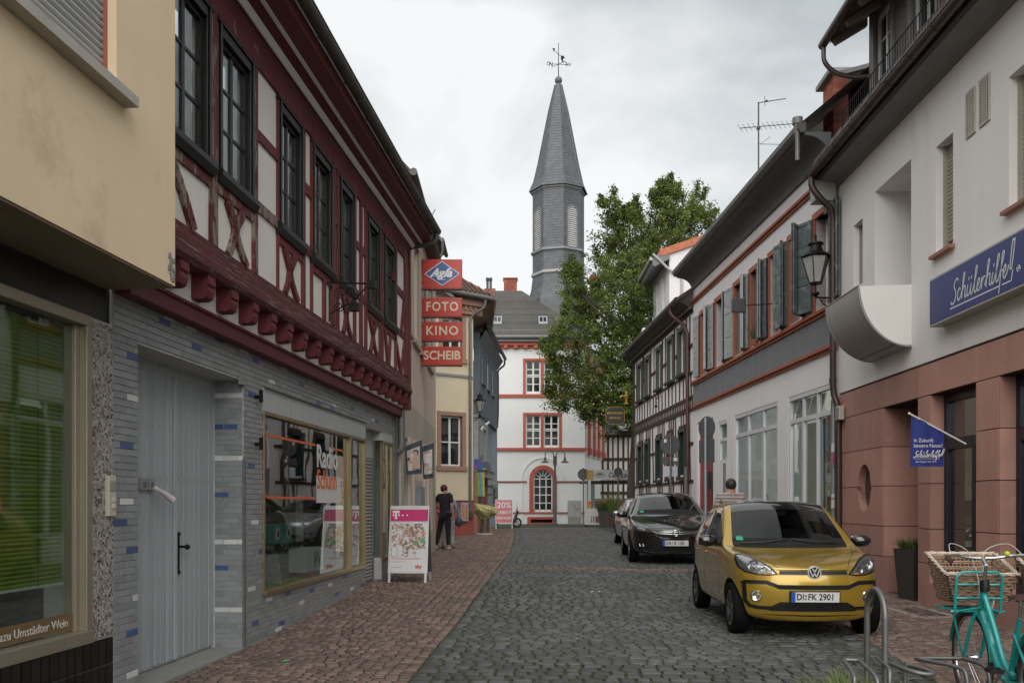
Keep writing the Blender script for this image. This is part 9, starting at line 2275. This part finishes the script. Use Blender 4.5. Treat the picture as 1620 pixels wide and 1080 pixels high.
# ------------------------------------------------------------------ bicycles
M_turq=mat('turquoise_paint',(.012,.27,.25),.30,.05,4,0,coat=.6)
M_wick=mat('wicker',(.25,.165,.11),.75,.22,9,.3,60,piece=.3);M_wickw=mat('pale_wicker',(.55,.47,.38),.75,.15,9,.3,60)
M_tyreb=mat('bike_tyre',(.035,.022,.020),.8,.2,10,.1);M_silv=mat('polished_alloy',(.50,.50,.50),.22,.05,6,0,metal=.9);M_leather=mat('brown_leather',(.05,.018,.014),.5,.2,6,.2)
def bicycle(name,loc,rz,label):
 e=empty(name,loc,rz,label,'bicycle');r=.345
 FHb=(.62,0,r);RH=(-.48,0,r);BB=(0,0,.29)
 for hub,nm in((FHb,'front_wheel'),(RH,'rear_wheel')):
  b=MB();b.tube([(r*.965*math.cos(t),0,r*.965*math.sin(t))for t in np.linspace(0,2*math.pi,48,endpoint=False)],.021,10,closed=True);w=b.build('wheel',M_tyreb,e,smooth=True,loc=hub)
  b=MB();b.tube([(r*.90*math.cos(t),0,r*.90*math.sin(t))for t in np.linspace(0,2*math.pi,48,endpoint=False)],.012,6,closed=True);b.build('rim',M_silv,w,smooth=True)
  b=MB();b.lathe([(0,-.05),(.012,-.05),(.03,-.035),(.022,0),(.03,.035),(.012,.05),(0,.05)],0,0,12,'y')
  b.build('hub',M_silv,w,smooth=True)
  b=MB()
  for k in range(32):
   a=2*math.pi*k/32;a2=a+(.5 if k%2 else-.5);sd=.03 if k%4<2 else-.03
   b.tube([(.025*math.cos(a2),sd,.025*math.sin(a2)),(r*.89*math.cos(a),0,r*.89*math.sin(a))],.0011,3,cap=False)
  b.build('spokes',M_silv,w)
  b=MB();n=20;a0,a1=(R(-5),R(150))if nm=='front_wheel'else(R(10),R(200))
  rings_=[]
  for i in range(n+1):
   a=a0+(a1-a0)*i/n if nm=='rear_wheel'else R(10)+(R(175)-R(10))*i/n
   for ww,rr2 in((-.028,.372),(-.020,.384),(0,.388),(.020,.384),(.028,.372)):rings_.append((rr2*math.cos(a),ww,rr2*math.sin(a)))
  b.add(rings_,[(i*5+k,i*5+k+1,(i+1)*5+k+1,(i+1)*5+k)for i in range(n)for k in range(4)]);b.build('mudguard',M_turq,e,smooth=True,loc=hub)
 head_t,head_b=Vector((.40,0,.90)),Vector((.455,0,.70))
 b=MB();b.tube([tuple(head_t),tuple(head_b)],.026,12)
 b.tube(spline([tuple(head_t+Vector((.01,0,-.06))),(.24,0,.62),(.08,0,.40),(-.08,0,.335)],6),.021,10);b.tube(spline([tuple(head_b+Vector((0,0,.02))),(.26,0,.46),(.10,0,.30),BB],6),.024,10)
 b.tube([BB,(-.14,0,.72)],.018,10)
 for s in(-1,1):b.tube([(-.02,s*.03,.29),(-.48,s*.06,r)],.011,8);b.tube([(-.11,s*.02,.62),(-.48,s*.06,r)],.009,8)
 b.build('frame',M_turq,e,smooth=True)
 b=MB();b.tube([tuple(head_b),(.475,0,.66)],.022,8)
 for s in(-1,1):b.tube(spline([(.47,s*.035,.69),(.50,s*.055,.60),(.56,s*.058,.46),(.62,s*.058,r)],5),.013,8)
 b.tube([(.47,-.04,.69),(.47,.04,.69)],.018,8);b.build('fork',M_turq,e,smooth=True)
 b=MB();b.tube([tuple(head_t),(.385,0,.99),(.37,0,1.05)],.014,8);b.tube([(.37,0,1.05),(.43,0,1.10)],.016,8);b.build('stem',M_silv,e,smooth=True)
 b=MB();hbp=[(.22,.31,1.10),(.30,.29,1.115),(.40,.20,1.12),(.43,.08,1.10),(.43,-.08,1.10),(.40,-.20,1.12),(.30,-.29,1.115),(.22,-.31,1.10)];b.tube(spline(hbp,5),.012,10);b.build('handlebar',M_silv,e,smooth=True)
 for s in(-1,1):
  b=MB();b.tube([(.30,s*.295,1.113),(.17,s*.318,1.09)],[.017,.018],10);b.build('grip',M_leather,e,smooth=True)
  b=MB();b.tube(spline([(.37,s*.24,1.115),(.36,s*.28,1.10),(.26,s*.34,1.08)],4),[.008]*9,6);b.build('brake_lever',M_silv,e,smooth=True)
  b=MB();b.tube(spline([(.35,s*.25,1.12),(.50,s*.20,1.20),(.54,s*.06,1.14),(.46,s*.02,.95),(.44,s*.02,.80)],6),.0028,5);b.build('cable',mat('cable_white',(.5,.5,.48),.4),e,smooth=True)
 b=MB();b.sphere((.41,-.16,1.132),.021,8);b.build('bell',mat('lime_bell',(.40,.50,.03),.4),e,smooth=True)
 b=MB();b.lathe([(.03,.86),(.034,.90),(.03,.94)],.395,0,12);b.build('headset',M_bkplastic,e,smooth=True)
 # carrier with upright loop and crate-like wicker basket
 b=MB();hw=.16
 loop=[(.52,-hw,.70),(.50,-hw,.85),(.485,-hw,.955),(.48,-hw+.04,.995),(.48,hw-.04,.995),(.485,hw,.955),(.50,hw,.85),(.52,hw,.70)];b.tube(loop,.011,8)
 for z_ in(.80,.90):b.tube([(.505,-hw,z_),(.505,hw,z_)],.009,8)
 for x_ in(.52,.70,.86):b.tube([(x_,-.19,.70),(x_,.19,.70)],.009,6)
 for s in(-1,1):b.tube([(.50,s*.15,.70),(.88,s*.15,.70)],.009,6);b.tube([(.56,s*.16,.70),(.62,s*.068,r+.02)],.008,6);b.tube([(.42,s*.02,.74),(.52,s*.15,.70)],.009,6)
 b.build('front_carrier',M_turq,e,smooth=True)
 bk=empty('basket',(.73,-.04,.765),0,parent=e)
 x0b,x1b,yb=-.15,.15,.19;x0t,x1t,yt=-.20,.22,.25;hh=.24
 def loopat(t,o=0):
  xa=x0b+(x0t-x0b)*t;xb=x1b+(x1t-x1b)*t;yy=yb+(yt-yb)*t;return[(xa-o,-yy-o),(xb+o,-yy-o),(xb+o,yy+o),(xa-o,yy+o)]
 HZ=lambda x:.20+.13*max(0,min(1,(x+.18)/.38))
 b=MB();nrow=8;seg=0
 for j in range(nrow):
  t=(j+.5)/nrow;C4=loopat(t)
  for q in range(4):
   p,p2_=Vector(C4[q]),Vector(C4[(q+1)%4]);L_=(p2_-p).length;nn=max(6,int(L_/.040));nn+=nn%2;nrm_=Vector(((p2_-p).y,-(p2_-p).x)).normalized();pts=[]
   for k in range(nn*2+1):
    u=k/(nn*2);off=.009*math.cos(math.pi*(k/2+j));pp=p.lerp(p2_,u)+nrm_*off;pts.append((pp.x,pp.y,t*HZ(pp.x)+.0015*math.sin(k*2.1)))
   for dz_ in(-.0075,.0075):b.tube([(a,c,d+dz_)for a,c,d in pts],.0078,4,cap=False)
 wv=b.build('weave',M_wick,bk,smooth=True)
 b=MB()
 C0,C1=loopat(0),loopat(1)
 for q in range(4):
  L_=(Vector(C1[(q+1)%4])-Vector(C1[q])).length;nn=max(6,int(L_/.030))
  for k in range(nn+1):
   a_=Vector(C0[q]).lerp(Vector(C0[(q+1)%4]),k/nn);c__=Vector(C1[q]).lerp(Vector(C1[(q+1)%4]),k/nn);b.tube([(a_.x,a_.y,0),(c__.x,c__.y,HZ(c__.x))],.0042,4)
 b.box(x0b,x1b,-yb,yb,-.01,.005);b.build('stakes',M_wick,bk)
 b=MB();C4=loopat(1.0,.006)
 for ph_ in(0,2.1,4.2):
  pts=[]
  for q in range(4):
   p,p2_=Vector(C4[q]),Vector(C4[(q+1)%4])
   for k in range(14):u=k/14;s__=(q*14+k)*1.0;pp=p.lerp(p2_,u);pts.append((pp.x+.007*math.cos(s__+ph_),pp.y+.007*math.cos(s__+ph_),HZ(pp.x)+.010+.008*math.sin(s__+ph_)))
  b.tube(pts,.0068,5,closed=True)
 b.build('rim',M_wickw,bk,smooth=True)
 b=MB();b.tube([(-.14,0,.72),(-.165,0,.86)],.013,8);b.build('seat_post',M_silv,e,smooth=True)
 b=MB();vs=[];n=10
 for i in range(n+1):
  t=i/n;x_=-.34+.30*t;hwid=.095*(1-t)**.8+.022;z_=.90+.02*math.cos(3*t)
  vs+=[(x_,-hwid,z_-.045),(x_,-hwid*.8,z_-.01),(x_,0,z_),(x_,hwid*.8,z_-.01),(x_,hwid,z_-.045)]
 b.add(vs,[(i*5+k,i*5+k+1,(i+1)*5+k+1,(i+1)*5+k)for i in range(n)for k in range(4)]+[(0,4,3,2,1)]);b.build('saddle',M_leather,e,smooth=True)
 b=MB();b.lathe([(0,-.055),(.085,-.055),(.088,-.050),(.085,-.045),(0,-.045)],0,.29,24,'y');b.build('chainring',M_bkplastic,e)
 b=MB();b.prism([(-.50,.36),(-.42,.42),(.06,.385),(.09,.30),(.05,.20),(-.45,.29)],'y',-.085,-.055);b.build('chain_case',M_bkplastic,e,bevel=.008)
 for s,an_ in((-1,R(-35)),(1,R(145))):
  b=MB();px_,pz_=.17*math.cos(an_),.29+.17*math.sin(an_);b.bar((0,s*.09,.29),(px_,s*.10,pz_),.022,.012,up=(0,1,0));b.build('crank',M_silv,e)
  b=MB();b.box(px_-.045,px_+.045,s*.11,s*.19,pz_-.004,pz_+.004)
  for q in(-.045,.035):b.box(px_+q,px_+q+.012,s*.11,s*.20,pz_-.014,pz_+.014)
  for q in(.11,.15,.19):b.box(px_-.045,px_+.045,s*q,s*(q+.008),pz_-.012,pz_+.012)
  b.build('pedal',M_bkplastic,e)
 b=MB();b.tube([(-.40,0,.76),(-.75,0,.76)],.009);b.tube([(-.30,-.07,.75),(-.78,-.07,.75),(-.78,.07,.75),(-.30,.07,.75)],.008,6);b.tube([(-.70,.07,.75),(-.48,.065,r)],.007,6);b.tube([(-.70,-.07,.75),(-.48,-.065,r)],.007,6);b.build('rear_carrier',M_turq,e,smooth=True)
 o=MB().box(-.05,.05,-.0006,.0006,-.011,.011).build('frame_decal',M_white,e,loc=(.33,-.026,.76),rot=(0,R(57),0))
 return e
az=R(6);bx_,by_=3.44-.62*math.sin(az),6.62-.62*math.cos(az)
bike=bicycle('bicycle',(bx_,by_,0),R(90)-az,'turquoise transport bicycle with the larger visible wicker basket, standing in the rack')
bpy.context.view_layer.update()
b2_=copy_thing(bike,(bx_+.47,by_-.34,0),R(90)-az-R(2),'second turquoise bicycle cut off by the right edge, its basket just in view')
# ------------------------------------------------------------------ bicycle stand with hoop and wheel holders
M_galv=mat('dull_galvanised',(.16,.16,.16),.42,.18,8,.1,50,metal=.55)
rk=empty('bicycle_stand',(2.6,6.3,0),0,'grey tubular steel hoop stand with bent wheel holders in the foreground','bicycle stand')
b=MB();hp=[(-.02,-.18,0),(-.02,-.18,.70)]+[(-.02+.02*(1-math.cos(t))/2,-.18*math.cos(t),.70+.185*math.sin(t))for t in np.linspace(0,math.pi,14)]+[(0,.18,0)];b.tube(hp,.0215,12);b.build('hoop',M_galv,rk,smooth=True)
def holder(pts):b=MB();b.tube(spline(pts,4),.0155,10);b.build('wheel_holder',M_galv,rk,smooth=True)
holder([(-.36,-.52,0),(-.36,-.51,.30),(-.34,-.44,.37),(-.24,-.02,.38),(-.21,.02,.38),(-.15,.0,.38),(-.14,-.05,.38),(-.23,-.53,.37),(-.24,-.58,.28),(-.24,-.58,0)])
holder([(.0,-.12,.40),(.02,-.30,.39),(.06,-.42,.38),(.14,-.46,.37),(.20,-.42,.37),(.15,-.22,.38),(.12,-.18,.34),(.12,-.18,0)])
holder([(-.10,-.45,0),(-.10,-.44,.33),(-.07,-.36,.39),(.0,.0,.40)])
b=MB();b.tube([(-.4,.18,.40),(.9,.18,.40)],.018,8)
rk2=empty('bicycle_stand',(3.25,6.35,0),0,'second low bent wheel holder in which the turquoise bicycle stands','bicycle stand')
b=MB();b.tube(spline([(-.14,-.30,0),(-.14,-.30,.30),(-.16,-.20,.36),(-.28,.10,.36),(-.24,.15,.36),(.04,.15,.36),(.06,.10,.36),(.06,-.2,.33),(.06,-.2,0)],4),.0155,10);b.build('wheel_holder',M_galv,rk2,smooth=True)
# weeds
grass_tuft('weed_tuft',2.38,6.15,-.02,.20,.34,560,M_grass,'long green weeds growing round the foot of the bicycle stand',3,lean=.8,wd=.005)
grass_tuft('seeding_grass',2.30,6.35,0,.22,.42,22,mat('straw_grass',(.17,.16,.07),.8,.2,5,0,piece=.3),'thin pale seeding grass stems left of the bicycle stand',8,lean=.6,wd=.0025)
# small litter on the paving
for k,(px_,py_,col,s_)in enumerate(((453,1047,(.02,.55,.10),.035),(620,923,(.55,.12,.03),.03),(938,937,(.6,.6,.58),.04),(950,937,(.6,.6,.58),.035),(1043,949,(.5,.42,.36),.03))):
 Y=2100.0/(py_-795)
 for _ in range(4):Y=(1.5-gz((px_-810)*Y/1400,Y))*1400/(py_-795)
 x=(px_-810)*Y/1400;b=MB();b.add([(-s_,-s_*.5,.003),(s_*.6,-s_*.4,.01),(s_,s_*.6,.004),(-s_*.7,s_*.5,.014)],[(0,1,2,3)]);o=b.build('litter',mat('litter_%d'%k,col,.7),None,loc=(x,Y,gz(x,Y)+.008));tag(o,['bright green scrap of litter on the left pavement','small orange scrap by the shop step','white paper scrap on the lane, left one','white paper scrap on the lane, right one of two','pale scrap on the lane before the gold car'][k],'litter')
